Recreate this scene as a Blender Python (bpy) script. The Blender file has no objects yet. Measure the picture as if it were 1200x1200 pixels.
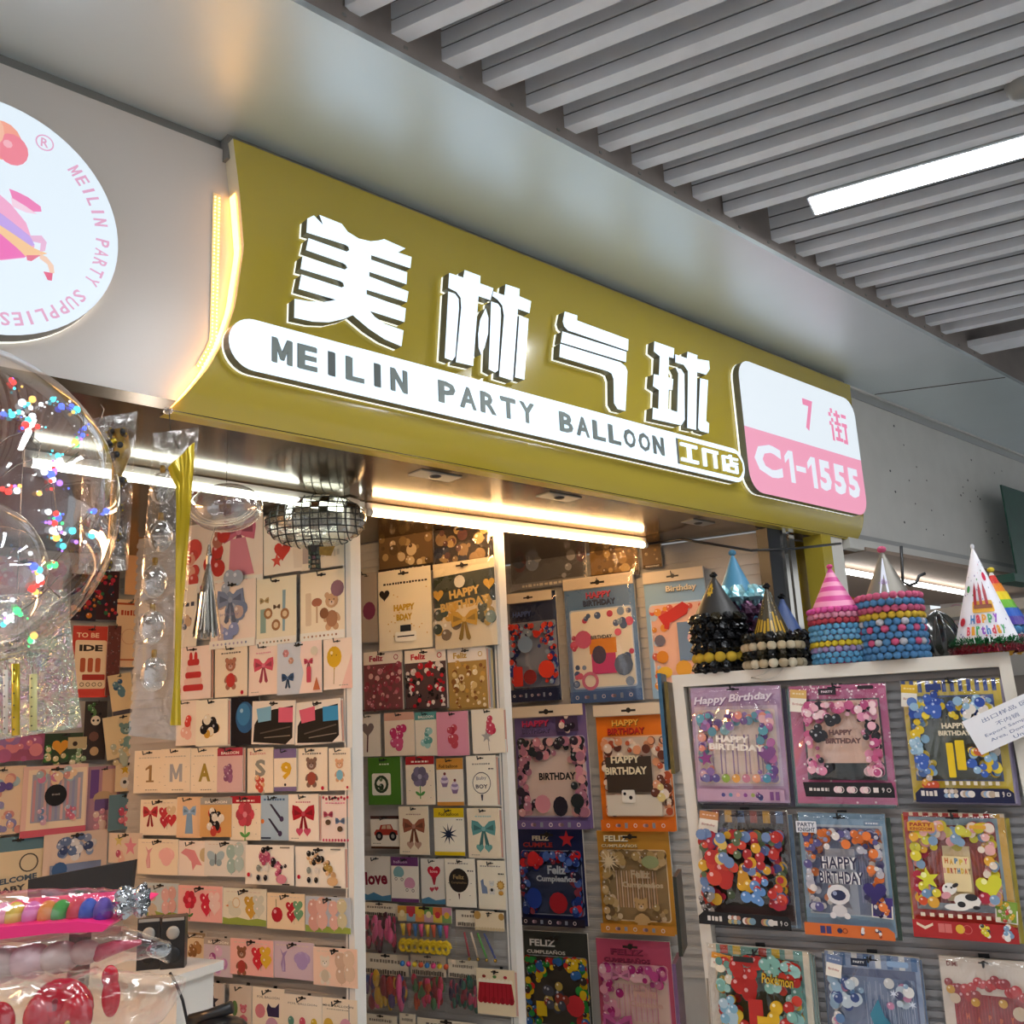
import bpy, bmesh, math, random
from math import sin, cos, pi, radians, degrees, sqrt, atan2, hypot
from mathutils import Vector, Matrix, noise
random.seed(7)
SC = bpy.context.scene
COL = SC.collection
# ------------------------------------------------------------------ camera
FPX = 1110.0
PITCH, ROLL = radians(12.764), radians(-2.84)
EYE = Vector((0, 0, 1.6))
FW = Vector((0, cos(PITCH), sin(PITCH)))
_u = Vector((0, -sin(PITCH), cos(PITCH)))
_x = Vector((1, 0, 0))
CX = _x * cos(ROLL) + _u * sin(ROLL)
CU = -_x * sin(ROLL) + _u * cos(ROLL)
cam = bpy.data.cameras.new('camera')
cam.sensor_width = 36
cam.lens = FPX / 1200 * 36
cam.clip_start = .02
co = bpy.data.objects.new('camera', cam)
COL.objects.link(co)
co.matrix_world = Matrix.Translation(EYE) @ Matrix((CX, CU, -FW)).transposed().to_4x4()
SC.camera = co
SC.view_settings.view_transform = 'Standard'
SC.view_settings.look = 'None'
SC.view_settings.gamma = 1
SC.view_settings.use_curve_mapping = False
SC.view_settings.exposure = 0
# ------------------------------------------------------------------ world: even light of the market hall
w = bpy.data.worlds.new('hall_light')
SC.world = w
w.use_nodes = True
w.node_tree.nodes['Background'].inputs[0].default_value = (.90, .95, 1, 1)
w.node_tree.nodes['Background'].inputs[1].default_value = 1.0
WARM = (1.0, .62, .30)
COOL = (.90, 1.0, .90)


def ray(px, py):
    return CX * ((px - 600) / FPX) - CU * ((py - 600) / FPX) + FW


def at_z(px, py, z):
    d = ray(px, py)
    return EYE + d * ((z - EYE.z) / d.z)


def at_d(px, py, dist):
    d = ray(px, py)
    return EYE + d * (dist / d.y)


class Plane:
    """a vertical plane: u runs to the right, n points out of it towards the viewer's side"""

    def __init__(s, O, az):
        s.O = Vector(O)
        s.az = radians(az)
        s.u = Vector((cos(s.az), sin(s.az), 0))
        s.n = Vector((sin(s.az), -cos(s.az), 0))

    def uv(s, px, py, off=0.0):
        d = ray(px, py)
        P = EYE + d * (((s.O + s.n * off) - EYE).dot(s.n) / d.dot(s.n))
        return (P - s.O).dot(s.u), P.z

    def P(s, u, z, off=0.0):
        v = s.O + s.u * u + s.n * off
        return Vector((v.x, v.y, z))


FAC = Plane(at_z(600, 552.5, 2.45), 42.75)
ZS = FAC.uv(600, 293)[1] + .03          # soffit height
ZSL = ZS + .06                          # underside of the ceiling slats
ZC = 2.455                              # shop ceiling
OFF_E = .545                            # soffit edge in front of the facade


# ------------------------------------------------------------------ materials
def lin(c):
    if isinstance(c, str):
        c = [int(c[i:i + 2], 16) / 255 for i in (0, 2, 4)]
    return tuple((x / 12.92 if x <= .04045 else ((x + .055) / 1.055) ** 2.4) for x in c[:3])


MATS = {}


def mat(name, col=(.8, .8, .8), rough=.5, metal=0, emit=None, es=0, attr=False, noise_=0, nscale=20, bump=0, bscale=60, coat=0, spec=.5):
    if name in MATS:
        return MATS[name]
    m = bpy.data.materials.new(name)
    MATS[name] = m
    m.use_nodes = True
    nt = m.node_tree
    b = nt.nodes['Principled BSDF']
    b.inputs['Roughness'].default_value = rough
    b.inputs['Metallic'].default_value = metal
    b.inputs['Coat Weight'].default_value = coat
    b.inputs['Coat Roughness'].default_value = .08
    b.inputs['Specular IOR Level'].default_value = spec
    L = lin(col)
    b.inputs['Base Color'].default_value = (*L, 1)
    src = None
    if attr:
        a = nt.nodes.new('ShaderNodeAttribute')
        a.attribute_name = 'Col'
        src = a.outputs['Color']
        nt.links.new(src, b.inputs['Base Color'])
    if noise_:
        tc = nt.nodes.new('ShaderNodeTexCoord')
        n = nt.nodes.new('ShaderNodeTexNoise')
        n.inputs['Scale'].default_value = nscale
        n.inputs['Detail'].default_value = 4
        nt.links.new(tc.outputs['Object'], n.inputs['Vector'])
        mr = nt.nodes.new('ShaderNodeMapRange')
        mr.inputs['From Min'].default_value = .3
        mr.inputs['From Max'].default_value = .7
        mr.inputs['To Min'].default_value = 1 - noise_
        mr.inputs['To Max'].default_value = 1 + noise_
        nt.links.new(n.outputs['Fac'], mr.inputs['Value'])
        mx = nt.nodes.new('ShaderNodeVectorMath')
        mx.operation = 'SCALE'
        if src:
            nt.links.new(src, mx.inputs[0])
        else:
            mx.inputs[0].default_value = L
        nt.links.new(mr.outputs['Result'], mx.inputs['Scale'])
        nt.links.new(mx.outputs[0], b.inputs['Base Color'])
    if bump:
        tc = nt.nodes.new('ShaderNodeTexCoord')
        n = nt.nodes.new('ShaderNodeTexNoise')
        n.inputs['Scale'].default_value = bscale
        nt.links.new(tc.outputs['Object'], n.inputs['Vector'])
        bp = nt.nodes.new('ShaderNodeBump')
        bp.inputs['Strength'].default_value = bump
        bp.inputs['Distance'].default_value = .005
        nt.links.new(n.outputs['Fac'], bp.inputs['Height'])
        nt.links.new(bp.outputs[0], b.inputs['Normal'])
    if emit is not None:
        b.inputs['Emission Color'].default_value = (*emit, 1)
        b.inputs['Emission Strength'].default_value = es
    return m


def backlit(name, strength):
    """printed translucent face with lamps behind it"""
    m = bpy.data.materials.new(name)
    m.use_nodes = True
    nt = m.node_tree
    b = nt.nodes['Principled BSDF']
    a = nt.nodes.new('ShaderNodeAttribute')
    a.attribute_name = 'Col'
    nt.links.new(a.outputs['Color'], b.inputs['Emission Color'])
    b.inputs['Base Color'].default_value = (.1, .1, .1, 1)
    b.inputs['Emission Strength'].default_value = strength
    b.inputs['Roughness'].default_value = .4
    return m


def clear_plastic(name, tint=(1, 1, 1), gloss=.12, rough=.08, bump=.4, bscale=25, irid=False, dist=.01):
    m = bpy.data.materials.new(name)
    m.use_nodes = True
    nt = m.node_tree
    for n in list(nt.nodes):
        nt.nodes.remove(n)
    out = nt.nodes.new('ShaderNodeOutputMaterial')
    tr = nt.nodes.new('ShaderNodeBsdfTransparent')
    tr.inputs[0].default_value = (*tint, 1)
    gl = nt.nodes.new('ShaderNodeBsdfGlossy')
    gl.inputs['Roughness'].default_value = rough
    gl.inputs['Color'].default_value = (1, 1, 1, 1)
    lw = nt.nodes.new('ShaderNodeLayerWeight')
    lw.inputs[0].default_value = .35
    mr = nt.nodes.new('ShaderNodeMapRange')
    mr.inputs['To Min'].default_value = gloss
    mr.inputs['To Max'].default_value = min(1, gloss * 3 + .35)
    nt.links.new(lw.outputs['Facing'], mr.inputs['Value'])
    mx = nt.nodes.new('ShaderNodeMixShader')
    nt.links.new(mr.outputs['Result'], mx.inputs[0])
    nt.links.new(tr.outputs[0], mx.inputs[1])
    nt.links.new(gl.outputs[0], mx.inputs[2])
    nt.links.new(mx.outputs[0], out.inputs[0])
    if bump:
        tc = nt.nodes.new('ShaderNodeTexCoord')
        n = nt.nodes.new('ShaderNodeTexNoise')
        n.inputs['Scale'].default_value = bscale
        n.inputs['Distortion'].default_value = 1.2
        nt.links.new(tc.outputs['Object'], n.inputs['Vector'])
        bp = nt.nodes.new('ShaderNodeBump')
        bp.inputs['Strength'].default_value = bump
        bp.inputs['Distance'].default_value = dist
        nt.links.new(n.outputs['Fac'], bp.inputs['Height'])
        nt.links.new(bp.outputs[0], gl.inputs['Normal'])
        nt.links.new(bp.outputs[0], lw.inputs['Normal'])
        if irid:
            cr = nt.nodes.new('ShaderNodeValToRGB')
            e = cr.color_ramp.elements
            e[0].position = .35
            e[0].color = (.7, .9, 1, 1)
            e[1].position = .65
            e[1].color = (1, .7, .95, 1)
            x = e.new(.5)
            x.color = (.8, 1, .75, 1)
            nt.links.new(n.outputs['Fac'], cr.inputs[0])
            nt.links.new(cr.outputs[0], gl.inputs['Color'])
    return m


M_CARD = mat('printed_card', rough=.5, attr=True, spec=.15)
M_KIT = mat('glossy_print', rough=.28, attr=True, spec=.3)
M_BACK = backlit('backlit_face', .92)
M_SLEEVE = clear_plastic('clear_sleeve', gloss=.07, rough=.07, bump=.3, bscale=11)
M_BAG = clear_plastic('clear_bag', tint=(.97, .97, .96), gloss=.07, rough=.16, bump=.5, bscale=16)
M_BAG2 = clear_plastic('iridescent_bag', tint=(.93, .93, .95), gloss=.24, rough=.22, bump=1, bscale=45, irid=True, dist=.02)
M_BUBBLE = clear_plastic('bubble_balloon_film', tint=(.96, .96, .98), gloss=.05, rough=.03, bump=.15, bscale=6)


# ------------------------------------------------------------------ object helpers
def tag(o, label=None, cat=None, group=None, kind=None):
    if label:
        o['label'] = label
    if cat:
        o['category'] = cat
    if group:
        o['group'] = group
    if kind:
        o['kind'] = kind
    return o


def empty(name, loc, rz=0.0, label=None, cat=None, group=None):
    o = bpy.data.objects.new(name, None)
    o.empty_display_size = .05
    COL.objects.link(o)
    o.location = loc
    o.rotation_euler = (0, 0, rz)
    return tag(o, label, cat, group)


def link(name, me, parent=None, loc=None, rot=None, scale=None):
    o = bpy.data.objects.new(name, me)
    COL.objects.link(o)
    if parent:
        o.parent = parent
    if loc is not None:
        o.location = loc
    if rot is not None:
        o.rotation_euler = rot
    if scale is not None:
        o.scale = scale
    return o


class MB:
    """collects verts and faces of one mesh object"""

    def __init__(s):
        s.v = []
        s.f = []
        s.m = []
        s.mats = []
        s.smooth = False

    def mi(s, m):
        if m not in s.mats:
            s.mats.append(m)
        return s.mats.index(m)

    def add(s, vs, fs, m):
        k = len(s.v)
        i = s.mi(m)
        s.v += [tuple(v) for v in vs]
        for f in fs:
            s.f.append([k + a for a in f])
            s.m.append(i)

    def box(s, a, b, m, M=None):
        x0, y0, z0 = a
        x1, y1, z1 = b
        vs = [Vector(p) for p in ((x0, y0, z0), (x1, y0, z0), (x1, y1, z0), (x0, y1, z0), (x0, y0, z1), (x1, y0, z1), (x1, y1, z1), (x0, y1, z1))]
        if M:
            vs = [M @ v for v in vs]
        s.add(vs, [(0, 3, 2, 1), (4, 5, 6, 7), (0, 1, 5, 4), (1, 2, 6, 5), (2, 3, 7, 6), (3, 0, 4, 7)], m)

    def tube(s, pts, r, m, n=8, rads=None):
        pts = [Vector(p) for p in pts]
        rings = []
        prev = None
        for i, p in enumerate(pts):
            d = (pts[min(i + 1, len(pts) - 1)] - pts[max(i - 1, 0)]).normalized()
            a = Vector((0, 0, 1)) if abs(d.z) < .9 else Vector((1, 0, 0))
            if prev is not None:
                a = prev
            e1 = (a - d * a.dot(d)).normalized()
            prev = e1
            e2 = d.cross(e1)
            rr = rads[i] if rads else r
            rings.append([p + (e1 * cos(2 * pi * k / n) + e2 * sin(2 * pi * k / n)) * rr for k in range(n)])
        vs = [v for R in rings for v in R]
        fs = []
        for i in range(len(pts) - 1):
            for k in range(n):
                fs.append((i * n + k, i * n + (k + 1) % n, (i + 1) * n + (k + 1) % n, (i + 1) * n + k))
        fs.append(tuple(range(n))[::-1])
        fs.append(tuple((len(pts) - 1) * n + k for k in range(n)))
        s.add(vs, fs, m)

    def ball(s, c, r, m, seg=12, ring=8, sc=(1, 1, 1)):
        vs = [Vector((0, 0, 1))]
        for i in range(1, ring):
            t = pi * i / ring
            for k in range(seg):
                a = 2 * pi * k / seg
                vs.append(Vector((sin(t) * cos(a), sin(t) * sin(a), cos(t))))
        vs.append(Vector((0, 0, -1)))
        fs = [(0, 1 + k, 1 + (k + 1) % seg) for k in range(seg)]
        for i in range(ring - 2):
            for k in range(seg):
                a = 1 + i * seg
                fs.append((a + k, a + seg + k, a + seg + (k + 1) % seg, a + (k + 1) % seg))
        a = 1 + (ring - 2) * seg
        fs += [(a + k, len(vs) - 1, a + (k + 1) % seg) for k in range(seg)]
        s.add([Vector(c) + Vector((v.x * sc[0], v.y * sc[1], v.z * sc[2])) * r for v in vs], fs, m)

    def lathe(s, prof, m, n=24, a0=0.0, a1=2 * pi):
        full = abs(a1 - a0 - 2 * pi) < 1e-6
        cnt = n if full else n + 1
        vs = []
        for (r, z) in prof:
            for k in range(cnt):
                a = a0 + (a1 - a0) * k / n
                vs.append((r * cos(a), r * sin(a), z))
        fs = []
        for i in range(len(prof) - 1):
            for k in range(n):
                k2 = (k + 1) % cnt
                fs.append((i * cnt + k, i * cnt + k2, (i + 1) * cnt + k2, (i + 1) * cnt + k))
        s.add(vs, fs, m)

    def grid(s, fn, nu, nv, m):
        vs = [fn(i / nu, j / nv) for j in range(nv + 1) for i in range(nu + 1)]
        fs = [(j * (nu + 1) + i, j * (nu + 1) + i + 1, (j + 1) * (nu + 1) + i + 1, (j + 1) * (nu + 1) + i) for j in range(nv) for i in range(nu)]
        s.add(vs, fs, m)

    def mesh(s, name, smooth=None):
        me = bpy.data.meshes.new(name)
        me.from_pydata(s.v, [], s.f)
        for m in s.mats:
            me.materials.append(m)
        me.polygons.foreach_set('material_index', s.m)
        if smooth if smooth is not None else s.smooth:
            me.polygons.foreach_set('use_smooth', [True] * len(s.f))
        me.update()
        return me

    def build(s, name, parent=None, smooth=None, **k):
        return link(name, s.mesh(name, smooth), parent, **k)


def fix_normals(o):
    bm = bmesh.new()
    bm.from_mesh(o.data)
    bmesh.ops.recalc_face_normals(bm, faces=bm.faces)
    bm.to_mesh(o.data)
    bm.free()
    return o


def basis(pl, u, z, off):
    """matrix: local x = along the plane, local -y = out of it, local z = up"""
    return Matrix.Translation(pl.P(u, z, off)) @ Matrix.Rotation(pl.az, 4, 'Z')


# ------------------------------------------------------------------ lettering
_TX = {}
# letters the built-in face renders too thin or folds up when made bold
OWN = {'M': [(0, 0), (.24, 0), (.24, .58), (.42, .14), (.58, .14), (.76, .58), (.76, 0), (1, 0), (1, 1), (.76, 1), (.5, .46), (.24, 1), (0, 1)],
       'N': [(0, 0), (.26, 0), (.26, .60), (.74, 0), (1, 0), (1, 1), (.74, 1), (.74, .40), (.26, 1), (0, 1)],
       '1': [(.10, 0), (1, 0), (1, .10), (.74, .10), (.74, 1), (.48, 1), (0, .80), (0, .68), (.42, .80), (.42, .10), (.10, .10)],
       '|': [(.5, 0), (1, 0), (1, 1), (.5, 1), (0, .78), (0, .56), (.5, .76)]}


def glyphs(s, bold=.0):
    key = (s, bold)
    if key in _TX:
        return _TX[key]
    if s in OWN:
        _TX[key] = (OWN[s], [tuple(range(len(OWN[s])))], .8)
        return _TX[key]
    c = bpy.data.curves.new('t', 'FONT')
    c.body = s
    c.resolution_u = 2
    c.offset = bold
    c.fill_mode = 'FRONT'
    o = bpy.data.objects.new('t', c)
    COL.objects.link(o)
    dg = bpy.context.evaluated_depsgraph_get()
    dg.update()
    e = o.evaluated_get(dg)
    me = e.to_mesh()
    vs = [(v.co.x, v.co.y) for v in me.vertices]
    fs = [tuple(p.vertices) for p in me.polygons]
    e.to_mesh_clear()
    bpy.data.objects.remove(o)
    bpy.data.curves.remove(c)
    if not vs:
        vs = [(0, 0), (1, 0), (1, 1), (0, 1)]
        fs = []
    x0 = min(v[0] for v in vs)
    x1 = max(v[0] for v in vs)
    y0 = min(v[1] for v in vs)
    y1 = max(v[1] for v in vs)
    vs = [((v[0] - x0) / max(x1 - x0, 1e-6), (v[1] - y0) / max(y1 - y0, 1e-6)) for v in vs]
    _TX[key] = (vs, fs, (x1 - x0) / max(y1 - y0, 1e-6))
    return _TX[key]


# ------------------------------------------------------------------ flat print: shapes laid over each other on a sheet
class Art:
    EPS = .00012

    def __init__(s, w, h):
        s.w, s.h = w, h
        s.v = []
        s.f = []
        s.c = []
        s.k = 0

    def P(s, x, y):
        return ((x - .5) * s.w, -y * s.h)

    def raw(s, pts, faces, col, rev=False):
        s.k += 1
        k = len(s.v)
        L = s.k * s.EPS
        s.v += [(p[0], -L, p[1]) for p in pts]
        c = lin(col)
        for f in faces:
            s.f.append([k + a for a in f])
            s.c.append(c)

    def poly(s, pts, col):
        s.raw([s.P(*p) for p in pts], [tuple(range(len(pts)))], col)

    def rect(s, x0, y0, x1, y1, col):
        s.poly([(x0, y1), (x1, y1), (x1, y0), (x0, y0)], col)

    def rrect(s, x0, y0, x1, y1, r, col, n=4):
        pts = []
        ax, az = s.P(x0, y0)
        bx, bz = s.P(x1, y1)
        r = r * s.w
        for cx, cz, a0 in ((bx - r, az - r, 0), (ax + r, az - r, 90), (ax + r, bz + r, 180), (bx - r, bz + r, 270)):
            for i in range(n + 1):
                a = radians(a0 + 90 * i / n)
                pts.append((cx + r * cos(a), cz + r * sin(a)))
        s.raw(pts, [tuple(range(len(pts)))], col)

    def loc(s, x, y, pts, r, col, rot=0.0, faces=None):
        cx, cz = s.P(x, y)
        r *= s.w
        a = radians(rot)
        s.raw([(cx + (p[0] * cos(a) - p[1] * sin(a)) * r, cz + (p[0] * sin(a) + p[1] * cos(a)) * r) for p in pts], faces or [tuple(range(len(pts)))], col)

    def ell(s, x, y, r, col, ry=None, rot=0, n=12):
        q = (ry / r) if ry else 1
        s.loc(x, y, [(cos(2 * pi * i / n), q * sin(2 * pi * i / n)) for i in range(n)], r, col, rot)

    def ring(s, x, y, r, t, col, n=20):
        pts = [(cos(2 * pi * i / n) * q, sin(2 * pi * i / n) * q) for q in (1, 1 - t) for i in range(n)]
        s.loc(x, y, pts, r, col, 0, [(i, (i + 1) % n, n + (i + 1) % n, n + i) for i in range(n)])

    def ball(s, x, y, r, col, hl=True):
        s.ell(x, y, r, col, n=12 if r > .03 else 8)
        if hl and r > .012:
            c = lin(col)
            s.ell(x - r * .35, y - r * .4 * s.w / s.h, r * .28, mixc(col, 'ffffff', .6), n=6)

    def balloon(s, x, y, r, col):
        s.loc(x, y, [(-.13, -1.32), (.13, -1.32), (0, -1)], r, col)
        s.ell(x, y, r, col, ry=r * 1.15, n=14)
        s.ell(x - r * .35, y - r * .45 * s.w / s.h, r * .2, mixc(col, 'ffffff', .6), n=6)

    def string(s, x0, y0, x1, y1, col='777777', t=.006):
        a = s.P(x0, y0)
        b = s.P(x1, y1)
        d = Vector((b[0] - a[0], b[1] - a[1]))
        if d.length < 1e-6:
            return
        n = Vector((-d.y, d.x)).normalized() * t * s.w
        s.raw([(a[0] + n.x, a[1] + n.y), (a[0] - n.x, a[1] - n.y), (b[0] - n.x, b[1] - n.y), (b[0] + n.x, b[1] + n.y)], [(0, 1, 2, 3)], col)

    def heart(s, x, y, r, col, rot=0):
        pts = []
        for i in range(20):
            t = 2 * pi * i / 20
            pts.append((sin(t) ** 3, (13 * cos(t) - 5 * cos(2 * t) - 2 * cos(3 * t) - cos(4 * t)) / 16))
        s.loc(x, y, pts, r, col, rot)

    def star(s, x, y, r, col, n=5, q=.42, rot=0):
        s.loc(x, y, [((1 if i % 2 == 0 else q) * sin(pi * i / n), (1 if i % 2 == 0 else q) * cos(pi * i / n)) for i in range(2 * n)], r, col, rot)

    def bow(s, x, y, r, col, tails=True, dark=None):
        dark = dark or mixc(col, '000000', .25)
        if tails:
            s.loc(x, y, [(-.1, 0), (-.45, -1.2), (-.3, -1.35), (-.12, -1.2), (.02, -.1)], r, dark)
            s.loc(x, y, [(.1, 0), (.45, -1.2), (.3, -1.35), (.12, -1.2), (-.02, -.1)], r, dark)
        for q in (-1, 1):
            s.loc(x, y, [(0, .08), (q * .45, .5), (q * .95, .6), (q * 1.0, .1), (q * .9, -.45), (q * .4, -.3), (0, -.1)], r, col)
            s.loc(x, y, [(q * .15, 0), (q * .8, .3), (q * .82, -.12)], r, dark)
        s.ell(x, y, r * .17, mixc(col, 'ffffff', .2), n=8)

    def flower(s, x, y, r, col, stem='4a7a3a', petals=6):
        if stem:
            s.loc(x, y, [(-.06, -.6), (.06, -.6), (.06, -2.1), (-.06, -2.1)], r, stem)
            s.ell(x + r * .28, y + r * 1.6 * s.w / s.h, r * .32, stem, ry=r * .14, rot=35)
            s.ell(x - r * .28, y + r * 1.6 * s.w / s.h, r * .32, stem, ry=r * .14, rot=-35)
        for i in range(petals):
            a = 2 * pi * i / petals
            s.ell(x + cos(a) * r * .55, y + sin(a) * r * .55 * s.w / s.h, r * .48, mixc(col, '000000', .12 * (i % 2)), n=9)
        s.ell(x, y, r * .25, mixc(col, 'ffffff', .35), n=8)

    def bear(s, x, y, r, col, shirt=None):
        k = s.w / s.h
        lt = mixc(col, 'ffffff', .35)
        s.ell(x - r * .42, y + 1.05 * r * k, r * .2, col, ry=r * .34, rot=-35)
        s.ell(x + r * .42, y + 1.05 * r * k, r * .2, col, ry=r * .34, rot=35)
        s.ell(x - r * .3, y + 1.65 * r * k, r * .24, col)
        s.ell(x + r * .3, y + 1.65 * r * k, r * .24, col)
        s.ell(x, y + 1.15 * r * k, r * .46, shirt or col, ry=r * .55)
        s.ell(x - r * .38, y - .38 * r * k, r * .2, col)
        s.ell(x + r * .38, y - .38 * r * k, r * .2, col)
        s.ell(x, y, r * .52, col, ry=r * .47)
        s.ell(x, y + .14 * r * k, r * .22, lt, ry=r * .16)
        for q in (-1, 1):
            s.ell(x + q * r * .18, y - .08 * r * k, r * .05, '221511', n=6)
        s.ell(x, y + .08 * r * k, r * .06, '221511', n=6)

    def cluster(s, x, y, r, cols, n=9, rb=.3, seed=1, sq=1.3):
        rn = random.Random(seed)
        for i in range(n):
            a = rn.random() * 2 * pi
            q = sqrt(rn.random()) * r * .7
            s.ball(x + cos(a) * q, y + sin(a) * q * sq * s.w / s.h, r * rb * rn.uniform(.8, 1.2), rn.choice(cols))

    def text(s, t, x, y, wf, hf, col, bold=.02, rot=0, sh=0.0):
        """centred at x, y; bbox is wf of the width and hf of the height"""
        vs, fs, asp = glyphs(t, bold)
        W, H = wf * s.w, hf * s.h
        cx, cz = s.P(x, y)
        a = radians(rot)
        pts = []
        for (p, q) in vs:
            X = (p - .5) * W + (q - .5) * H * sh
            Z = (q - .5) * H
            pts.append((cx + X * cos(a) - Z * sin(a), cz + X * sin(a) + Z * cos(a)))
        s.raw(pts, fs, col)

    def scribble(s, x0, x1, y, h, col, n=8, seed=0):
        rn = random.Random(seed)
        x = x0
        while x < x1:
            d = (x1 - x0) / n * rn.uniform(.5, 1)
            s.rect(x, y - h * rn.uniform(.3, .5), min(x1, x + d * .7), y + h * rn.uniform(.3, .5), col)
            x += d

    def mesh(s, name, mats, thick=.0, base='f4efe6', side='d8cfc0', fn=None, extra=0):
        """sheet (a thin slab) with its print"""
        v, f, c = list(s.v), list(s.f), list(s.c)
        if thick:
            k = len(v)
            w2, h = s.w / 2, s.h
            v += [(-w2, 0, -h), (w2, 0, -h), (w2, 0, 0), (-w2, 0, 0), (-w2, thick, -h), (w2, thick, -h), (w2, thick, 0), (-w2, thick, 0)]
            for q, cc in (((0, 1, 2, 3), base), ((5, 4, 7, 6), side), ((1, 5, 6, 2), side), ((4, 0, 3, 7), side), ((3, 2, 6, 7), side), ((4, 5, 1, 0), side)):
                f.append([k + a for a in q])
                c.append(lin(cc))
        if fn:
            v = [fn(*p) for p in v]
        me = bpy.data.meshes.new(name)
        me.from_pydata(v, [], f)
        me.materials.append(mats)
        ca = me.color_attributes.new('Col', 'FLOAT_COLOR', 'CORNER')
        buf = []
        for poly, cc in zip(me.polygons, c):
            buf += [cc[0], cc[1], cc[2], 1.0] * poly.loop_total
        ca.data.foreach_set('color', buf)
        me.update()
        return me


def mixc(a, b, t):
    A = [int(a[i:i + 2], 16) for i in (0, 2, 4)]
    B = [int(b[i:i + 2], 16) for i in (0, 2, 4)]
    return ''.join('%02x' % int(round(p + (q - p) * t)) for p, q in zip(A, B))


# ================================================================== THE SETTING
M_SOFFIT = mat('white_satin_soffit', 'd9e2e4', .38, metal=.5, noise_=.02, nscale=3)
M_BEIGE = mat('beige_bulkhead', '948a84', .6, noise_=.08, nscale=8)
M_SLAT = mat('grey_painted_aluminium_slat', 'dcdee2', .45, noise_=.05, nscale=12)
M_SLATD = mat('slat_groove', '5c5d60', .6)
M_VOID = mat('dark_void_above_slats', '1c2028', .9)
M_TRIM = mat('grey_metal_trim', '84827e', .5)
M_FLOOR = mat('pale_hall_floor', 'd2d6d8', .4, noise_=.05, nscale=2)
M_CEIL = mat('glossy_brown_ceiling', '54432f', .14, metal=.42, noise_=.12, nscale=2.5)
M_WHITE = mat('white_melamine', 'e2ddd4', .4)
M_GREYW = mat('grey_white_slatwall', 'b6b1ab', .45)
M_BLACK = mat('black_paint', '16171b', .4)
M_BOARD = mat('satin_white_board', 'd3cbc4', .30)
M_PANEL = mat('white_fascia_board', 'cfccc6', .6, noise_=.04, nscale=6)


def struct(name, mb, parent=None, **k):
    o = mb.build(name, parent, **k)
    if not parent:
        o['kind'] = 'structure'
    return o


def plane_box(mb, pl, u0, u1, z0, z1, o0, o1, m):
    """box on a wall plane between offsets o0 (back) and o1 (front)"""
    mb.box((u0, -o1, z0), (u1, -o0, z1), m, Matrix.Translation((pl.O.x, pl.O.y, 0)) @ Matrix.Rotation(pl.az, 4, 'Z'))


b = MB()
b.box((-14, -12, -.05), (16, 16, 0), M_FLOOR)
struct('floor', b)
b = MB()
plane_box(b, FAC, -9, 9, 0, ZSL + .42, 4.7, 4.8, mat('opposite_shops', 'b4b2b0', .7, noise_=.3, nscale=3))
struct('wall_front', b)

# slatted ceiling: dark void above, one slat after the other beneath it
b = MB()
b.box((-8, -6, ZSL + .42), (12, 14, ZSL + .47), M_VOID)
ceiling = struct('ceiling', b)
SAZ = radians(-27.3)
SD = Vector((cos(SAZ), sin(SAZ), 0))
sl = MB()
SW, SH, SLEN = .050, .135, 5.2
# a slat: flat underside, side walls with a step, a dark groove line half way up
for (y0, y1, z0, z1, m) in ((0, SW, 0, .038, M_SLAT), (.005, SW - .005, .038, .046, M_SLATD), (0, SW, .046, .092, M_SLAT), (.005, SW - .005, .092, .100, M_SLATD), (0, SW, .100, .15, M_SLAT)):
    sl.box((0, y0, z0), (SLEN, y1, z1), m)
slat_me = sl.mesh('slat')
ends = [(404, 7), (455, 41), (514, 73), (561.7, 99), (613, 126.7), (655, 151.7), (701.7, 171), (731, 195.7), (766.7, 216.7), (811.7, 230), (848, 249), (896.7, 283), (933, 296.7), (956.7, 308), (976, 324), (1002.7, 334), (1016.7, 350.7), (1038, 359), (1056, 370.7), (1074, 381.7), (1098, 390)]
fr0 = None
tipu = [(at_z(x, y, ZSL) - FAC.O).dot(FAC.u) for x, y in ends]
tipo = [(at_z(x, y, ZSL) - FAC.O).dot(FAC.n) for x, y in ends]
pre = [tipu[0] - .16 * k for k in range(1, 8)]
for i, uu in enumerate(list(tipu) + pre):
    P = FAC.P(uu, ZSL, (tipo[i] if i < len(tipo) else .53))
    link('slat', slat_me, ceiling, loc=P, rot=(0, 0, SAZ))
# cross carriers over the slats
b = MB()
for k in range(4):
    P = FAC.P(-2.5, ZSL + .16, 1.2 + k * 1.1)
    Q = FAC.P(3.6, ZSL + .16, 1.2 + k * 1.1)
    b.tube([P, Q], .018, M_SLATD, 4)
b.build('carrier_rail', ceiling)
# small hooks clipping the slats to the carrier
hk = MB()
hk.box((-.008, -.01, 0), (.008, .01, .05), M_SLATD)
hk_me = hk.mesh('clip')
for i, uu in enumerate(tipu[2:11]):
    P = FAC.P(uu + .52, ZSL + .11, 1.2)
    link('clip', hk_me, ceiling, loc=P, rot=(0, 0, SAZ))

# the last wide edge profile of the slat field
b = MB()
P0 = FAC.P((at_z(1117, 410, ZSL) - FAC.O).dot(FAC.u), ZSL, .50)
b.box((0, 0, -.004), (3.5, .16, .03), M_SLAT)
o = b.build('slat', ceiling, loc=P0, rot=(0, 0, SAZ))

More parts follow.
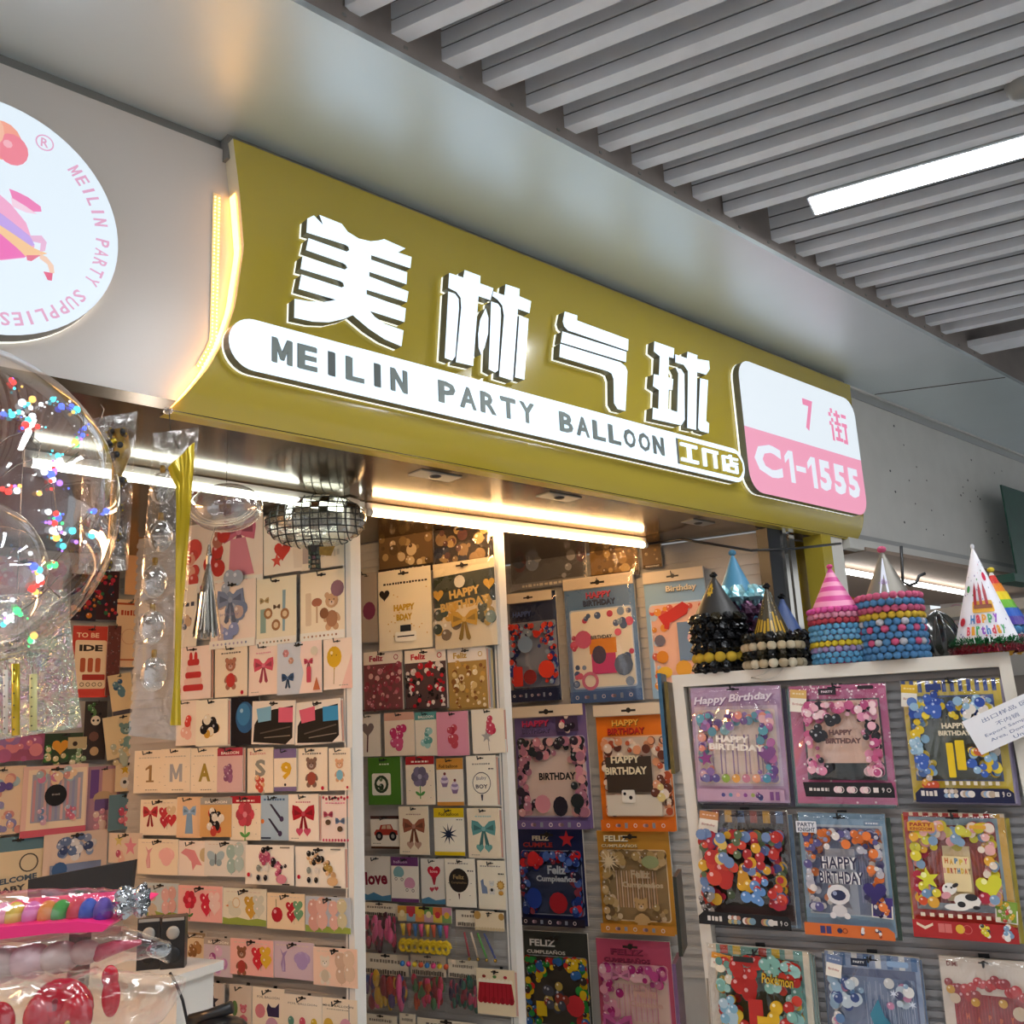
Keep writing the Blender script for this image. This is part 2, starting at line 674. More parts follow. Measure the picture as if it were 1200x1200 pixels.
# soffit over the shopfront and the beige bulkhead at its edge
M_SEAM = mat('dark_seam', '4a463f', .8)
b = MB()
useam = (at_z(1100, 452, ZS) - FAC.O).dot(FAC.u)
plane_box(b, FAC, -4.5, 9, ZS, ZS + .02, -1.6, OFF_E, M_SOFFIT)
struct('trim_1', b)
b = MB()
pa, pb = at_z(1025, 462.5, ZS - .002), at_z(1178, 442.5, ZS - .002)
dd = (pb - pa).normalized()
nn_ = Vector((-dd.y, dd.x, 0)) * .004
b.add([pa - nn_, pa + nn_, pb + nn_, pb - nn_] + [p + Vector((0, 0, .004)) for p in (pa - nn_, pa + nn_, pb + nn_, pb - nn_)], [(0, 3, 2, 1), (4, 5, 6, 7), (0, 1, 5, 4), (1, 2, 6, 5), (2, 3, 7, 6), (3, 0, 4, 7)], M_SEAM)
struct('trim_2', b)
b = MB()
plane_box(b, FAC, -4.5, 9, ZS + .02, ZS + .5, OFF_E - .02, OFF_E, M_BEIGE)
rnd = random.Random(3)
for k in range(22):   # screws in the bulkhead
    uu = -1.2 + k * .19
    plane_box(b, FAC, uu, uu + .012, ZS + .035, ZS + .043, OFF_E, OFF_E + .003, M_TRIM)
struct('trim_3', b)
# dark reveal between soffit and sign
b = MB()
u_l = FAC.uv(272, 163)[0]
plane_box(b, FAC, -4.0, u_l, FAC.uv(150, 132, -.06)[1], ZS, -.10, -.075, M_TRIM)
plane_box(b, FAC, u_l, 2.5, 3.25, ZS, -.10, -.03, M_TRIM)
struct('trim_4', b)
# shop ceiling, its side walls stay out of view
b = MB()
plane_box(b, FAC, -3.2, 2.42, ZC, ZC + .03, -2.9, -.045, M_CEIL)
shopceil = struct('trim_5', b)
for (px, py, s) in ((510, 557, .055), (655, 582, .055), (818, 612, .05)):
    P = at_z(px, py, ZC)
    b = MB()
    M = Matrix.Translation(P) @ Matrix.Rotation(FAC.az, 4, 'Z')
    b.box((-s * 1.6, -s * .7, -.004), (s * 1.6, s * .7, .001), M_TRIM, M)
    b.ball(P + Vector((0, 0, -.004)), s * .4, M_BLACK, 12, 6, (1, 1, .4))
    tag(b.build('recessed_downlight'), 'small unlit recessed downlight in the glossy ceiling, ' + {510: 'nearest the disco ball', 655: 'in the middle', 818: 'nearest the black column'}[px], 'downlight')

# ------------------------------------------------------------------ yellow sign
M_YEL = mat('mustard_gloss_panel', 'b8a238', .16, coat=.3)
M_STEEL = mat('brushed_letter_side', '85857f', .35, metal=.5)
M_HALO = mat('lit_acrylic_edge', 'ffffff', .4, emit=(.9, .95, .85), es=.9)
M_LED = mat('led_acrylic_face', '606468', .3, emit=(.74, .88, 1.0), es=1.25)
sign = empty('shop_sign', FAC.P(0, 2.45, 0), FAC.az, 'mustard yellow shop sign board with raised white lit lettering under the soffit', 'sign')
ZT = FAC.uv(600, 293)[1]
ZB = 2.45
UR0, UR1 = FAC.uv(994, 437)[0], FAC.uv(1015, 632)[0]


def left_edge(z):
    pts = [(ZB, FAC.uv(205, 470)[0]), (2.50, FAC.uv(222, 455)[0]), (2.58, FAC.uv(245, 425)[0]), (2.664, FAC.uv(262, 400)[0]), (2.78, FAC.uv(276, 350)[0]), (2.964, FAC.uv(286, 290)[0]), (3.13, FAC.uv(281, 225)[0]), (ZT, FAC.uv(273, 163)[0])]
    for (a, p), (c, q) in zip(pts, pts[1:]):
        if z <= c:
            t = (z - a) / (c - a)
            return p + (q - p) * t
    return pts[-1][1]


def prof(z):
    d = z - ZB
    return -.05 * (1 - min(1, d / .13)) ** 2


def sign_front(u, v):
    z = ZB + (ZT - ZB) * v
    a = left_edge(z)
    c = UR1 + (UR0 - UR1) * v
    return Vector((a + (c - a) * u, -prof(z), z - ZB))


b = MB()
b.grid(sign_front, 30, 34, M_YEL)
b.build('sign_panel', sign, smooth=True)
b = MB()
M_CREAM = mat('cream_sign_edge', 'e6dcc0', .4)
for k in range(34):
    z0, z1 = ZB + (ZT - ZB) * k / 34, ZB + (ZT - ZB) * (k + 1) / 34
    a, c = left_edge(z0), left_edge(z1)
    b.add([(a, -prof(z0), z0 - ZB), (a, .075, z0 - ZB), (c, .075, z1 - ZB), (c, -prof(z1), z1 - ZB)], [(0, 1, 2, 3)], M_CREAM)
b.build('edge_return', sign, smooth=True)
b = MB()
b.add([(UR1, .05, 0), (UR1, .2, 0), (UR0, .2, ZT - ZB), (UR0, 0, ZT - ZB), (UR1 - .002, 0, .13)], [(0, 1, 2, 3, 4)], M_YEL)
b.add([(left_edge(ZB), .05, 0), (UR1, .05, 0), (UR1, .10, 0), (left_edge(ZB), .10, 0)], [(3, 2, 1, 0)], M_YEL)
b.add([(left_edge(ZT), 0, ZT - ZB), (UR0, 0, ZT - ZB), (UR0, .1, ZT - ZB), (left_edge(ZT), .1, ZT - ZB)], [(0, 1, 2, 3)], M_YEL)
b.build('sign_back_edge', sign)


def extrude(mb, pts, o0, o1, mf, ms, halo=None):
    """pts = (u, z) outline in sign space; front at offset o1, back at o0"""
    area = sum(p[0] * q[1] - q[0] * p[1] for p, q in zip(pts, pts[1:] + pts[:1]))
    if area < 0:
        pts = pts[::-1]
    n = len(pts)
    F = [(p[0], -o1, p[1] - ZB) for p in pts]
    mb.add(F, [tuple(range(n))], mf)
    hz = o0 + (o1 - o0) * .22 if halo else o0
    B = [(p[0], -hz, p[1] - ZB) for p in pts]
    mb.add(F + B, [(i, n + i, n + (i + 1) % n, (i + 1) % n) for i in range(n)], ms)
    if halo:
        D = [(p[0], -o0, p[1] - ZB) for p in pts]
        mb.add(B + D, [(i, n + i, n + (i + 1) % n, (i + 1) % n) for i in range(n)], halo)


OL = .045


def z7(p):
    return FAC.uv(320 + p[0] / 4.286, 230 + p[1] / 4.286, OL)


def z8(p):
    return FAC.uv(600 + p[0] / 4.286, 330 + p[1] / 4.286, OL)


def pxl(p):
    return FAC.uv(p[0], p[1], OL)


mei = [(172, 112), (205, 96), (250, 142), (232, 93), (345, 138), (375, 178), (430, 212), (490, 226), (530, 222), (558, 215), (665, 262), (628, 282), (696, 305), (690, 362), (493, 296), (492, 318), (674, 382), (670, 442), (483, 380), (483, 402), (680, 478), (672, 532), (470, 470), (470, 492), (667, 563), (660, 632), (487, 577), (510, 605), (560, 640), (655, 674), (645, 754), (560, 718), (480, 665), (400, 597), (355, 616), (280, 633), (200, 630), (106, 610), (108, 515), (180, 527), (250, 532), (315, 520), (128, 465), (142, 392), (345, 458), (357, 452), (352, 435), (335, 425), (138, 365), (148, 300), (360, 368), (373, 360), (366, 345), (350, 335), (165, 270), (178, 210), (370, 278), (383, 270), (378, 253), (362, 243), (168, 182)]
lin7 = [[(885, 385), (955, 408), (962, 370), (1042, 400), (1040, 437), (1107, 462), (1092, 522), (1032, 502), (1005, 852), (918, 833), (945, 560), (942, 510), (920, 480), (880, 460)],
        [(880, 478), (915, 490), (932, 515), (934, 560), (915, 805), (900, 825), (862, 812)],
        [(1068, 562), (1082, 610), (1080, 690), (1062, 760), (1045, 795), (1032, 760), (1030, 690), (1040, 620)],
        [(1095, 528), (1130, 540), (1143, 560), (1145, 600), (1130, 875), (1115, 885), (1083, 868)]]
linp = [[(578, 341.5), (591, 346), (592.5, 333), (609, 338.5), (608.5, 347), (622.5, 353), (620.5, 367), (607, 362), (601, 446), (585, 441), (590.5, 370), (588.5, 358), (583, 351), (577, 347)],
        [(608.5, 370), (619.4, 373.5), (614.5, 445), (603.5, 442)]]
qi8 = [[(265, 150), (328, 170), (327, 195), (585, 290), (583, 348), (280, 245), (262, 225), (255, 200)],
       [(253, 250), (575, 352), (573, 405), (245, 305)],
       [(242, 312), (545, 405), (570, 425), (580, 450), (570, 650), (530, 640), (512, 610), (510, 490), (500, 462), (480, 450), (238, 378)]]
qiu8 = [[(715, 300), (815, 335), (812, 385), (788, 378), (785, 480), (810, 490), (806, 545), (787, 542), (785, 640), (830, 655), (835, 460), (822, 432), (850, 440), (866, 465), (868, 695), (850, 722), (705, 690), (708, 632), (735, 640), (738, 545), (708, 525), (712, 465), (738, 470), (742, 375), (712, 350)],
        [(820, 365), (878, 385), (882, 352), (932, 370), (930, 388), (990, 398), (993, 440), (975, 468), (930, 455), (925, 745), (880, 735), (884, 450), (862, 418), (820, 406)],
        [(945, 485), (985, 495), (975, 700), (990, 712), (988, 762), (945, 750), (934, 735)]]
for grp in ([[z7(p) for p in mei]], [[z7(p) for p in q] for q in lin7] + [[pxl(p) for p in q] for q in linp], [[z8(p) for p in q] for q in qi8], [[z8(p) for p in q] for q in qiu8]):
    b = MB()
    for q in grp:
        extrude(b, q, .002, OL, M_LED, M_STEEL, M_HALO)
    b.build('raised_character', sign)

# pill with the English name
uT0, zT0 = FAC.uv(320, 379, OL)
uT1, zT1 = FAC.uv(857, 526, OL)
uB0, zB0 = FAC.uv(320, 436.5, OL)
zp1 = (zT0 + zT1) / 2
zp0 = (zB0 + FAC.uv(857, 565.7, OL)[1]) / 2
ul, ur = FAC.uv(268, 397, OL)[0], FAC.uv(873, 552, OL)[0]
rr = (zp1 - zp0) / 2
st = [(ur - rr + rr * cos(radians(a)), zp0 + rr + rr * sin(radians(a))) for a in range(-90, 91, 12)] + [(ul + rr + rr * cos(radians(a)), zp0 + rr + rr * sin(radians(a))) for a in range(90, 271, 12)]
b = MB()
extrude(b, st, .002, OL, M_LED, M_STEEL, M_HALO)
name_bar = b.build('name_bar', sign)


def flat_text(mb, s, u0, u1, z0, z1, off, m, bold=.03, depth=0.0):
    vs, fs, _ = glyphs(s, bold)
    mb.add([(u0 + (u1 - u0) * p, -off, z0 + (z1 - z0) * q - ZB) for p, q in vs], fs, m)


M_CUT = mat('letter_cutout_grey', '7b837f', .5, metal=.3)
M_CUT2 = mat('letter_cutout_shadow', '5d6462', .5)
cz0, cz1 = zp0 + rr * .52, zp1 - rr * .50
for word, xa, xb in (('MEILIN', 316, 480), ('PARTY', 511, 628), ('BALLOON', 653, 779)):
    ym = 400 + (xa - 316) * .245
    ua, ub = FAC.uv(xa, ym, OL)[0], FAC.uv(xb, ym + (xb - xa) * .245, OL)[0]
    n = len(word)
    # one letter after the other, flat on the bar, cutout shade painted by a darker offset copy, stencil bridges left light
    adv = (ub - ua) / n
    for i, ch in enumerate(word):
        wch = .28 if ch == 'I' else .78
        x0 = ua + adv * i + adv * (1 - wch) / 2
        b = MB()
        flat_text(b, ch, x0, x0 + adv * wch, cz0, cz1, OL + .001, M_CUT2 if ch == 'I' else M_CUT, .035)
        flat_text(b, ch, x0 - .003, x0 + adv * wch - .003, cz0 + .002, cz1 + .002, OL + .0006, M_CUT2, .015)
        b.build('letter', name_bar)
# open box at the right end: mustard ground with three small white characters
b = MB()
bu0, bz = FAC.uv(793, 530, OL)
bu1 = ur - rr * .35
q = rr * .72
zc = zp0 + rr
box = [(bu0, zc - q), (bu1 - q * .5, zc - q), (bu1 - .01, zc - q * .8), (bu1 + .012, zc - q * .3), (bu1 + .012, zc + q * .3), (bu1 - .01, zc + q * .8), (bu1 - q * .5, zc + q), (bu0, zc + q)]
b.add([(p[0], -OL - .0008, p[1] - ZB) for p in box], [tuple(range(len(box)))], M_YEL)
b.add([(bu0, -OL - .001, zc - q - ZB), (bu0 + .014, -OL - .001, zc - q - ZB), (bu0 + .014, -OL - .001, zc + q - ZB), (bu0, -OL - .001, zc + q - ZB)], [(0, 1, 2, 3)], M_STEEL)


def strokes(mb, u0, u1, z0, z1, segs, off, m, m2=None):
    """strokes in 0..1 space as boxes with a little depth"""
    for (x0, y0, x1, y1) in segs:
        a, c = u0 + (u1 - u0) * min(x0, x1), u0 + (u1 - u0) * max(x0, x1)
        e, f = z1 - (z1 - z0) * max(y0, y1), z1 - (z1 - z0) * min(y0, y1)
        mb.box((a, -off - .008, e - ZB), (c, -off, f - ZB), m)


gong = [(.02, .0, .98, .17), (.40, .17, .60, .83), (0, .83, 1, 1)]
chang = [(.05, 0, 1, .17), (.05, .17, .22, 1), (.72, .17, .88, .98)]
dian = [(.45, 0, .6, .12), (0, .12, 1, .24), (0, .24, .14, 1), (.5, .28, .62, .55), (.62, .38, .98, .48), (.25, .55, .95, .65), (.25, .65, .38, 1), (.82, .65, .95, 1), (.38, .88, .82, 1)]
span = bu1 - bu0 - .02
for i, g in enumerate((gong, chang, dian)):
    a = bu0 + .022 + span * i / 3
    strokes(b, a, a + span / 3 * .78, zc - q * .72, zc + q * .72, g, OL + .001, M_LED)
b.build('branch_label', sign)

# backlit number box at the right end of the sign
numbox = empty('number_sign', FAC.P(FAC.uv(940, 590)[0], 2.55, .0), FAC.az, 'backlit white and pink stall number sign reading C1-1555 on the yellow board', 'sign')
bq = [FAC.uv(864.7, 422, OL), FAC.uv(1001, 468, OL), FAC.uv(1015.6, 604, OL), FAC.uv(879.4, 576, OL)]
U0, U1 = (bq[0][0] + bq[3][0]) / 2, (bq[1][0] + bq[2][0]) / 2
Z1, Z0 = (bq[0][1] + bq[1][1]) / 2, (bq[2][1] + bq[3][1]) / 2
W, H = U1 - U0, Z1 - Z0
A = Art(W, H)
WH = 'e9f3fb'
PK = 'f29cba'
sp = (FAC.uv(873, 500.5, OL)[1] + FAC.uv(1008.7, 538.4, OL)[1]) / 2
spf = (Z1 - sp) / H
rb = .09
A.rrect(0, 0, 1, 1, rb, WH, 6)
pts = [(0, spf), (1, spf)]
r_ = rb
n = 6
low = [(0, spf)]
for i in range(n + 1):
    a = radians(180 + 90 * i / n)
    low.append((r_ + r_ * cos(a), 1 - (r_ + r_ * sin(a)) * W / H))
for i in range(n + 1):
    a = radians(270 + 90 * i / n)
    low.append((1 - r_ + r_ * cos(a), 1 - (r_ + r_ * sin(a)) * W / H))
low.append((1, spf))
A.poly(low, PK)
A.text('7', .55, spf * .52, .09, spf * .50, 'ee86ae', .03)
# the street character, drawn stroke by stroke
jx0, jx1, jy0, jy1 = .73, .90, spf * .27, spf * .80


def js(x0, y0, x1, y1):
    A.rect(jx0 + (jx1 - jx0) * x0, jy0 + (jy1 - jy0) * y0, jx0 + (jx1 - jx0) * x1, jy0 + (jy1 - jy0) * y1, 'ee86ae')


for q in ((.14, 0, .26, .14), (.02, .14, .16, .26), (.14, .3, .26, .42), (.02, .42, .14, .54), (.1, .5, .22, 1), (.3, .12, .66, .22), (.42, .02, .54, .48), (.3, .38, .66, .48), (.3, .58, .66, .68), (.42, .5, .54, .96), (.28, .86, .68, .97), (.72, .08, 1, .19), (.7, .36, 1, .48), (.82, .48, .94, 1), (.7, .88, .84, 1)):
    js(*q)
for ch, xa, xb in (('C', 0, .235), ('|', .265, .345), ('-', .365, .455), ('|', .475, .555), ('5', .585, .70), ('5', .73, .85), ('5', .875, .995)):
    hh_ = (1 - spf) * (.09 if ch == '-' else .52)
    A.text(ch, .05 + .90 * (xa + xb) / 2, spf + (1 - spf) * .46, .90 * (xb - xa), hh_, 'eaf0fb', .05)
me = A.mesh('sign_face', M_BACK)
link('sign_face', me, numbox, loc=Vector((U0 + W / 2 - FAC.uv(940, 590)[0], -OL, Z1 - 2.55)))
b = MB()
pts = []
for cx, cz, a0 in ((U1 - rb * W, Z1 - rb * W, 0), (U0 + rb * W, Z1 - rb * W, 90), (U0 + rb * W, Z0 + rb * W, 180), (U1 - rb * W, Z0 + rb * W, 270)):
    for i in range(7):
        a = radians(a0 + 15 * i)
        pts.append((cx + rb * W * cos(a), cz + rb * W * sin(a)))
extrude(b, pts, .002, OL - .0005, M_STEEL, M_STEEL, M_HALO)
b.build('sign_case', numbox, loc=Vector((-FAC.uv(940, 590)[0], 0, 2.45 - 2.55)))

# ------------------------------------------------------------------ white board at the left with the round sign and the LED strip
b = MB()
zt = FAC.uv(150, 132, -.06)[1]
plane_box(b, FAC, -4.0, FAC.uv(262, 400)[0] + .12, ZB + .01, zt, -.09, -.06, M_BOARD)
lb = b.build('fascia_board')
tag(lb, 'satin white fascia board left of the yellow sign, carrying the round logo', 'board')
cu, cz, cr = -1.6427, 2.8417, .3008
rs = empty('round_sign', FAC.P(cu, cz, -.06), FAC.az, 'round backlit logo sign with pink horse and ring of pink lettering', 'sign')
b = MB()
pts = [(cu + cr * cos(2 * pi * i / 64), cz + cr * sin(2 * pi * i / 64)) for i in range(64)]
extrude(b, pts, -.06, -.0005, M_STEEL, M_STEEL, M_HALO)
b.build('sign_case', rs, loc=(-cu, -.06, ZB - cz))
A = Art(2 * cr, 2 * cr)
A.ell(.5, .5, .5, 'e6f4ff', n=64)
PKL = 'dfa2c4'


def polar(deg, q):
    return .5 + q * .5 * cos(radians(deg)), .5 - q * .5 * sin(radians(deg))


def ptang(px, py):
    u, z = FAC.uv(px, py, 0)
    return degrees(atan2(z - cz, u - cu)), hypot(z - cz, u - cu) / cr


a0, q0 = ptang(88, 200)
a1, q1 = ptang(5, 373)
word = 'MEILIN PARTY SUPPLIES'
for i, ch in enumerate(word):
    if ch == ' ':
        continue
    d = a0 + (a1 - a0) * i / (len(word) - 1)
    x, y = polar(d, .87)
    A.text(ch, x, y, .012 if ch == 'I' else .034, .055, PKL, .02, rot=d - 90)
a2, q2 = ptang(52, 168)
x, y = polar(a2, q2)
A.ring(x, y, .036, .16, PKL)
A.text('R', x, y, .03, .04, PKL, .02, rot=0)


def lc(px, py):
    u, z = FAC.uv(px, py, 0)
    return .5 + (u - cu) / (2 * cr), .5 - (z - cz) / (2 * cr)


# emblem: balloons above, leaping horse with flowing mane and tail
for px, py, r, c in ((2, 165, .075, 'f4a08a'), (14, 176, .06, 'f07f92'), (-18, 150, .07, 'f6b9a0'), (-30, 175, .06, 'ee86ae')):
    x, y = lc(px, py)
    A.ell(x, y, r, c, ry=r * 1.15, n=16)
    A.ell(x - r * .3, y - r * .3, r * .3, mixc(c, 'ffffff', .4), n=8)


def lp(pts, col):
    A.poly([lc(*p) for p in pts], col)


lp([(-60, 215), (-20, 212), (12, 240), (30, 262), (40, 290), (28, 303), (0, 306), (-60, 300)], 'f3a8cf')
lp([(-60, 240), (-10, 243), (10, 258), (35, 278), (40, 288), (20, 296), (-60, 270)], 'c2a1ea')
lp([(-60, 258), (-5, 262), (15, 275), (40, 292), (55, 298), (35, 303), (0, 292), (-60, 285)], 'f7c793')
lp([(-60, 275), (0, 275), (20, 292), (30, 302), (-10, 306), (-60, 306)], 'f068b8')
lp([(10, 222), (20, 226), (32, 232), (47, 243), (48, 249), (38, 249), (24, 240), (14, 234)], 'f07cb8')
lp([(12, 232), (30, 243), (43, 252), (30, 250), (14, 243)], 'f6d3e6')
lp([(34, 277), (48, 277), (54, 285), (52, 295), (46, 296), (47, 286), (38, 284)], 'e9b6d8')
lp([(45, 298), (54, 302), (62, 312), (63, 321), (58, 322), (55, 311), (46, 304)], 'f4cdb4')
lp([(50, 319), (61, 321), (60, 330), (55, 329)], 'e4567f')
lp([(30, 300), (47, 300), (36, 307), (31, 306)], 'e66c8a')
me = A.mesh('sign_face', M_BACK)
link('sign_face', me, rs, loc=(0, -.0605, cr))
# LED strip: glowing dots in two columns model its reflection in the board
strip = empty('led_strip', FAC.P(FAC.uv(250, 300, -.05)[0], 2.6, -.058), FAC.az, 'warm LED strip on the yellow sign edge, its reflection modelled as dots on the white board', 'light strip')
b = MB()
M_DOT = mat('mirrored_led', 'ffffff', .3, emit=(1.0, .55, .14), es=4)
M_TAPE = mat('mirrored_led_tape', 'f4e3b8', .5)
su0, su1 = FAC.uv(250, 300, -.05)[0], 0
for k in range(48):
    z = 2.60 + k * .0112
    a = min(left_edge(z) - .016, su0 + .004)
    for q in (0, .012):
        b.ball((a + q - su0, -.004, z - 2.6), .0026, M_DOT, 6, 4)
b.build('mirrored_led_dot', strip)['kind'] = 'stuff'
b = MB()
for k in range(19):
    z = 2.60 + k * .0284
    a = min(left_edge(z) - .016, su0 + .004)
    c = min(left_edge(z + .0284) - .016, su0 + .004)
    b.add([(a - .006 - su0, -.001, z - 2.6), (a + .018 - su0, -.001, z - 2.6), (c + .018 - su0, -.001, z + .0284 - 2.6), (c - .006 - su0, -.001, z + .0284 - 2.6)], [(0, 1, 2, 3)], M_TAPE)
b.build('mirrored_tape', strip)
b = MB()
M_GLOW = mat('warm_led_band', 'ffffff', .4, emit=(1.0, .45, .08), es=6)
for k in range(24):
    z = 2.458 + k * .0284
    a = left_edge(z) - .003 - su0
    c = left_edge(z + .0284) - .003 - su0
    b.add([(a, -.002, z - 2.6), (a, -.036, z - 2.6), (c, -.036, z + .0284 - 2.6), (c, -.002, z + .0284 - 2.6)], [(0, 1, 2, 3)], M_GLOW)
b.build('side_band', strip)

# ------------------------------------------------------------------ neighbour's white fascia at the right
fr = empty('fascia_board', FAC.P(3.0, 2.5, -.06), FAC.az, 'dull white fascia board full of screw holes right of the yellow sign', 'board')
fz1, fz0 = FAC.uv(1100, 505, -.06)[1], FAC.uv(1100, 645, -.06)[1]
uu0 = UR1 - .1
b = MB()
b.box((uu0 - 3, 0, fz0 - 2.5), (7 - 3, .03, fz1 - 2.5), M_PANEL)
b.build('panel', fr)
b = MB()
M_ALU = mat('grey_aluminium_rail', 'a9a8a6', .4, metal=.3)
b.box((uu0 - 3, -.006, fz1 - 2.5), (4, .03, fz1 + .045 - 2.5), M_ALU)
b.box((uu0 - 3, -.02, fz1 + .045 - 2.5), (4, .03, fz1 + .085 - 2.5), M_PANEL)
b.build('top_rail', fr)
b = MB()
b.box((uu0 - 3, -.006, fz0 - .03 - 2.5), (4, .03, fz0 - 2.5), M_ALU)
b.box((uu0 - 3, -.02, fz0 - .085 - 2.5), (4, .03, fz0 - .03 - 2.5), M_PANEL)
b.build('bottom_rail', fr)
b = MB()
holes = [(35, 273), (88, 376), (157, 495), (15, 516), (117, 568), (212, 568), (43, 629), (151, 694), (239, 730), (92, 794), (210, 833), (303, 863), (453, 457), (578, 527), (618, 517), (434, 567), (408, 603), (478, 622), (397, 648), (410, 636), (488, 655), (501, 668), (448, 681), (534, 793), (534, 842), (565, 880), (599, 860), (623, 901)]
for k, (x, y) in enumerate(holes):
    u, z = FAC.uv(1040 + x / 4.615, 440 + y / 4.615, -.059)
    r = .007 if k % 3 else .0095
    b.add([(u - 3 + r * cos(a * pi / 4), -.0012, z - 2.5 + r * .8 * sin(a * pi / 4)) for a in range(8)], [tuple(range(8))], M_BLACK)
b.build('screw_hole', fr)['kind'] = 'stuff'
# green board at the right edge
b = MB()
M_GREEN = mat('dark_green_board', '1f4a3c', .5, noise_=.15, nscale=10)
g = [FAC.uv(1173.4, 568, .10), FAC.uv(1193, 676, .10)]
b.add([(g[0][0], -.10, g[0][1]), (g[1][0] + .0, -.10, g[1][1]), (g[1][0] + 1, -.10, g[1][1]), (g[0][0] + 1, -.10, g[0][1])] + [(g[0][0], -.09, g[0][1]), (g[1][0], -.09, g[1][1]), (g[1][0] + 1, -.09, g[1][1]), (g[0][0] + 1, -.09, g[0][1])], [(0, 1, 2, 3), (0, 4, 5, 1), (1, 5, 6, 2), (0, 3, 7, 4), (4, 7, 6, 5)], M_GREEN)
gu = FAC.uv(1176, 672, .10)[0]
b.box((gu, -.16, g[1][1] - .05), (gu + .4, -.05, g[1][1]), M_GREEN)
o = b.build('hanging_board', loc=(FAC.O.x, FAC.O.y, 0), rot=(0, 0, FAC.az))
tag(o, 'dark green board hanging at the right edge beside the white fascia', 'board')


# ================================================================== THE SHOP INSIDE
AZ = 153 - 180 + 0.0      # all display walls share this direction
def mkplane(px, py, dist, az=AZ):
    P = at_d(px, py, dist)
    return Plane((P.x, P.y, 0), az)


PL0 = mkplane(160, 900, 4.35, 42.75)
PL1 = mkplane(418, 920, 3.4)
PL2 = mkplane(600, 920, 3.95)
PL3 = mkplane(610, 900, 5.05)
CAB = mkplane(787, 787, 3.2)

slat_cache = {}


def slatwall(pl, u0, u1, name, label, pitch=.035, ztop=2.45, zlow=.45, left=True, right=True, body=M_GREYW, upr=M_WHITE, depth=.03, upw=.035, uout=.03):
    root = empty(name, pl.P(u0, 0, 0), pl.az, label, 'display wall')
    b = MB()
    b.box((0, .008, 0), (u1 - u0, depth, ztop), body)
    b.build('back_board', root)
    s = MB()
    L = u1 - u0
    s.box((0, 0, 0), (L, .01, pitch * .42), body)
    s.box((0, .003, pitch * .42), (L, .01, pitch * .62), body)
    me = s.mesh('slat')
    z = zlow
    while z < ztop - pitch:
        link('slat', me, root, loc=(0, 0, z))
        z += pitch
    if left:
        b = MB()
        b.box((-upw, -uout, 0), (0, depth, ztop), upr)
        b.build('upright', root)
    if right:
        b = MB()
        b.box((L, -uout, 0), (L + upw, depth, ztop), upr)
        b.box((L + upw * .25, -uout - .002, 0), (L + upw * .35, -uout, ztop), M_TRIM)
        b.build('upright', root)
    return root


hookme = MB()
hookme.tube([(0, 0, 0), (0, -.045, .0), (0, -.062, -.004), (0, -.066, .010)], .0022, M_BLACK, 6)
hookme.box((-.005, -.002, -.008), (.005, .004, .008), M_BLACK)
hookme = hookme.mesh('hook')

W1 = slatwall(PL1, PL1.uv(150, 900)[0], PL1.uv(410, 900)[0], 'slatwall_display', 'slatted display wall at the left crowded with small foil balloon cards', left=False)
W2 = slatwall(PL2, PL2.uv(395, 900)[0], PL2.uv(590, 900)[0], 'slatwall_display', 'middle slatted display wall with small cards and birthday packs', left=False)
W3 = slatwall(PL3, PL3.uv(560, 900)[0], PL3.uv(898, 640)[0], 'slatwall_display', 'slatted display wall at the back right with large balloon kits', left=False, right=False, pitch=.05)
W0 = slatwall(PL0, PL0.uv(-150, 900)[0], PL0.uv(172, 900)[0], 'slatwall_display', 'slatted back wall at the far left behind the bubble balloon', left=False, right=False, pitch=.05)
# side wall of the shop behind everything at the right and back wall beyond
b = MB()
plane_box(b, FAC, -3.2, 2.45, 0, ZC, -2.95, -2.9, M_WHITE)
struct('wall_back', b)
b = MB()
plane_box(b, FAC, -3.25, -3.2, 0, ZC, -2.9, -.1, M_WHITE)
struct('wall_left', b)

HK = {}


def place(pl, tl, br, lift):
    u0, z1 = pl.uv(tl[0], tl[1], lift)
    u1, z0 = pl.uv(br[0], br[1], lift)
    return (u0 + u1) / 2, z1, abs(u1 - u0), abs(z1 - z0)


def place4(pl, tl, br, lift):
    """tl and br are opposite corners of the picture box of a card"""
    return place(pl, tl, br, lift)


# ---------------------------------------------------------------- motifs for the small cards
def slot(A, col='2c2620'):
    k = A.w / A.h
    A.rect(.40, .045, .60, .045 + .028 * k, col)
    A.ell(.5, .045 + .01 * k, .035, col, n=8)


CR = 'f3ead9'
RED, PINK, LPINK, BLUE, LBLUE, GOLD, BRN, GRN, PUR, BLK, SIL, ORG, YEL = 'c2263a', 'e8869f', 'f2c3c3', '3a6fae', '9cc3da', 'd0a040', '8a5a3c', '5c9a50', '9a83bf', '1e1b20', 'b9b6b8', 'e07a35', 'ecc63c'


def m_letter(t, col):
    def f(A):
        A.text(t, .52, .55, .42 if t not in '1' else .28, .40, col, .04)
        for i, (x, y) in enumerate(((.14, .35), (.86, .42), (.12, .62), (.85, .75), (.16, .82))):
            A.rect(x - .02, y, x + .02, y + .01, '9a9184')
        A.scribble(.15, .85, .18, .03, 'c9bfae', 6)
        A.scribble(.4, .8, .93, .025, '9a9184', 4)
    return f


def m_bow(col, hearts=None, r=.34):
    def f(A):
        A.bow(.5, .42, r, col)
        if hearts:
            for q in (-1, 1):
                A.heart(.5 + q * .13, .80, .12, hearts)
        A.scribble(.25, .75, .17, .03, mixc(col, 'ffffff', .4), 5)
        A.scribble(.1, .35, .94, .02, 'a89c8a', 3)
    return f


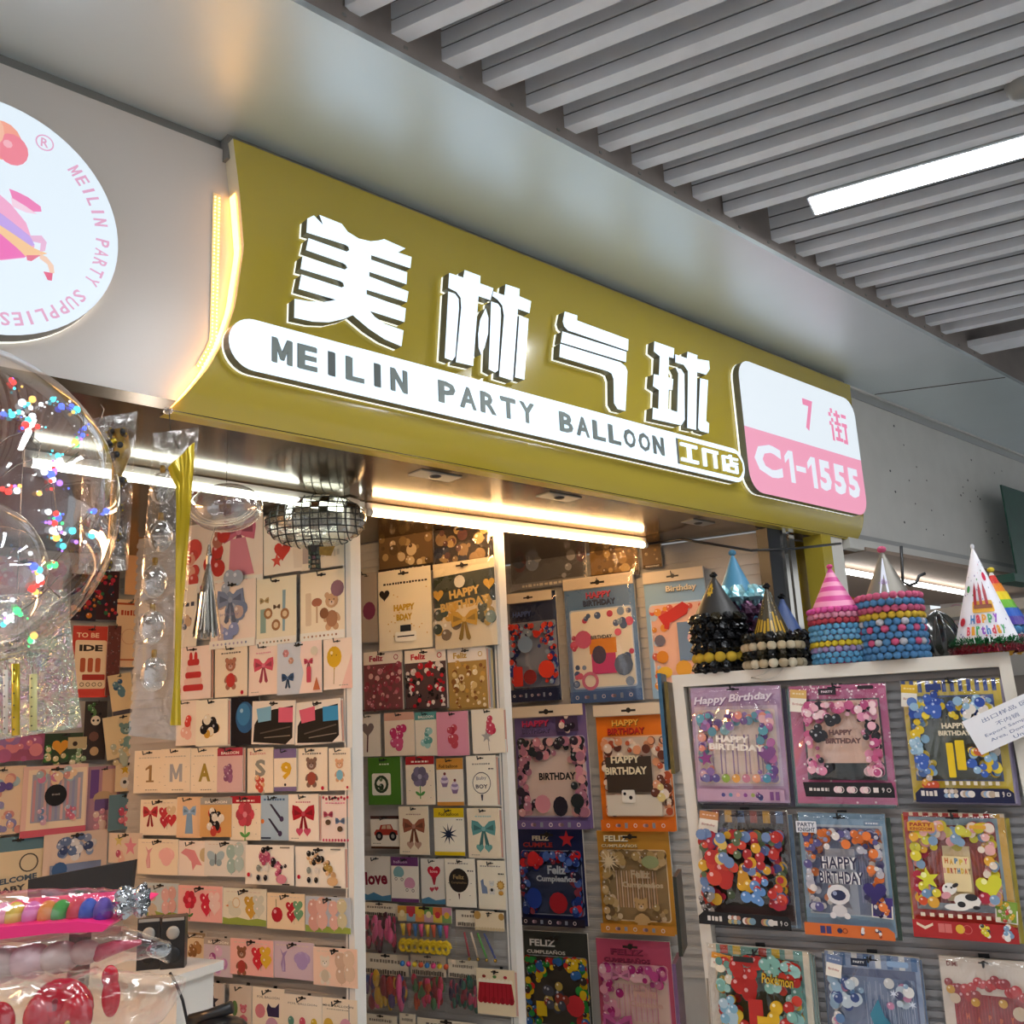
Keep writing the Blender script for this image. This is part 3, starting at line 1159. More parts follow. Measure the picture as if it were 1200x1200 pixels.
def m_balls(cols, n=10, seed=1, header=None, r=.34, rb=.32, txt=None):
    def f(A):
        if header:
            A.rect(0, 0, 1, .2, header)
            A.text(txt or 'BALLOON', .5, .13, .62, .07, 'f7efe2', .03)
        A.cluster(.5, .58, r, cols, n, rb, seed)
    return f


def m_bear(col, shirt=None, r=.3, extra=None):
    def f(A):
        A.scribble(.2, .8, .14, .035, '6d6258', 6)
        A.bear(.5, .38, r, col, shirt)
        A.ell(.85, .93, .05, RED, n=8)
        if extra:
            extra(A)
    return f


def m_flower(col, header, stem=GRN):
    def f(A):
        A.rect(0, 0, 1, .17, header)
        A.scribble(.2, .8, .11, .04, 'f6e9d8', 4)
        A.flower(.5, .42, .3, col, stem)
        for x, y in ((.85, .3), (.86, .6), (.12, .7), (.85, .85)):
            A.rect(x, y, x + .03, y + .012, '8d8375')
    return f


def m_pair(left, right):
    def f(A):
        left(A, .27, .52)
        right(A, .72, .5)
        A.scribble(.1, .9, .1, .03, 'd9c7b4', 7)
    return f


def s_balls(cols, r=.11):
    def g(A, x, y):
        k = A.w / A.h
        for i, (dx, dy) in enumerate(((-.09, -.12), (.1, -.16), (-.07, .12), (.11, .08))):
            A.balloon(x + dx, y + dy * k, r, cols[i % len(cols)])
        A.string(x, y + .1, x + .01, y + .3, 'a9a090', .004)
    return g


def s_hearts(cols, r=.13):
    def g(A, x, y):
        for i, (dx, dy) in enumerate(((-.09, -.13), (.1, -.17), (-.06, .12), (.12, .07))):
            A.heart(x + dx, y + dy, r, cols[i % len(cols)])
            A.ell(x + dx - .04, y + dy - .04, .02, 'f6e0d8', n=6)
        A.string(x, y + .15, x + .01, y + .34, 'a9a090', .004)
    return g


def s_tail(col):
    def g(A, x, y):
        A.poly([(x - .03, y + .3), (x - .06, y + .1), (x - .02, y - .12), (x - .08, y - .32), (x - .01, y - .2), (x + .1, y - .28), (x + .03, y - .1), (x + .05, y + .1), (x + .05, y + .3)], col)
        A.poly([(x - .03, y + .28), (x - .0, y - .1), (x + .02, y + .28)], mixc(col, 'ffffff', .3))
    return g


def s_shell(col):
    def g(A, x, y):
        for i in range(5):
            a = radians(30 + 30 * i)
            A.ell(x + cos(a) * .12, y - sin(a) * .12, .09, mixc(col, 'ffffff', .12 * (i % 2)), n=10)
        A.ell(x, y + .02, .14, col)
    return g


def s_bear(col, shirt=None):
    def g(A, x, y):
        A.bear(x, y - .13, .2, col, shirt)
    return g


def s_flower(col):
    def g(A, x, y):
        A.flower(x, y - .12, .15, col)
    return g


def s_butterfly(col):
    def g(A, x, y):
        for q in (-1, 1):
            A.ell(x + q * .1, y - .08, .12, col, ry=.08, rot=q * 30)
            A.ell(x + q * .08, y + .1, .07, mixc(col, '000000', .1), ry=.06)
        A.ell(x, y, .02, '6a6a70', ry=.1)
    return g


def s_cherry(col):
    def g(A, x, y):
        A.string(x - .02, y + .0, x - .03, y - .35, '3f5c35', .008)
        A.ball(x, y + .08, .15, col)
    return g


def s_duck(col):
    def g(A, x, y):
        A.ell(x + .02, y + .12, .15, col, ry=.09)
        A.ell(x - .08, y - .04, .08, col)
        A.poly([(x - .2, y - .03), (x - .13, y - .06), (x - .13, y)], ORG)
        A.ring(x + .05, y - .12, .09, .2, 'd9b98a', 12)
    return g


def grass(A, col='93a34a'):
    A.poly([(0, 1), (1, 1), (1, .84), (.8, .80), (.6, .85), (.35, .79), (.15, .84), (0, .80)], col)


def with_ground(fn, ground='c6d3d6', g=True):
    def f(A):
        A.rect(0, 0, 1, 1, ground)
        if g:
            grass(A)
        fn(A)
    return f


def bg(col, fn, header=None, txt=None, foot=None):
    def f(A):
        A.rect(0, 0, 1, 1, col)
        if header:
            A.rect(0, 0, 1, .18, header)
        if foot:
            A.rect(0, .9, 1, 1, foot)
        if txt:
            A.text(txt, .5, .115, .7, .065, 'f5eee0' if header else '6a5a52', .02)
        fn(A)
    return f


def m_dots(cols, seed):
    def f(A):
        rn = random.Random(seed)
        for i in range(26):
            t = rn.random()
            A.ball(.28 + t * .5 + rn.uniform(-.08, .08), .18 + t * .45 + rn.uniform(-.1, .1), rn.uniform(.03, .055), rn.choice(cols))
        for x, c in ((.3, '8d8f84'), (.46, 'e9dfd2')):
            A.balloon(x, .58, .045, c)
        for x, c in ((.3, BLK), (.45, cols[0])):
            A.balloon(x, .82, .04, c)
        A.ell(.78, .84, .11, cols[1], ry=.07)
        A.rect(.75, .03, .95, .07, '8d8375')
        A.ell(.1, .75, .035, RED, n=8)
        A.rect(.8, .95, .95, .985, BLK)
    return f


def m_star(col, header=None, n=5, q=.42):
    def f(A):
        if header:
            A.rect(0, 0, 1, .2, header)
            A.rect(0, .92, 1, 1, header)
            A.text('Foil balloon', .5, .13, .66, .07, '5a4a20', .02)
        A.star(.48, .55, .3, col, n, q, 5)
        A.scribble(.75, .95, .25, .02, BLK, 2)
    return f


def m_car(A):
    A.rect(0, 0, 1, .1, '4b3028')
    A.rect(0, .93, 1, 1, '4b2c1c')
    A.poly([(.12, .52), (.2, .42), (.3, .42), (.36, .28), (.72, .26), (.8, .42), (.94, .45), (.95, .58), (.14, .6)], 'a8382a')
    A.poly([(.38, .40), (.42, .30), (.54, .29), (.54, .40)], 'c9a58a')
    A.poly([(.57, .40), (.57, .29), (.69, .28), (.74, .40)], 'c9a58a')
    for x in (.3, .78):
        A.ell(x, .62, .13, BLK)
        A.ell(x, .62, .06, '8b8780')
    A.scribble(.08, .35, .84, .03, '8d8375', 3)


def m_word(t, col, foot=None, extra=None):
    def f(A):
        if foot:
            A.poly([(0, 1), (1, 1), (1, .86), (.7, .9), (.4, .82), (.2, .88), (0, .84)], foot)
        if extra:
            extra(A)
        A.text(t, .5, .5, .78, .3, col, .04, rot=3)
    return f


def m_boy(A):
    A.scribble(.2, .8, .17, .035, '9a8f86', 6)
    A.ring(.5, .55, .31, .07, '4a4652', 22)
    A.text('Baby', .5, .46, .34, .09, '8d8794', .0, rot=5)
    A.text('BOY', .5, .62, .40, .08, '57505c', .02)
    A.poly([(.46, .78), (.54, .78), (.52, .9), (.48, .9)], '4a4652')
    A.scribble(.75, .92, .27, .03, BLK, 2)


def m_pram(A):
    A.rect(0, 0, 1, .2, '6a3a68')
    A.rect(0, .92, 1, 1, '6a3a68')
    A.text('balloon', .35, .11, .5, .06, 'd3b6cf', .0)
    for x, y, c in ((.28, .36, '7fa9ab'), (.68, .6, 'cf93a8')):
        A.loc(x, y, [(cos(radians(a)), sin(radians(a))) for a in range(0, 181, 20)] + [(-.8, -.5), (.5, -.6), (.9, -.3)], .2, c)
        A.ring(x - .1, y + .13, .05, .35, '6a5a58', 10)
        A.ring(x + .12, y + .14, .05, .35, '6a5a58', 10)


def m_heartloves(A):
    A.poly([(0, 1), (1, 1), (1, .88), (.6, .92), (.3, .85), (0, .9)], '4d7f9c')
    A.heart(.55, .3, .28, RED)
    A.text('love', .55, .28, .32, .07, 'f0b9b4', .02)
    A.poly([(.45, .42), (.65, .42), (.58, .58), (.52, .58)], 'a32b38')
    A.heart(.45, .68, .1, 'b7414d')
    A.heart(.64, .66, .09, 'b7414d')


def m_black_balloon(A):
    A.scribble(.1, .8, .1, .03, '9a8f86', 7)
    A.ell(.45, .45, .33, '2e2722', n=22)
    A.text('Feliz', .45, .38, .36, .09, 'a98b5a', .02)
    A.text('Cumpleaños', .45, .50, .52, .06, '8d7350', .01)
    A.poly([(.42, .72), (.48, .72), (.46, .84), (.44, .84)], '4c1c1c')
    A.scribble(.75, .95, .25, .03, BLK, 2)
    for x, y in ((.85, .5), (.8, .75), (.12, .85), (.1, .5)):
        A.rect(x, y, x + .03, y + .012, BLK)


def m_animals(A):
    A.scribble(.1, .85, .12, .03, '9a8f86', 7)
    A.poly([(.1, .42), (.2, .38), (.22, .5), (.32, .55), (.34, .68), (.14, .68)], '77849c')
    A.bear(.5, .48, .17, 'd9d2c6')
    A.ell(.5, .6, .05, '2a2622')
    A.star(.82, .5, .15, 'b5843a', 10, .75)
    A.ell(.82, .5, .09, 'd9ac5c')
    A.ell(.82, .66, .09, 'c08e40', ry=.07)
    A.scribble(.75, .95, .27, .03, BLK, 2)


def m_ice(A):
    A.rect(0, 0, 1, .24, 'cf8f3e')
    A.text('Foil balloon', .45, .17, .7, .07, '3a2a18', .02)
    A.rect(0, .92, 1, 1, 'cf8f3e')
    for x, y in ((.3, .48), (.68, .62)):
        A.poly([(x - .14, y + .02), (x + .14, y + .02), (x + .08, y + .13), (x - .08, y + .13)], '8a6f8e')
        for i, (r, c) in enumerate(((.17, 'd8c6d2'), (.13, '9a86a8'), (.09, 'd8c6d2'))):
            A.ell(x, y - i * .045, r, c, ry=r * .45)
        A.ell(x + .01, y - .15, .05, '7c3a3c')


def m_green(A):
    A.rect(0, 0, 1, 1, '4c7a2a')
    A.scribble(.35, .65, .15, .035, 'dfe6c8', 3)
    A.rrect(.12, .34, .7, .8, .05, 'e9e2cf')
    A.ring(.41, .57, .22, .35, '30402a', 14)
    A.cluster(.41, .57, .16, ['e9e2cf', '30402a', '6b7a52'], 6, .4, 3)


def m_redcake(A):
    A.rect(0, 0, 1, 1, 'f6e2d6')
    for i, (y, c) in enumerate(((.3, 'c23a3a'), (.42, 'f0c9bd'), (.54, 'c23a3a'), (.66, 'f0c9bd'), (.78, 'c23a3a'))):
        A.rrect(.33 - i * .03, y - .06, .67 + i * .03, y + .06, .05, c)
    for x in (.43, .57):
        A.ell(x, .2, .05, 'c23a3a', ry=.11)
    A.text('PARTY', .13, .8, .2, .06, RED, .02, rot=90)


def m_drum(A):
    A.rect(0, 0, 1, 1, '201d22')
    A.ell(.5, .42, .33, '2f5f8f', ry=.42, n=20)
    A.ell(.45, .36, .24, '3f7cae', ry=.3, n=16)
    A.ell(.38, .28, .06, '9cc3da', n=8)


def m_bag(c1, c2):
    def f(A):
        A.rect(0, 0, 1, 1, 'e9dccb')
        A.poly([(.04, .95), (.06, .55), (.2, .3), (.5, .2), (.95, .12), (.95, .85), (.8, 1)], '26221f')
        A.poly([(.1, .18), (.45, .12), (.45, .45), (.15, .5)], c1)
        A.rect(.62, .16, .95, .5, c2)
        A.string(.2, .75, .9, .6, '5a5048', .012)
        A.string(.3, .85, .9, .8, '8a7f70', .008)
    return f


def m_darts(A):
    A.rect(0, 0, 1, 1, 'a9c0d2')
    A.scribble(.15, .85, .1, .05, '4f6f92', 6)
    for x, y in ((.45, .2), (.4, .52)):
        A.poly([(x - .1, y), (x - .03, y), (x + .3, y + .3), (x + .22, y + .32)], '3b3448')
        A.ell(x + .3, y + .33, .07, '4b3b58')
    A.ell(.12, .58, .06, ORG, n=8)
    A.rect(.05, .93, .4, .97, '39435a')


def m_minibows(A):
    A.rect(0, 0, 1, 1, 'f1dccf')
    for i in range(9):
        A.ell(.06 + i * .11, .05 + (i % 2) * .03, .045, 'c23a4a', n=8)
        A.ell(.06 + i * .11, .96, .04, 'c8506a', n=8)
    A.scribble(.15, .85, .17, .03, PINK, 5)
    for x, y, c in ((.25, .42, 'a03a50'), (.68, .56, '5a6b86')):
        A.bow(x, y, .17, c, False)
        A.ell(x, y + .16, .1, '5b4636', ry=.08)


def m_bottlecard(A):
    A.rect(0, 0, 1, 1, 'f4d9ca')
    A.poly([(0, 0), (.55, 0), (.52, .3), (.6, .6), (.5, 1), (0, 1)], 'c9cfd8')
    A.flower(.2, .2, .07, 'd58f8f', None)
    A.flower(.32, .35, .06, 'd9a68f', None)
    A.bow(.25, .68, .14, '3b5578')
    A.bow(.72, .4, .1, 'c64a5c')
    A.rrect(.68, .5, .78, .8, .02, 'c64a5c')
    A.ell(.85, .2, .08, 'd9cdb6')
    A.poly([(.82, .95), (.9, .7), (.98, .95)], 'c9734a')


def m_yballoon(A):
    A.rect(0, 0, 1, 1, 'f3ddc9')
    A.poly([(1, .3), (1, 1), (.6, 1)], 'f0c4b4')
    A.balloon(.38, .36, .26, 'd9ab28')
    for q in (-1, 1):
        A.ell(.38 + q * .08, .33, .018, '3a2a10', n=6)
    A.string(.38, .6, .36, .9, 'a98c4a', .012)
    A.scribble(.55, .85, .93, .02, 'a89c8a', 3)


def m_big(cols, deco, base='f0e6d4', foot=True, word=None, frame=None, bears=False):
    """larger party-set card: figures over a pale ground and a footer of tiny pictures"""
    def f(A):
        A.rect(0, 0, 1, 1, base)
        if frame:
            A.ring(.5, .42, .30, .06, frame, 20)
        deco(A)
        if foot:
            A.rect(0, .88, 1, 1, 'efe9dc')
            rn = random.Random(len(cols) * 3 + int(A.w * 1e4))
            for i in range(9):
                A.ell(.1 + i * .09, .94, .022, rn.choice(cols), n=6)
        if word:
            A.text(word[0], .5, .09, .7, .06, word[1], .02)
    return f


def deco_bowpink(A):
    A.bow(.72, .32, .2, 'cf7186')
    A.poly([(.62, .4), (.8, .4), (.9, .86), (.6, .86)], 'd98b9a')
    A.cluster(.45, .5, .2, ['8a4a38', 'c2403a', 'b5705a'], 7, .35, 4)
    A.ell(.18, .45, .1, 'd9574f')
    A.cluster(.15, .7, .16, ['e0a78f', 'c9504a'], 6, .35, 6)


def deco_straw(A):
    A.bow(.5, .3, .24, 'c9493e', False)
    A.heart(.2, .18, .17, '4a4238')
    A.heart(.5, .62, .22, 'c8453c')
    A.star(.35, .78, .16, 'd0574a')
    A.poly([(.75, .35), (1, .45), (1, .95), (.8, .95)], 'e3d6c4')


def deco_bluebow(A):
    A.cluster(.5, .25, .42, ['8795ad', 'a9b2c2', 'c0a9a0', '7e8ba8'], 16, .28, 8)
    A.bow(.45, .28, .3, '7f8ca9')
    A.text('birthday', .4, .50, .5, .06, '8f86a0', .0)
    A.cluster(.4, .72, .28, ['8b96c0', 'c4b3b0', 'b7a8b8'], 8, .36, 9)


def deco_greenbear(A):
    A.rect(.1, .45, .24, .8, '93ab9d')
    A.bow(.2, .33, .12, 'b59a6a', False)
    A.poly([(.66, .2), (.74, .2), (.72, .8), (.66, .8)], '8fa9b0')
    for x, y in ((.3, .52), (.72, .55), (.5, .7)):
        A.ell(x, y, .11, 'a5764e')
        A.ell(x, y, .06, 'e0c7a0')
    A.bow(.52, .44, .09, '6f5a48', False)


def deco_brownbear(A):
    A.rrect(.12, .3, .25, .78, .03, 'dcc3a2')
    A.ell(.38, .45, .12, 'a8674e', ry=.08)
    A.rect(.36, .5, .40, .75, 'c9a680')
    A.bear(.72, .45, .28, 'c99f78', 'a87858')
    A.ell(.85, .28, .15, '8d6a76')
    A.ell(.55, .62, .1, '8a5a3c')


NOGROUP = {}


def card(pl, parent, tl, br, label, fn, base='f2e1c6', lift=.03, mt=None, tilt=0.0, lean=None, th=.003, sleeve=False, stack=0, hook=True, name='foil_balloon_card', cat='card', stackcol='e3d8c6', group=None):
    u, z, W, H = place(pl, tl, br, lift)
    root = empty(name, pl.P(u, z, lift), pl.az, label, cat, group)
    rn = random.Random(hash((round(tl[0]), round(tl[1]))) & 0xffff)
    root.rotation_euler = (radians(lean if lean is not None else rn.uniform(0, 1.2)), radians(tilt), pl.az)
    A = Art(W, H)
    fn(A)
    if hook:
        slot(A)
    me = A.mesh('printed_sheet', mt or M_CARD, th, base)
    link('printed_sheet', me, root)
    for k in range(stack):
        A2 = Art(W, H)
        A2.rect(0, 0, 1, 1, stackcol)
        A2.rect(.93, .03, 1, .97, mixc(stackcol, ['c26a5a', '6a7a9a', 'b59a4a', 'd9c9b0'][k % 4], .5))
        o = link('sheet_behind', A2.mesh('sheet_behind', M_CARD, .002, stackcol), root, loc=((k + 1) * .007, (k + 1) * .006, -.003 * (k + 1)))
    if hook:
        # the hook that carries the card is a part of the wall
        M = Matrix.Rotation(-pl.az, 4, 'Z')
        wall = HK[id(pl)]
        P = pl.P(u, z - .045 * W - .004, 0) - wall.location
        L = M @ P
        link('hook', hookme, wall, loc=L)
    if sleeve:
        sleeve_part(root, W, H, rn)
    return root


def sleeve_part(root, W, H, rn, front=-.007, nu=22, ridge=0.0):
    ph = [rn.uniform(0, 6) for _ in range(4)]
    b = MB()

    def f(a, c):
        x = (a - .5) * W * 1.03
        zz = -H * (c * 1.03 - .012)
        ang = atan2(x, .02 + c * H)
        fold = (sin(ang * 17 + ph[0]) * .5 + sin(ang * 31 + ph[1]) * .3) * min(1, c * 3) * (1 - c * .6)
        y = front - .006 - .006 * sin(pi * a) * sin(pi * min(1, c * 1.2)) - .005 * fold - .002 * sin(c * 9 + ph[2] + a * 5)
        if ridge:
            y -= ridge * (max(0, 1 - abs(sin(ang * 4.5 + ph[3])) * 5) + .7 * max(0, 1 - abs(sin(ang * 7.3 + ph[1])) * 7)) * min(1, c * 5) * max(0, 1 - c * 1.1)
            y -= .004 * noise.noise(Vector((a * 5 + ph[0], c * 6, ph[1])))
        if a in (0, 1) or c in (0, 1):
            y = front + .003
        return (x, y, zz)
    b.grid(f, nu, 22 if nu < 30 else 34, M_SLEEVE)
    b.build('clear_sleeve', root, smooth=True)


HK[id(PL0)] = W0
HK[id(PL1)] = W1
HK[id(PL2)] = W2
HK[id(PL3)] = W3


def row(pl, wall, where, items, lift0=.03, **kw):
    for i, it in enumerate(items):
        tl, br, lab, fn = it[:4]
        k = dict(kw)
        if len(it) > 4:
            k.update(it[4])
        card(pl, wall, tl, br, lab + ', ' + where, fn, lift=k.pop('lift', lift0 + (i % 2) * .006 + .002 * (i % 3)), **k)


# --------------------------------------------------------------- left display wall, row by row
row(PL1, W1, 'top row, left wall', [
    ((212, 606), (307, 684), 'large card with a pink ribbon bow and red flowers', m_big(['cf7186', 'b5705a'], deco_bowpink, 'f2e0cf')),
    ((309, 606), (353, 668), 'card with red strawberry bows', m_big(['c8453c', 'e0a78f'], deco_straw, 'efe4d2', foot=False)),
    ((352, 630), (403, 662), 'plain pale card mostly hidden behind the mirrored balloon', m_big(['8d8375'], lambda A: (A.rect(.05, .1, .2, .8, 'b7a8a0'), A.scribble(.3, .9, .6, .2, 'cdbfae', 5)), 'e9dcc6', foot=False)),
], lift0=.03)
row(PL1, W1, 'second row, left wall', [
    ((204, 690), (229, 757), 'narrow card with dark script', m_big(['3b3448'], lambda A: (A.scribble(.1, .9, .3, .08, '4a4a58', 3), A.cluster(.5, .6, .3, ['5a6070', 'd0b090'], 6, .4, 2)), foot=False)),
    ((248, 685), (299, 756), 'card with a grey-blue bow and pastel balloons', m_big(['8795ad', 'b7a8b8'], deco_bluebow, 'f1dfcf')),
    ((301, 680), (347, 754), 'card with pale green figures and donut faces', m_big(['6f7a6c', 'a5764e'], deco_greenbear, 'ece2c6')),
    ((352, 673), (404, 747), 'card with a brown bear holding balloons', m_big(['8a5a3c', 'c99f78'], deco_brownbear, 'f0dfc0')),
], lift0=.03)
row(PL1, W1, 'third row, left wall', [
    ((207, 760), (246, 818), 'card with a red and white tiered cake', m_redcake, dict(stack=1)),
    ((252, 759), (289, 815), 'card with a brown bear in a red shirt', m_bear('a8705a', 'c2403a')),
    ((292, 757), (326, 813), 'card with a striped pink ribbon bow', bg('f4dccb', m_bow('d0566a'))),
    ((325, 755), (377, 811), 'two-coloured card with flowers and a little blue bow', m_bottlecard, dict(lift=.045)),
    ((379, 750), (413, 806), 'card with a yellow smiling balloon', m_yballoon, dict(lift=.04)),
])
row(PL1, W1, 'fourth row, left wall', [
    ((207, 822), (232, 873), 'card with red round balloons', bg('f4e2d0', m_balls(['c2263a', 'e9b5a5', 'd9483f'], 6, 4, None, .3, .5))),
    ((230, 821), (266, 873), 'card with golden and black balloons', bg('f5ead2', m_balls([GOLD, BLK, 'e9dfc8', ORG], 11, 7, None, .36, .34)), dict(stack=3, lift=.045)),
    ((271, 818), (303, 873), 'black card with a single blue balloon', m_drum, dict(base='201d22')),
    ((296, 823), (346, 871), 'black cap pack with a pale blue tag', m_bag('7fb2cc', 'd9647a'), dict(lift=.05, tilt=2)),
    ((345, 823), (399, 870), 'black cap pack with pink and blue tags', m_bag('d9647a', '3b8fbf'), dict(lift=.044, tilt=-2, stack=1)),
])
row(PL1, W1, 'fifth row, left wall', [
    ((158, 880), (192, 929), 'white card with a bronze figure 1', m_letter('1', 'a07c4e')),
    ((189, 878), (222, 929), 'white card with a silver letter M', m_letter('M', 'a9a9ac')),
    ((223, 877), (255, 929), 'white card with a golden letter A', m_letter('A', 'a48b3c')),
    ((255, 877), (284, 928), 'red-topped card with a purple balloon tower', bg('d9b4b0', m_balls(['8f5a7a', 'a0688a'], 10, 3, None, .26, .4), 'a83a48', 'BALLOON'), dict(stack=1)),
    ((290, 877), (320, 929), 'white card with a silver letter S over little balls', (lambda A: (A.text('Balloon', .4, .12, .6, .07, RED, .0), A.text('S', .5, .45, .4, .38, '8d8a80', .04), A.cluster(.5, .82, .3, ['c9503f', 'e0b080', 'b9b0a0'], 8, .3, 5)))),
    ((321, 878), (347, 927), 'violet-edged card with a golden figure 9', (lambda A: (A.rect(0, 0, 1, .22, '7a6a92'), A.rect(0, .9, 1, 1, '7a6a92'), A.text('9', .55, .52, .48, .42, 'd9a92a', .05), A.ell(.5, .85, .05, BLK)))),
    ((347, 877), (384, 927), 'white card with a grey-brown teddy bear', m_bear('7d6152', '9a4a3a')),
    ((385, 877), (411, 926), 'white card with a baby in a blue suit', m_bear('d9a57c', '7fb5c8', .34)),
])
row(PL1, W1, 'sixth row, left wall', [
    ((165, 937), (208, 979), 'wide card with a red bow and heart balloons', m_pair(lambda A, x, y: A.bow(x, y - .15, .2, 'c23a42'), s_hearts(['c23a42', 'd9c19a', 'b5303f']))),
    ((208, 934), (236, 982), 'peach card with a long blue bow', bg('e8c49c', (lambda A: (A.poly([(.4, .4), (.6, .4), (.66, .9), (.34, .9)], '7fa0c2'), A.bow(.5, .36, .27, '8fb0d2', False)))), dict(lift=.03)),
    ((235, 935), (271, 981), 'grey and orange card with a black tower of balls', bg('d9a86a', m_balls([BLK, 'e9e0d0', 'c2453a'], 14, 5, None, .3, .34), 'a9a7a0', 'BALLOON'), dict(lift=.038)),
    ((270, 933), (305, 985), 'red-topped card with a big red flower', m_flower('c94a58', 'b02a35')),
    ((304, 932), (339, 985), 'blue card with two dark party poppers', m_darts),
    ((338, 931), (373, 986), 'white card with a crimson bow over a heart', bg('f6e6d2', m_bow('b3202f', 'c8506a', .38)), dict(stack=2)),
    ((377, 932), (410, 987), 'card edged in pink dots with two tiny bows', m_minibows, dict(stack=1)),
])
row(PL1, W1, 'seventh row, left wall', [
    ((128, 976), (166, 1012), 'small card with pink stars', bg('d9c6b4', lambda A: (A.star(.65, .45, .2, 'd98a9a'), A.star(.3, .25, .14, 'cfc07a'), A.cluster(.4, .75, .2, ['b0506a', 'd9b0a0'], 5, .4, 3)))),
    ((162, 983), (208, 1026), 'card with a pink mermaid tail and shell', m_pair(s_tail('e0a0a0'), s_shell('f0b9b4'))),
    ((207, 985), (242, 1027), 'card with a pink dolphin balloon', bg('f1e2d4', lambda A: (A.poly([(.15, .35), (.3, .22), (.6, .28), (.75, .55), (.85, .7), (.66, .68), (.55, .85), (.5, .6), (.35, .45)], 'dd9096'), A.ell(.92, .4, .16, 'c8b48a')))),
    ((240, 985), (289, 1028), 'card with a pale blue butterfly balloon', bg('e3ddd2', m_pair(s_butterfly('a6bcc4'), s_balls(['9fb8b0', 'b3c6c0'])))),
    ((288, 990), (344, 1038), 'card scattered with black and pink balls', bg('f5ead8', m_dots(['2a2024', 'd98a9a', 'b04a6a'], 2)), dict(lift=.05)),
    ((346, 992), (404, 1041), 'card scattered with black and gold balls', bg('f5ead8', m_dots(['2a2420', 'd9b080', 'b0904a'], 5)), dict(lift=.042, stack=1)),
])
row(PL1, W1, 'eighth row, left wall', [
    ((168, 1034), (209, 1078), 'pale blue card with a cat and pink balloons on grass', with_ground(m_pair(s_bear('c9b9a4'), s_balls(['e3b4b0', 'd9a7a0'])))),
    ((209, 1037), (260, 1082), 'pink card with a red tulip and heart balloons', bg('f0b4ad', m_pair(s_flower('cf2f45'), s_hearts(['cf2f45', 'f0cfc6'])))),
    ((261, 1040), (312, 1086), 'cream card with a duck and golden hearts on grass', with_ground(m_pair(s_duck('d3d0bb'), s_hearts(['c79a3a', 'cdcbb8'])), 'e3dcc6')),
    ((313, 1046), (357, 1091), 'cream card with a cherry and red and green hearts', bg('edd3ae', m_pair(s_cherry('b0202f'), s_hearts(['b0202f', '6f9a72']))),),
    ((358, 1050), (411, 1095), 'pale card with pink owl balloons over a meadow', with_ground(m_pair(s_balls(['cf9a8c', 'd9aa9c'], .13), s_balls(['d9aa9c', 'c9c09a'], .11)), 'b3bcc6'), dict(lift=.04)),
])
row(PL1, W1, 'ninth row, left wall', [
    ((217, 1092), (240, 1128), 'small brown-topped card with bear-brown balloons', bg('e3cda9', m_balls(['8a6038', 'a87a4a'], 8, 2, None, .34, .4), '9a8468', 'BALLOON')),
    ((239, 1098), (272, 1146), 'lilac card with a bunch of purple balloons', bg('cdbfc8', m_balls(['9a4a86', 'c28ac0', 'd9b4d0'], 12, 3, None, .36, .34), 'b3a69a', 'BALLOON')),
    ((270, 1099), (320, 1146), 'pink card with a brown teddy and heart balloons', bg('f0b8ae', m_pair(s_bear('8a5a42', 'a8403a'), s_hearts(['cf2f3a', 'e0b43c']))), dict(lift=.042)),
    ((319, 1102), (368, 1150), 'lilac card with a purple mermaid tail', bg('cfb9c4', m_pair(s_tail('9a83b0'), s_shell('a892c0'))), dict(lift=.036)),
    ((367, 1109), (419, 1159), 'cream card with a kitten and beige balloons', bg('ecc9b0', m_pair(s_bear('e0d3c0', 'c9b9a0'), s_balls(['cdab90', 'd9bca0'], .13))), dict(lift=.045)),
])
row(PL1, W1, 'bottom row, left wall', [
    ((233, 1150), (262, 1208), 'card with a black star figure', bg('c9bcae', lambda A: (A.star(.55, .4, .26, '2b2630'), A.rrect(.35, .6, .75, .95, .05, '3b3440')))),
    ((269, 1153), (294, 1212), 'narrow card with a pink plant figure', bg('d3c3b0', lambda A: (A.ell(.25, .5, .14, '5d7a4a', ry=.25), A.bear(.65, .5, .28, 'c86a78')))),
    ((296, 1156), (333, 1216), 'white foil balloon card with a black eared mask', bg('f1e3cc', lambda A: (A.text('FOIL BALLOON', .5, .2, .7, .05, '6a5a52', .0), A.poly([(.45, .45), (.5, .32), (.6, .4), (.72, .4), (.84, .3), (.84, .6), (.5, .6)], '3b3050'), A.ell(.25, .5, .16, 'd3828a'), A.ell(.62, .8, .2, 'c99ab0')))),
    ((332, 1164), (377, 1222), 'white foil balloon card with coloured tiny balloons', bg('f0e2cc', lambda A: (A.text('FOIL BALLOON', .5, .2, .75, .045, '6a5f58', .0), [A.balloon(.2 + i * .3, .6, .08, c) for i, c in enumerate(('5f8f80', 'd0566a', 'd9b43a'))]))),
    ((374, 1168), (419, 1226), 'white balloon card with pastel round balloons', bg('ecd9bd', lambda A: (A.text('MHEE BALLOON', .5, .17, .8, .05, '4a4038', .01), A.scribble(.2, .8, .25, .02, '8d8375', 8), A.ell(.25, .6, .13, 'd9b04a'), A.ell(.7, .6, .15, 'd998a8')))),
])
# --------------------------------------------------------------- middle display wall
def deco_doodle(A):
    A.scribble(.1, .95, .17, .03, '3b332c', 12)
    A.heart(.12, .3, .1, '2c2622')
    for i in range(20):
        rn = random.Random(i)
        A.ell(rn.uniform(.1, .95), rn.uniform(.25, .85), .012, GOLD, n=5)
    A.text('HAPPY', .5, .48, .4, .08, 'c9a33f', .06)
    A.text('BDAY', .5, .6, .3, .08, 'c9a33f', .06)
    A.rect(.42, .70, .62, .78, '30343a')
    A.rrect(.32, .78, .72, .9, .03, 'f3ede0')
    A.rect(.36, .83, .68, .845, '2c2622')


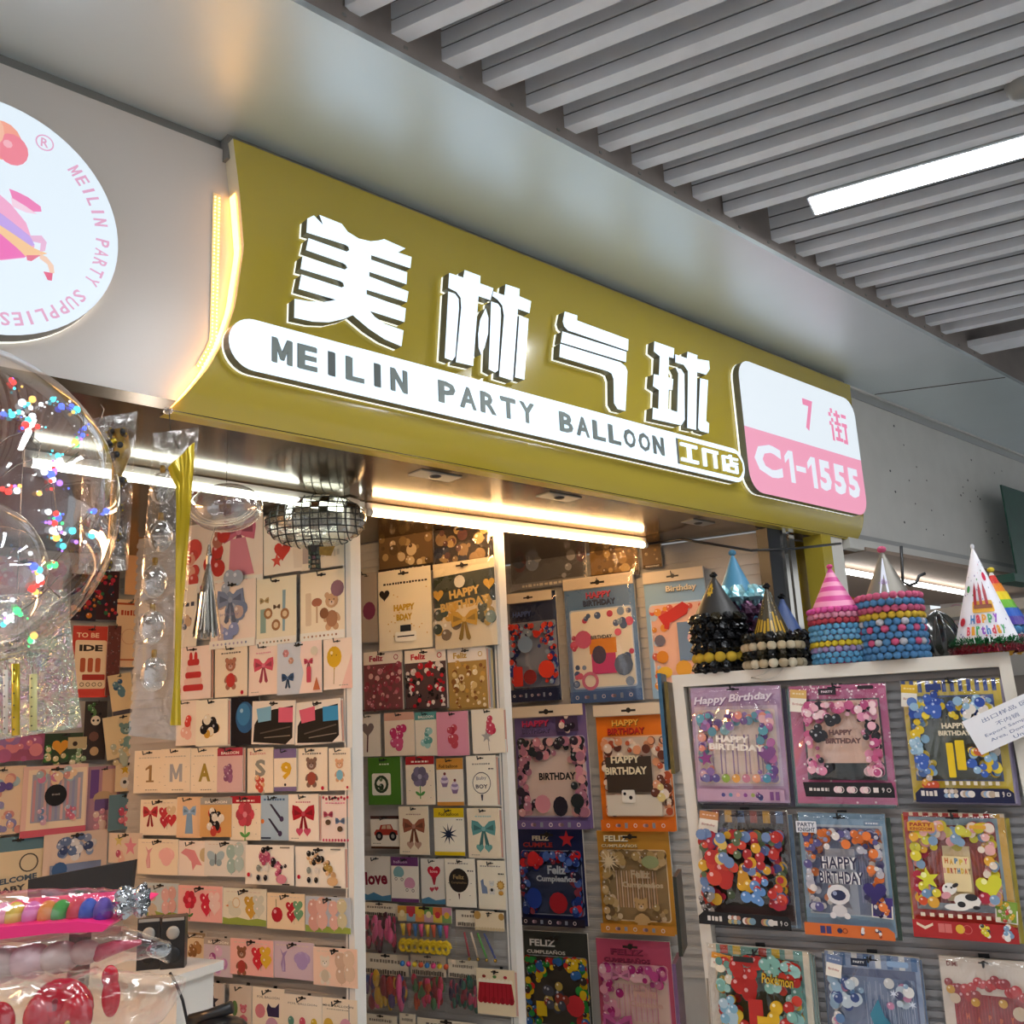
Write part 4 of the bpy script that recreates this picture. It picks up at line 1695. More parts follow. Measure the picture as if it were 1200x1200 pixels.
def deco_hbgold(A):
    A.poly([(0, .16), (1, .12), (1, .5), (0, .52)], '3a4038')
    A.cluster(.2, .68, .26, ['4b5148', GOLD, '7d6b58', 'dccdb5', '3b4a44'], 15, .28, 3)
    A.cluster(.82, .62, .24, ['4b5148', '2c3a38', 'a98b4a', '7a8a80'], 13, .3, 4)
    A.text('HAPPY', .52, .37, .5, .10, 'd0aa5e', .05, rot=5)
    A.text('BIRTHDAY', .52, .50, .8, .10, 'd0aa5e', .05, rot=5)
    A.bow(.5, .68, .22, 'c59a3c')
    A.heart(.09, .37, .09, 'c59a3c')
    A.heart(.92, .3, .09, 'c59a3c')
    A.ell(.45, .24, .09, 'd9d2c6')


def feliz(c1, cols, seed, tcol):
    def f(A):
        A.rect(0, 0, 1, 1, c1)
        A.rect(0, 0, 1, .22, 'efe0cf')
        A.text('Feliz', .33, .12, .36, .10, tcol, .04)
        A.ring(.85, .12, .06, .3, tcol, 8)
        rn = random.Random(seed)
        for i in range(70):
            y = .25 + .73 * i / 70
            A.ball(rn.uniform(.05, .95), y, rn.uniform(.025, .075) * (1 if y < .7 else .7), rn.choice(cols), i % 3 == 0)
        A.rect(0, .97, 1, 1, mixc(c1, '000000', .2))
    return f


def printpack(base, cols, n, seed, foot='2c2622', text=None):
    def f(A):
        A.rect(0, 0, 1, 1, base)
        rn = random.Random(seed)
        for i in range(n):
            A.ball(rn.uniform(.05, .95), rn.uniform(.05, .85), rn.uniform(.03, .1), rn.choice(cols), i % 2 == 0)
        A.rect(.0, .88, 1, 1, foot)
        A.scribble(.15, .85, .94, .06, 'd9cdb6', 10, seed)
        if text:
            A.text(text, .5, .3, .6, .1, 'e9dfc8', .03)
    return f


row(PL2, W2, 'top row, middle wall', [
    ((443, 606), (508, 668), 'brown glitter kit with tiny balls', printpack('6a5238', ['8a6f48', 'a98c5c', '5a4630', 'c9b088'], 34, 3), dict(th=.012, name='party_kit', cat='party kit')),
    ((508, 622), (579, 660), 'clear pack with dark print and crumpled film', printpack('332c28', ['5a3a38', '8a7050', '2c3040', 'a98c5c'], 24, 8), dict(sleeve=True, th=.012, name='party_kit', cat='party kit')),
])
row(PL2, W2, 'second row, middle wall', [
    ((417, 673), (443, 752), 'dim card with a purple shape, half hidden', bg('a69a90', lambda A: (A.ell(.6, .55, .3, '7a3a58', ry=.35),)), dict(base='a69a90')),
    ((443, 671), (507, 758), 'white and gold doodle kit with a top hat', bg('efe2c8', deco_doodle), dict(th=.012, name='party_kit', cat='party kit')),
    ((507, 662), (583, 755), 'gold and black HAPPY BIRTHDAY kit with a golden bow', bg('e6d4b4', deco_hbgold), dict(sleeve=True, th=.012, lift=.05, name='party_kit', cat='party kit')),
])
row(PL2, W2, 'third row, middle wall', [
    ((426, 765), (472, 831), 'pink balloon garland pack headed Feliz', feliz('7d4a4c', ['a04a55', 'c27880', '8a3a45', 'd9a8a0'], 2, 'a8384a')),
    ((474, 763), (524, 829), 'red, white and black balloon garland pack headed Feliz', feliz('5a4442', ['b5202a', 'e3d3c6', '2a2422', 'c83238'], 5, 'c22a34')),
    ((524, 761), (572, 830), 'golden balloon garland pack with a flower', feliz('b08a4a', ['d9b878', 'c99a4a', 'e9d3a8', '8a5a30'], 8, 'c9a050'), dict(stack=3)),
], name='garland_pack', cat='garland pack', th=.01)
row(PL2, W2, 'fourth row, middle wall', [
    ((419, 838), (446, 886), 'grey card with a dark heart on a twisted string', bg('e0d6c6', lambda A: (A.heart(.45, .35, .28, '7a6a66'), A.string(.45, .5, .42, .9, '5a2a32', .03)))),
    ((450, 836), (486, 885), 'cream card with a cluster of deep pink balloons', bg('ecd9c0', m_balls(['c23a68', 'd0587e'], 14, 3, None, .34, .32), 'd9a58e')),
    ((486, 835), (513, 885), 'teal-topped card with aqua balloons', bg('ecdfca', m_balls(['7fb3ac', '9cc6bf', '5d9a92'], 9, 4, None, .34, .36), '5f9a94', 'BALLOON')),
    ((511, 835), (550, 885), 'pink card with a bunch of red heart balloons', bg('dc93a6', m_balls(['b03344', 'c24a55'], 9, 6, None, .3, .34)), dict(lift=.042)),
    ((552, 832), (592, 882), 'white card with red balloons above a grey star', bg('f0e2cb', lambda A: (A.cluster(.52, .4, .28, ['b8304a', 'c9485c'], 9, .34, 4), A.star(.45, .62, .17, 'a9a29a'), A.string(.5, .7, .52, .95, '8a8076', .01))), dict(stack=1, lift=.038)),
])
row(PL2, W2, 'fifth row, middle wall', [
    ((431, 888), (470, 943), 'bright green pack with a white label', m_green, dict(base='4c7a2a', th=.015)),
    ((475, 887), (510, 943), 'red-topped card with a grey-violet flower', m_flower('7a7088', 'a82a2c')),
    ((511, 889), (544, 944), 'orange-edged card with two cupcake balloons', bg('ecdfca', m_ice)),
    ((546, 886), (583, 944), 'white Baby BOY card with a round outlined balloon', bg('f2e6cf', m_boy), dict(stack=3)),
])
row(PL2, W2, 'sixth row, middle wall', [
    ((434, 956), (468, 995), 'white card with a red off-road car', bg('e6dccb', m_car)),
    ((467, 945), (503, 1002), 'cream card with a copper-brown bow and hearts', bg('ecd9ba', m_bow('9a5a42', 'b9907a', .38)), dict(lift=.045)),
    ((508, 947), (545, 1003), 'yellow-edged card with a dark spiky star', bg('f0e6d0', m_star('22283c', 'd9b81c', 10, .3))),
    ((547, 947), (587, 1006), 'cream card with a teal bow and hearts', bg('ecd9ba', m_bow('5f9590', '6fa39a', .38)), dict(stack=2)),
])
row(PL2, W2, 'seventh row, middle wall', [
    ((424, 1003), (458, 1056), 'white card with the red word love', bg('dcd3c6', m_word('love', '7d2032', '4d7f9c'))),
    ((458, 1004), (491, 1058), 'purple-topped card with two prams', bg('e6dccb', m_pram)),
    ((493, 1006), (522, 1060), 'white card with a red heart balloon over blue waves', bg('dfd6c8', m_heartloves)),
    ((521, 1006), (558, 1064), 'white card with a round black balloon', bg('efe3cd', m_black_balloon), dict(lift=.045)),
    ((559, 1008), (594, 1067), 'white card with a dinosaur, panda and lion', bg('efe1c6', m_animals)),
])


def m_header(t='', col='8a7a68'):
    def f(A):
        A.rect(0, 0, 1, 1, 'e6d5ba')
        A.scribble(.15, .85, .35, .18, col, 8)
        A.scribble(.05, .95, .85, .25, mixc(col, '000000', .3), 14, 3)
    return f


M_PB = {}


def pmat(c):
    if c not in M_PB:
        M_PB[c] = mat('latex_' + c, c, .35)
    return M_PB[c]


def header_bag(pl, tl, br, label, cols, hfrac=.38, seed=1, lift=.03, kind='balls', hd=None, name='balloon_pack', cat='balloon pack'):
    """header card with a clear bag of loose things below"""
    u, z, W, H = place(pl, tl, br, lift)
    root = empty(name, pl.P(u, z, lift), pl.az, label, cat)
    A = Art(W, H * hfrac)
    (hd or m_header())(A)
    slot(A)
    link('header_card', A.mesh('header_card', M_CARD, .003, 'e6d5ba'), root, loc=(0, 0, 0))
    rn = random.Random(seed)
    z0, z1 = -H, -H * hfrac
    b = MB()
    nm = 'balloons'
    if kind == 'balls':
        for i in range(46):
            x, zz = rn.uniform(-.42, .42) * W, rn.uniform(z0 + .12 * H, z1 - .06 * H)
            r = W * rn.uniform(.07, .15)
            b.ball((x, .004 - rn.uniform(0, .012), zz), r, pmat(rn.choice(cols)), 8, 6, (rn.uniform(.4, .8), .35, rn.uniform(.8, 1.6)))
    elif kind == 'fan':
        nm = 'blowout'
        for i in range(8):
            x = (i / 7 - .5) * W * .8
            c = cols[i % len(cols)]
            m_ = pmat(c)
            bb = MB()
            bb.tube([(x, -.004, z1 - .04 * H), (x + .004, -.006, z1 - .26 * H)], .009, m_, 8, [.011, .005])
            bb.tube([(x + .004 + .021 * cos(a * .7) * (1 - a * .045), -.008 - .001 * i, z1 - .44 * H + .026 * sin(a * .7) * (1 - a * .045)) for a in range(14)], .0085, pmat('d9b620'), 6)
            bb.ball((x, -.012, z1 - .76 * H), .011, pmat(cols[(i + 2) % len(cols)]), 8, 6)
            bb.build('blowout', root, smooth=True)
    elif kind == 'sticks':
        for i, c in enumerate(cols):
            x = (-.28 + .2 * i) * W
            bb = MB()
            bb.tube([(x - .03 * i * W, -.004, z1 - .02), (x + .02 + .02 * i * W, -.006, z0 + .035)], .0045, pmat(c), 6)
            bb.build('candle', root, smooth=True)
            b.ball((x + .02 + .02 * i * W, -.006, z0 + .026), .007, mat('gold_foil', 'c9a03c', .2, metal=.9), 8, 6)
        nm = 'foil_tips'
    if b.v:
        b.build(nm, root, smooth=True)['kind'] = 'stuff'
    b = MB()

    def f(a, c):
        return ((a - .5) * W, -.012 - .006 * sin(pi * a) - .002 * sin(a * 20 + c * 7 + seed), z1 + (z0 - z1) * c)
    b.grid(f, 10, 8, M_BAG)
    b.build('clear_bag', root, smooth=True)
    return root


def colourful(A):
    for i, c in enumerate(('c98f3a', 'b5404a', 'd9b43a', '6f9a52', 'd0703a', 'c98aa0')):
        A.rect(i / 6, 0, (i + 1) / 6, .5, c)
        A.rect(i / 6, .5, (i + 1) / 6, 1, ('d9c08a', '8fa9b0', 'd9904a', 'c9a0a8', 'e3c050', '7fa060')[i])
        A.ell((i + .5) / 6, .5, .05, ('e9d3a0', 'c23a42', 'e0b040')[i % 3])


header_bag(PL2, (424, 1057), (467, 1114), 'pack of dark red and pink balloons, eighth row of the middle wall', ['7d1a28', 'b52a50', '4a2028', 'd95a86'], .28, 2)
header_bag(PL2, (466, 1061), (531, 1130), 'pack of yellow party blowouts with a colourful header in the middle wall', ['d9b620', 'c8502a', '2a6fae', 'd9407a'], .28, 3, lift=.045, kind='fan', hd=colourful, name='blowout_pack', cat='blowout pack')
header_bag(PL2, (534, 1066), (582, 1134), 'pack of pink, cream, green and blue stick candles on the middle wall', ['b53a4a', 'e3c9b0', '5fae4a', '2a3f8a'], .30, 4, kind='sticks', name='candle_pack', cat='candle pack')
row(PL2, W2, 'beside the stick candles on the middle wall', [
    ((556, 1068), (591, 1090), 'small cream scallop-edged header card', bg('e3cda9', lambda A: [A.ell(.05 + .1 * i, 1.0, .055, 'cdb48c', n=8) for i in range(10)] and (A.ell(.1, .2, .12, 'b58a4a'), A.ell(.92, .25, .1, 'b58a4a'))), dict(lift=.05)),
])
header_bag(PL2, (426, 1116), (480, 1186), 'pack of red, blue and yellow balloons, ninth row of the middle wall', ['8a1f2a', '3a4a8a', 'c99a2a', '4a2f6a', 'd95a86', 'a8281f'], .38, 5)
header_bag(PL2, (481, 1118), (524, 1186), 'pack of green and crimson balloons, ninth row of the middle wall', ['8a1f2a', 'b5283f', 'c9501f', '3f6a3a', 'd93a6a'], .38, 6, lift=.036)
header_bag(PL2, (525, 1124), (562, 1190), 'pack of red and dark green balloons, ninth row of the middle wall', ['8a1f2f', '1f5a4a', '2a2440', 'b53a5a'], .34, 7)


def skirt(A):
    A.rect(0, 0, 1, 1, 'e6cfa9')
    for i, c in enumerate(('9a3a2c', '5a8a4a', 'b5303a')):
        A.ell(.2 + .28 * i, .17, .05, c, ry=.035)
    for i in range(9):
        A.ell(.1 + .1 * i, .27, .055, 'efe0c6', n=8)
    A.poly([(.07, .3), (.92, .3), (.98, .68), (.02, .68)], 'a8222c')
    for i in range(8):
        A.ell(.1 + .115 * i, .68, .075, mixc('a8222c', '000000', .12 * (i % 2)), n=10)
        A.string(.12 + .11 * i, .32, .1 + .115 * i, .7, '86161f', .008)


row(PL2, W2, 'at the lower right of the middle wall', [
    ((558, 1134), (605, 1192), 'cream card with a ruffled red skirt banner', skirt, dict(lift=.05, stack=1)),
])
header_bag(PL2, (427, 1187), (466, 1240), 'pack with white header low on the middle wall, left one', ['7d1a28', '3a4a8a'], .4, 8)
header_bag(PL2, (468, 1187), (488, 1240), 'narrow white-headed pack at the bottom of the middle wall', ['7d1a28', '3a4a8a'], .4, 9)
header_bag(PL2, (489, 1192), (560, 1245), 'wide white-headed pack under the red skirt banner', ['7d1a28', '3a4a8a'], .4, 10, lift=.045)


# --------------------------------------------------------------- kits
def garland(A, box, cols, seed, n=46, top=True, left=True, right=True, rb=(.03, .062), bottom=False):
    rn = random.Random(seed)
    x0, y0, x1, y1 = box
    k = A.w / A.h
    pts = []
    if left:
        pts += [(x0 + .04 + .05 * sin(t * 9), y0 + (y1 - y0) * t) for t in [i / 14 for i in range(15)]]
    if top:
        pts += [(x0 + (x1 - x0) * t, y0 + .05 + .03 * sin(t * 8 + seed)) for t in [i / 14 for i in range(15)]]
    if right:
        pts += [(x1 - .05 - .04 * sin(t * 7), y0 + (y1 - y0) * t) for t in [i / 14 for i in range(15)]]
    if bottom:
        pts += [(x0 + (x1 - x0) * t, y1 - .04) for t in [i / 12 for i in range(13)]]
    if left or right:
        pts += [(x0 + (x1 - x0) * t, y1 - .06) for t in (.03, .08, .14, .86, .92, .97)]
        pts += [(x0 + (x1 - x0) * t, y0 + .12) for t in (.08, .16, .24, .76, .84, .92)]
    for i in range(n * 3):
        p = rn.choice(pts)
        x = min(x1 - .03, max(x0 + .03, p[0] + rn.gauss(0, .052)))
        y = min(y1 - .03, max(y0 + .03, p[1] + rn.gauss(0, .045)))
        A.ball(x, y, rn.uniform(*rb), rn.choice(cols), i % 2 == 0)


def kit(frame, picbg, cols, seed, head=None, hcol='f0e0e8', center=None, band=None, bandicons=None, box=(.07, .2, .93, .85), mid=None, stripes=None, strands=None, n=40, sub=None, corner=None, hbg=None, rightg=True, leftg=True):
    def f(A):
        A.rect(0, 0, 1, 1, frame)
        if stripes:
            for i in range(12):
                if i % 2 == 0:
                    A.rect(i / 12, 0, (i + 1) / 12, .12, stripes)
        if hbg:
            A.rect(0, 0, 1, box[1] - .02, hbg)
        A.rrect(box[0] - .015, box[1] - .012, box[2] + .015, box[3] + .012, .04, mixc(frame, 'ffffff', .5))
        A.rrect(box[0], box[1], box[2], box[3], .035, picbg)
        if strands:
            m = (box[0] + box[2]) / 2
            for i in range(16):
                x = box[0] + .16 + (box[2] - box[0] - .32) * i / 15
                A.rect(x, box[1] + .2, x + .014, box[3] - .12, strands if i % 2 else mixc(strands, 'ffffff', .35))
        garland(A, box, cols, seed, n, True, leftg, rightg)
        if mid:
            mid(A)
        if center:
            for t, x, y, wf, hf, c in center:
                A.text(t, x, y, wf, hf, c, .04)
        if head:
            for t, x, y, wf, hf, c in head:
                A.text(t, x + .006, y + .006, wf, hf, mixc(c, '000000', .65), .035)
                A.text(t, x, y, wf, hf, c, .03)
        if band:
            A.rect(0, box[3] + .03, 1, 1, band)
            rn = random.Random(seed)
            y = (box[3] + .03 + 1) / 2
            for i in range(7):
                c = (bandicons or ['e9d6d0', 'c9a0a8', '8a8f9a'])[i % 3]
                if i % 3 == 2:
                    A.rect(.1 + i * .125 - .02, y - .02, .1 + i * .125 + .02, y + .02, c)
                elif i % 3 == 1:
                    for q in range(3):
                        A.ell(.1 + i * .125 + q * .015, y, .022, mixc(c, '000000', .2 * q), n=8)
                else:
                    A.ring(.1 + i * .125, y, .026, .35, c, 10)
        if corner:
            corner(A)
    return f


# back right wall
row(PL3, W3, 'on the back right wall', [
    ((597, 634), (688, 682), 'clear pack with white script letters', printpack('5f5a58', ['8a8f98', '6a4a4c', 'a5a09c', '4c5058'], 26, 4, '8a8584'), dict(sleeve=True)),
    ((690, 636), (749, 673), 'golden brown glitter pack', printpack('8a6a42', ['a98450', 'c9a468', '6f5438'], 20, 5, '5a4630'), dict(sleeve=True)),
    ((751, 634), (776, 664), 'small dim pack next to the bare slats', printpack('7d6448', ['a98450', 'b59a70'], 8, 6, '5a4630')),
], name='party_kit', cat='party kit', th=.012)


def whitehead(fn, frac=.09, c='dccab2'):
    def f(A):
        fn(A)
        A.rect(0, 0, 1, frac, c)
        A.rect(0, frac, 1, frac + .006, mixc(c, '000000', .3))
    return f


kw3 = dict(name='balloon_kit', cat='balloon kit', th=.012, mt=M_KIT)
row(PL3, W3, 'high on the back right wall', [
    ((596, 698), (658, 820), 'navy and red balloon kit in shiny film', whitehead(kit('2b3350', '8b93a5', ['c8372c', '2c3f86', '8fa0b5', 'd9483a', '22294a'], 4, head=[('HAPPY', .35, .2, .4, .05, '5a6a9a')], band='20263f', box=(.04, .28, .96, .86), n=80, mid=lambda A: (A.rrect(.1, .68, .3, .86, .03, 'd0382c'), A.ell(.8, .72, .17, 'd9412f'), A.ell(.45, .78, .14, '8c2f30'), A.ell(.38, .48, .16, '7d94b5')))), dict(sleeve=True)),
    ((660, 680), (753, 820), 'blue and cream balloon kit with pink print', whitehead(kit('5f7fa8', 'efe3cd', ['4a5f86', 'c9445f', '7f93ad', 'd9607a'], 9, head=[('HAPPY', .5, .15, .36, .05, 'c9445f'), ('BIRTHDAY', .5, .21, .46, .045, '3f4f6f')], band='3f5f8f', box=(.07, .27, .93, .88), n=10, mid=lambda A: (A.rect(.32, .5, .7, .62, 'e08a2f'), A.rect(.34, .62, .68, .78, 'cf4078'), A.ell(.24, .5, .12, 'cf5f82'), A.ell(.45, .63, .1, '4a4458', ry=.12), A.ell(.78, .72, .13, '5c6a80', ry=.14), A.ring(.3, .83, .12, .35, 'cf6f8a'), A.text('BIRTHDAY', .5, .49, .3, .03, '2c3a4a', .03)))), dict(sleeve=True, lift=.05)),
    ((753, 672), (838, 815), 'light blue balloon kit with a red propeller plane', whitehead(kit('8fb0cc', 'e9b49a', ['b9c3d0', 'e0903a', 'd9b8b0', 'cf5f4a'], 6, head=[('Birthday', .62, .155, .5, .06, 'e9dcc0')], box=(.08, .27, .95, .93), n=12, rightg=False, mid=lambda A: (A.poly([(.2, .36), (.35, .33), (.62, .26), (.72, .3), (.68, .36), (.45, .41), (.28, .43)], 'c8302c'), A.poly([(.3, .37), (.42, .36), (.36, .47), (.29, .46)], 'c8302c'), A.rect(.5, .42, .92, .72, '6f86a0'), A.ell(.2, .55, .09, '6a6470'), A.ell(.22, .68, .1, 'd9862a'), A.ell(.24, .8, .12, 'e3b43a', ry=.09), A.ell(.55, .78, .13, 'e3a23a'), A.ell(.75, .55, .1, 'd9a8a0')))), dict()),
], **kw3)
row(PL3, W3, 'second row, back right wall', [
    ((602, 829), (695, 971), 'lilac balloon kit with pink and black garland', whitehead(kit('7d6796', 'e3c9ba', ['2c3032', 'd98f9a', '3a2f3a', 'e3a8a4', 'b5788a'], 12, head=[('HAPPY', .34, .145, .38, .05, 'c8395a'), ('BIRTHDAY', .34, .205, .4, .035, '6a5a86')], band='6f5a8a', box=(.05, .27, .95, .9), n=60, center=[('BIRTHDAY', .6, .58, .5, .06, '2a2426')], mid=lambda A: (A.rect(.62, .1, .92, .22, '4b3a52'), A.cluster(.77, .16, .12, ['c8395a', '2c2430', 'e3c9ba'], 8, .3, 3), A.ell(.38, .8, .11, 'd9909a'), A.ell(.85, .78, .09, '2c3032'), A.ell(.62, .82, .1, '2c2832', ry=.12)))),),
    ((697, 827), (793, 974), 'orange HAPPY BIRTHDAY balloon kit', whitehead(kit('e8791f', 'd9c0a8', ['e39a6f', '6a3a2c', 'e9c8b0', 'b5502f', 'f0d9c0'], 15, head=[('HAPPY', .44, .15, .38, .05, 'f0b04a'), ('BIRTHDAY', .44, .215, .52, .05, 'c22f24')], band='e06f1c', box=(.08, .27, .97, .88), n=36, center=[('HAPPY', .4, .44, .4, .06, 'ecdcb8'), ('BIRTHDAY', .4, .53, .58, .06, 'ecdcb8')], mid=lambda A: (A.poly([(.12, .42), (.75, .42), (.75, .7), (.12, .7)], '45382e'), A.poly([(.1, .88), (.1, .72), (.85, .72), (.85, .88)], 'e0d3c0'), A.cluster(.82, .68, .18, ['e3a07a', 'e6cf8a', '6a3a2c', 'efdccb'], 16, .3, 4), A.rrect(.32, .68, .5, .78, .02, 'efe6d8'), A.ell(.36, .71, .02, BLK), A.ell(.44, .74, .025, BLK)))), dict(lift=.045)),
], **kw3)
row(PL3, W3, 'third row, back right wall', [
    ((607, 971), (689, 1086), 'navy and red balloon kit with silver script', kit('20264a', '3a4058', ['c8242a', '22387c', '1a1d34', '8a3a48', '4a66a8'], 18, head=[('FELIZ', .4, .09, .26, .05, 'c9b9a0'), ('CUMPLE', .35, .16, .46, .05, '9a2f30')], band='241f2c', box=(.05, .24, .95, .89), n=64, center=[('Feliz', .62, .42, .28, .09, 'a9b0b8'), ('Cumpleaños', .6, .52, .6, .08, 'a9b0b8')], mid=lambda A: (A.ell(.25, .72, .12, '1f3a8c', ry=.14), A.ell(.27, .3, .09, 'd02a2c'), A.star(.8, .1, .12, 'a8242c'), A.ell(.62, .76, .14, 'a3202a')))),
    ((699, 973), (793, 1096), 'golden ochre balloon kit with brown garland and a bear', kit('c98f35', '9a7d55', ['8d7048', 'c9a878', 'b5955f', '6f583c', 'd9c09a'], 21, head=[('FELIZ', .30, .07, .34, .06, 'e9dcb8'), ('CUMPLEAÑOS', .34, .14, .5, .035, 'e3cfa0')], band='cf8a35', box=(.07, .2, .93, .88), n=50, center=[('Feliz', .6, .42, .26, .08, 'cbb492'), ('Cumpleaños', .62, .53, .56, .07, 'cbb492')], strands='c99a70', rightg=False, mid=lambda A: (A.star(.18, .3, .16, 'e0c9a0', 12, .3), A.bear(.58, .72, .16, 'c9a06a'), A.ell(.75, .3, .12, '9aa070', ry=.08)))),
], **kw3)
row(PL3, W3, 'bottom row, back right wall', [
    ((613, 1090), (695, 1212), 'dark balloon kit with red, yellow and green garland', kit('3a3a34', '4a4238', ['c8302a', 'e0b81f', '2f8a3a', '2f5f9a', '3a2f2a'], 25, head=[('FELIZ', .35, .1, .4, .07, 'd3cfc6'), ('CUMPLEAÑOS', .4, .19, .6, .045, 'c9c3b6')], box=(.04, .26, .96, .95), n=60, mid=lambda A: (A.rect(.2, .7, .36, .85, 'd9b51f'), A.ell(.8, .72, .14, 'c22f35'), A.cluster(.5, .6, .25, ['8a3a2c', 'b59a4a', '4a4a52'], 14, .25, 8)))),
    ((698, 1099), (794, 1222), 'rose pink balloon kit with magenta garland and bow', kit('c0506a', 'e3bfae', ['c24a8a', 'e09aa8', 'a8286a', 'e8b4b8', 'd07a98'], 28, head=[('FELIZ', .45, .11, .44, .06, '8f2f4c'), ('CUMPLEAÑOS', .44, .19, .62, .05, '8f2f4c')], box=(.07, .26, .93, .95), n=50, center=[('Feliz', .66, .52, .3, .09, 'd9a896'), ('Cumple', .66, .64, .44, .08, 'd9a896')], strands='dc8fa0', rightg=False, mid=lambda A: (A.bow(.26, .86, .2, 'c25a90'), A.bow(.34, .36, .13, 'cf7f9c', False)))),
], **kw3)

# --------------------------------------------------------------- far left wall, parallel to the shopfront
def m_bars(A):
    A.rect(0, 0, 1, 1, 'c9453a')
    A.rrect(.08, .2, .92, .88, .06, 'ecd3b0')
    A.text('TO BE', .4, .13, .6, .07, 'f0c9a0', .03)
    A.text('IDE', .5, .31, .62, .09, '3a2f2a', .05)
    for x in (.3, .5, .7):
        A.rrect(x - .07, .45, x + .07, .65, .05, 'b55a3a')
    A.rrect(.3, .68, .9, .76, .03, 'a8382f')
    for i in range(4):
        A.ring(.3 + i * .16, .82, .06, .3, '6a4a38', 8)


def m_party(cols, seed, base):
    def f(A):
        A.rect(0, 0, 1, 1, base)
        rn = random.Random(seed)
        for i in range(40):
            A.ball(rn.uniform(.05, .95), rn.uniform(.05, .95), rn.uniform(.04, .12), rn.choice(cols), i % 2 == 0)
    return f


def m_frame(A):
    A.rect(0, 0, 1, 1, 'e3c19a')
    A.rect(0, .05, 1, .08, 'b5502f')
    A.scribble(.15, .85, .2, .09, 'b5452f', 5)
    A.ring(.5, .55, .3, .08, 'cf9f80', 16)
    A.rect(.05, .88, .95, .9, 'b5502f')


def m_welcome(A):
    A.rect(0, 0, 1, 1, 'dccaa6')
    A.rect(0, 0, 1, .22, '5a7a86')
    A.cluster(.12, .5, .16, ['b5853f', 'c99f58'], 10, .34, 3)
    A.ring(.7, .42, .16, .14, '4a4640', 18)
    A.text('WELCOME', .45, .66, .8, .09, '4a5a6a', .04, rot=4)
    A.text('BABY', .42, .8, .5, .09, '4a4a4a', .04, rot=4)
    A.cluster(.1, .92, .13, ['b5853f', 'c99f58'], 6, .4, 4)


def m_arch(A):
    A.rect(0, 0, 1, 1, 'd9b3a5')
    A.rect(0, .9, 1, 1, 'c25a68')
    A.rect(.08, .05, .98, .9, 'e3cdb0')
    A.rect(.14, .12, .92, .8, '9a9aa8')
    for i in range(9):
        A.rect(.16 + i * .085, .2, .2 + i * .085, .78, ['c08a90', '8a8fae', 'd0a8a0'][i % 3])
    A.cluster(.5, .15, .4, ['c98a80', '9ab0b5', 'e0c09a', 'c87a98'], 24, .16, 3, .35)
    A.ell(.5, .43, .17, '1f1c1c', n=20)
    A.scribble(.44, .56, .42, .03, '8a8480', 3)
    A.cluster(.75, .7, .14, ['c86a80', 'a9b0c0', 'e0b0a0'], 8, .3, 5)
    A.cluster(.3, .72, .14, ['6a86b0', 'c9a0b0'], 6, .3, 6)


def m_panda(A):
    A.rect(0, 0, 1, 1, '3a3230')
    A.cluster(.4, .15, .35, ['3f6a3a', '5a7a4a'], 8, .3, 3)
    A.ell(.5, .33, .22, 'd9cdb9')
    for q in (-1, 1):
        A.ell(.5 + q * .1, .33, .055, BLK)
        A.ell(.5 + q * .18, .22, .07, BLK)
    A.ell(.45, .6, .22, '6a4a42')
    A.ell(.5, .85, .2, 'b5956f')


def m_greenkit(A):
    A.rect(0, 0, 1, 1, '34422c')
    A.cluster(.3, .7, .35, ['3f7a34', '2f5a2a', 'c9b98a'], 18, .2, 3)
    A.cluster(.8, .75, .3, ['5a7a52', 'd9cfae', '8aa07a'], 12, .22, 4)
    A.heart(.38, .45, .2, 'c98a2a')
    A.rect(.55, .15, 1, .55, 'b5a27a')
    A.ell(.72, .38, .06, '3a2a1a')


def m_bluebear(A):
    A.rect(0, 0, 1, 1, 'dcc59a')
    A.bear(.55, .35, .3, '6f8a86', '7fa09a')
    A.cluster(.4, .9, .4, ['c9b48a', 'b0b5a0'], 10, .2, 3)


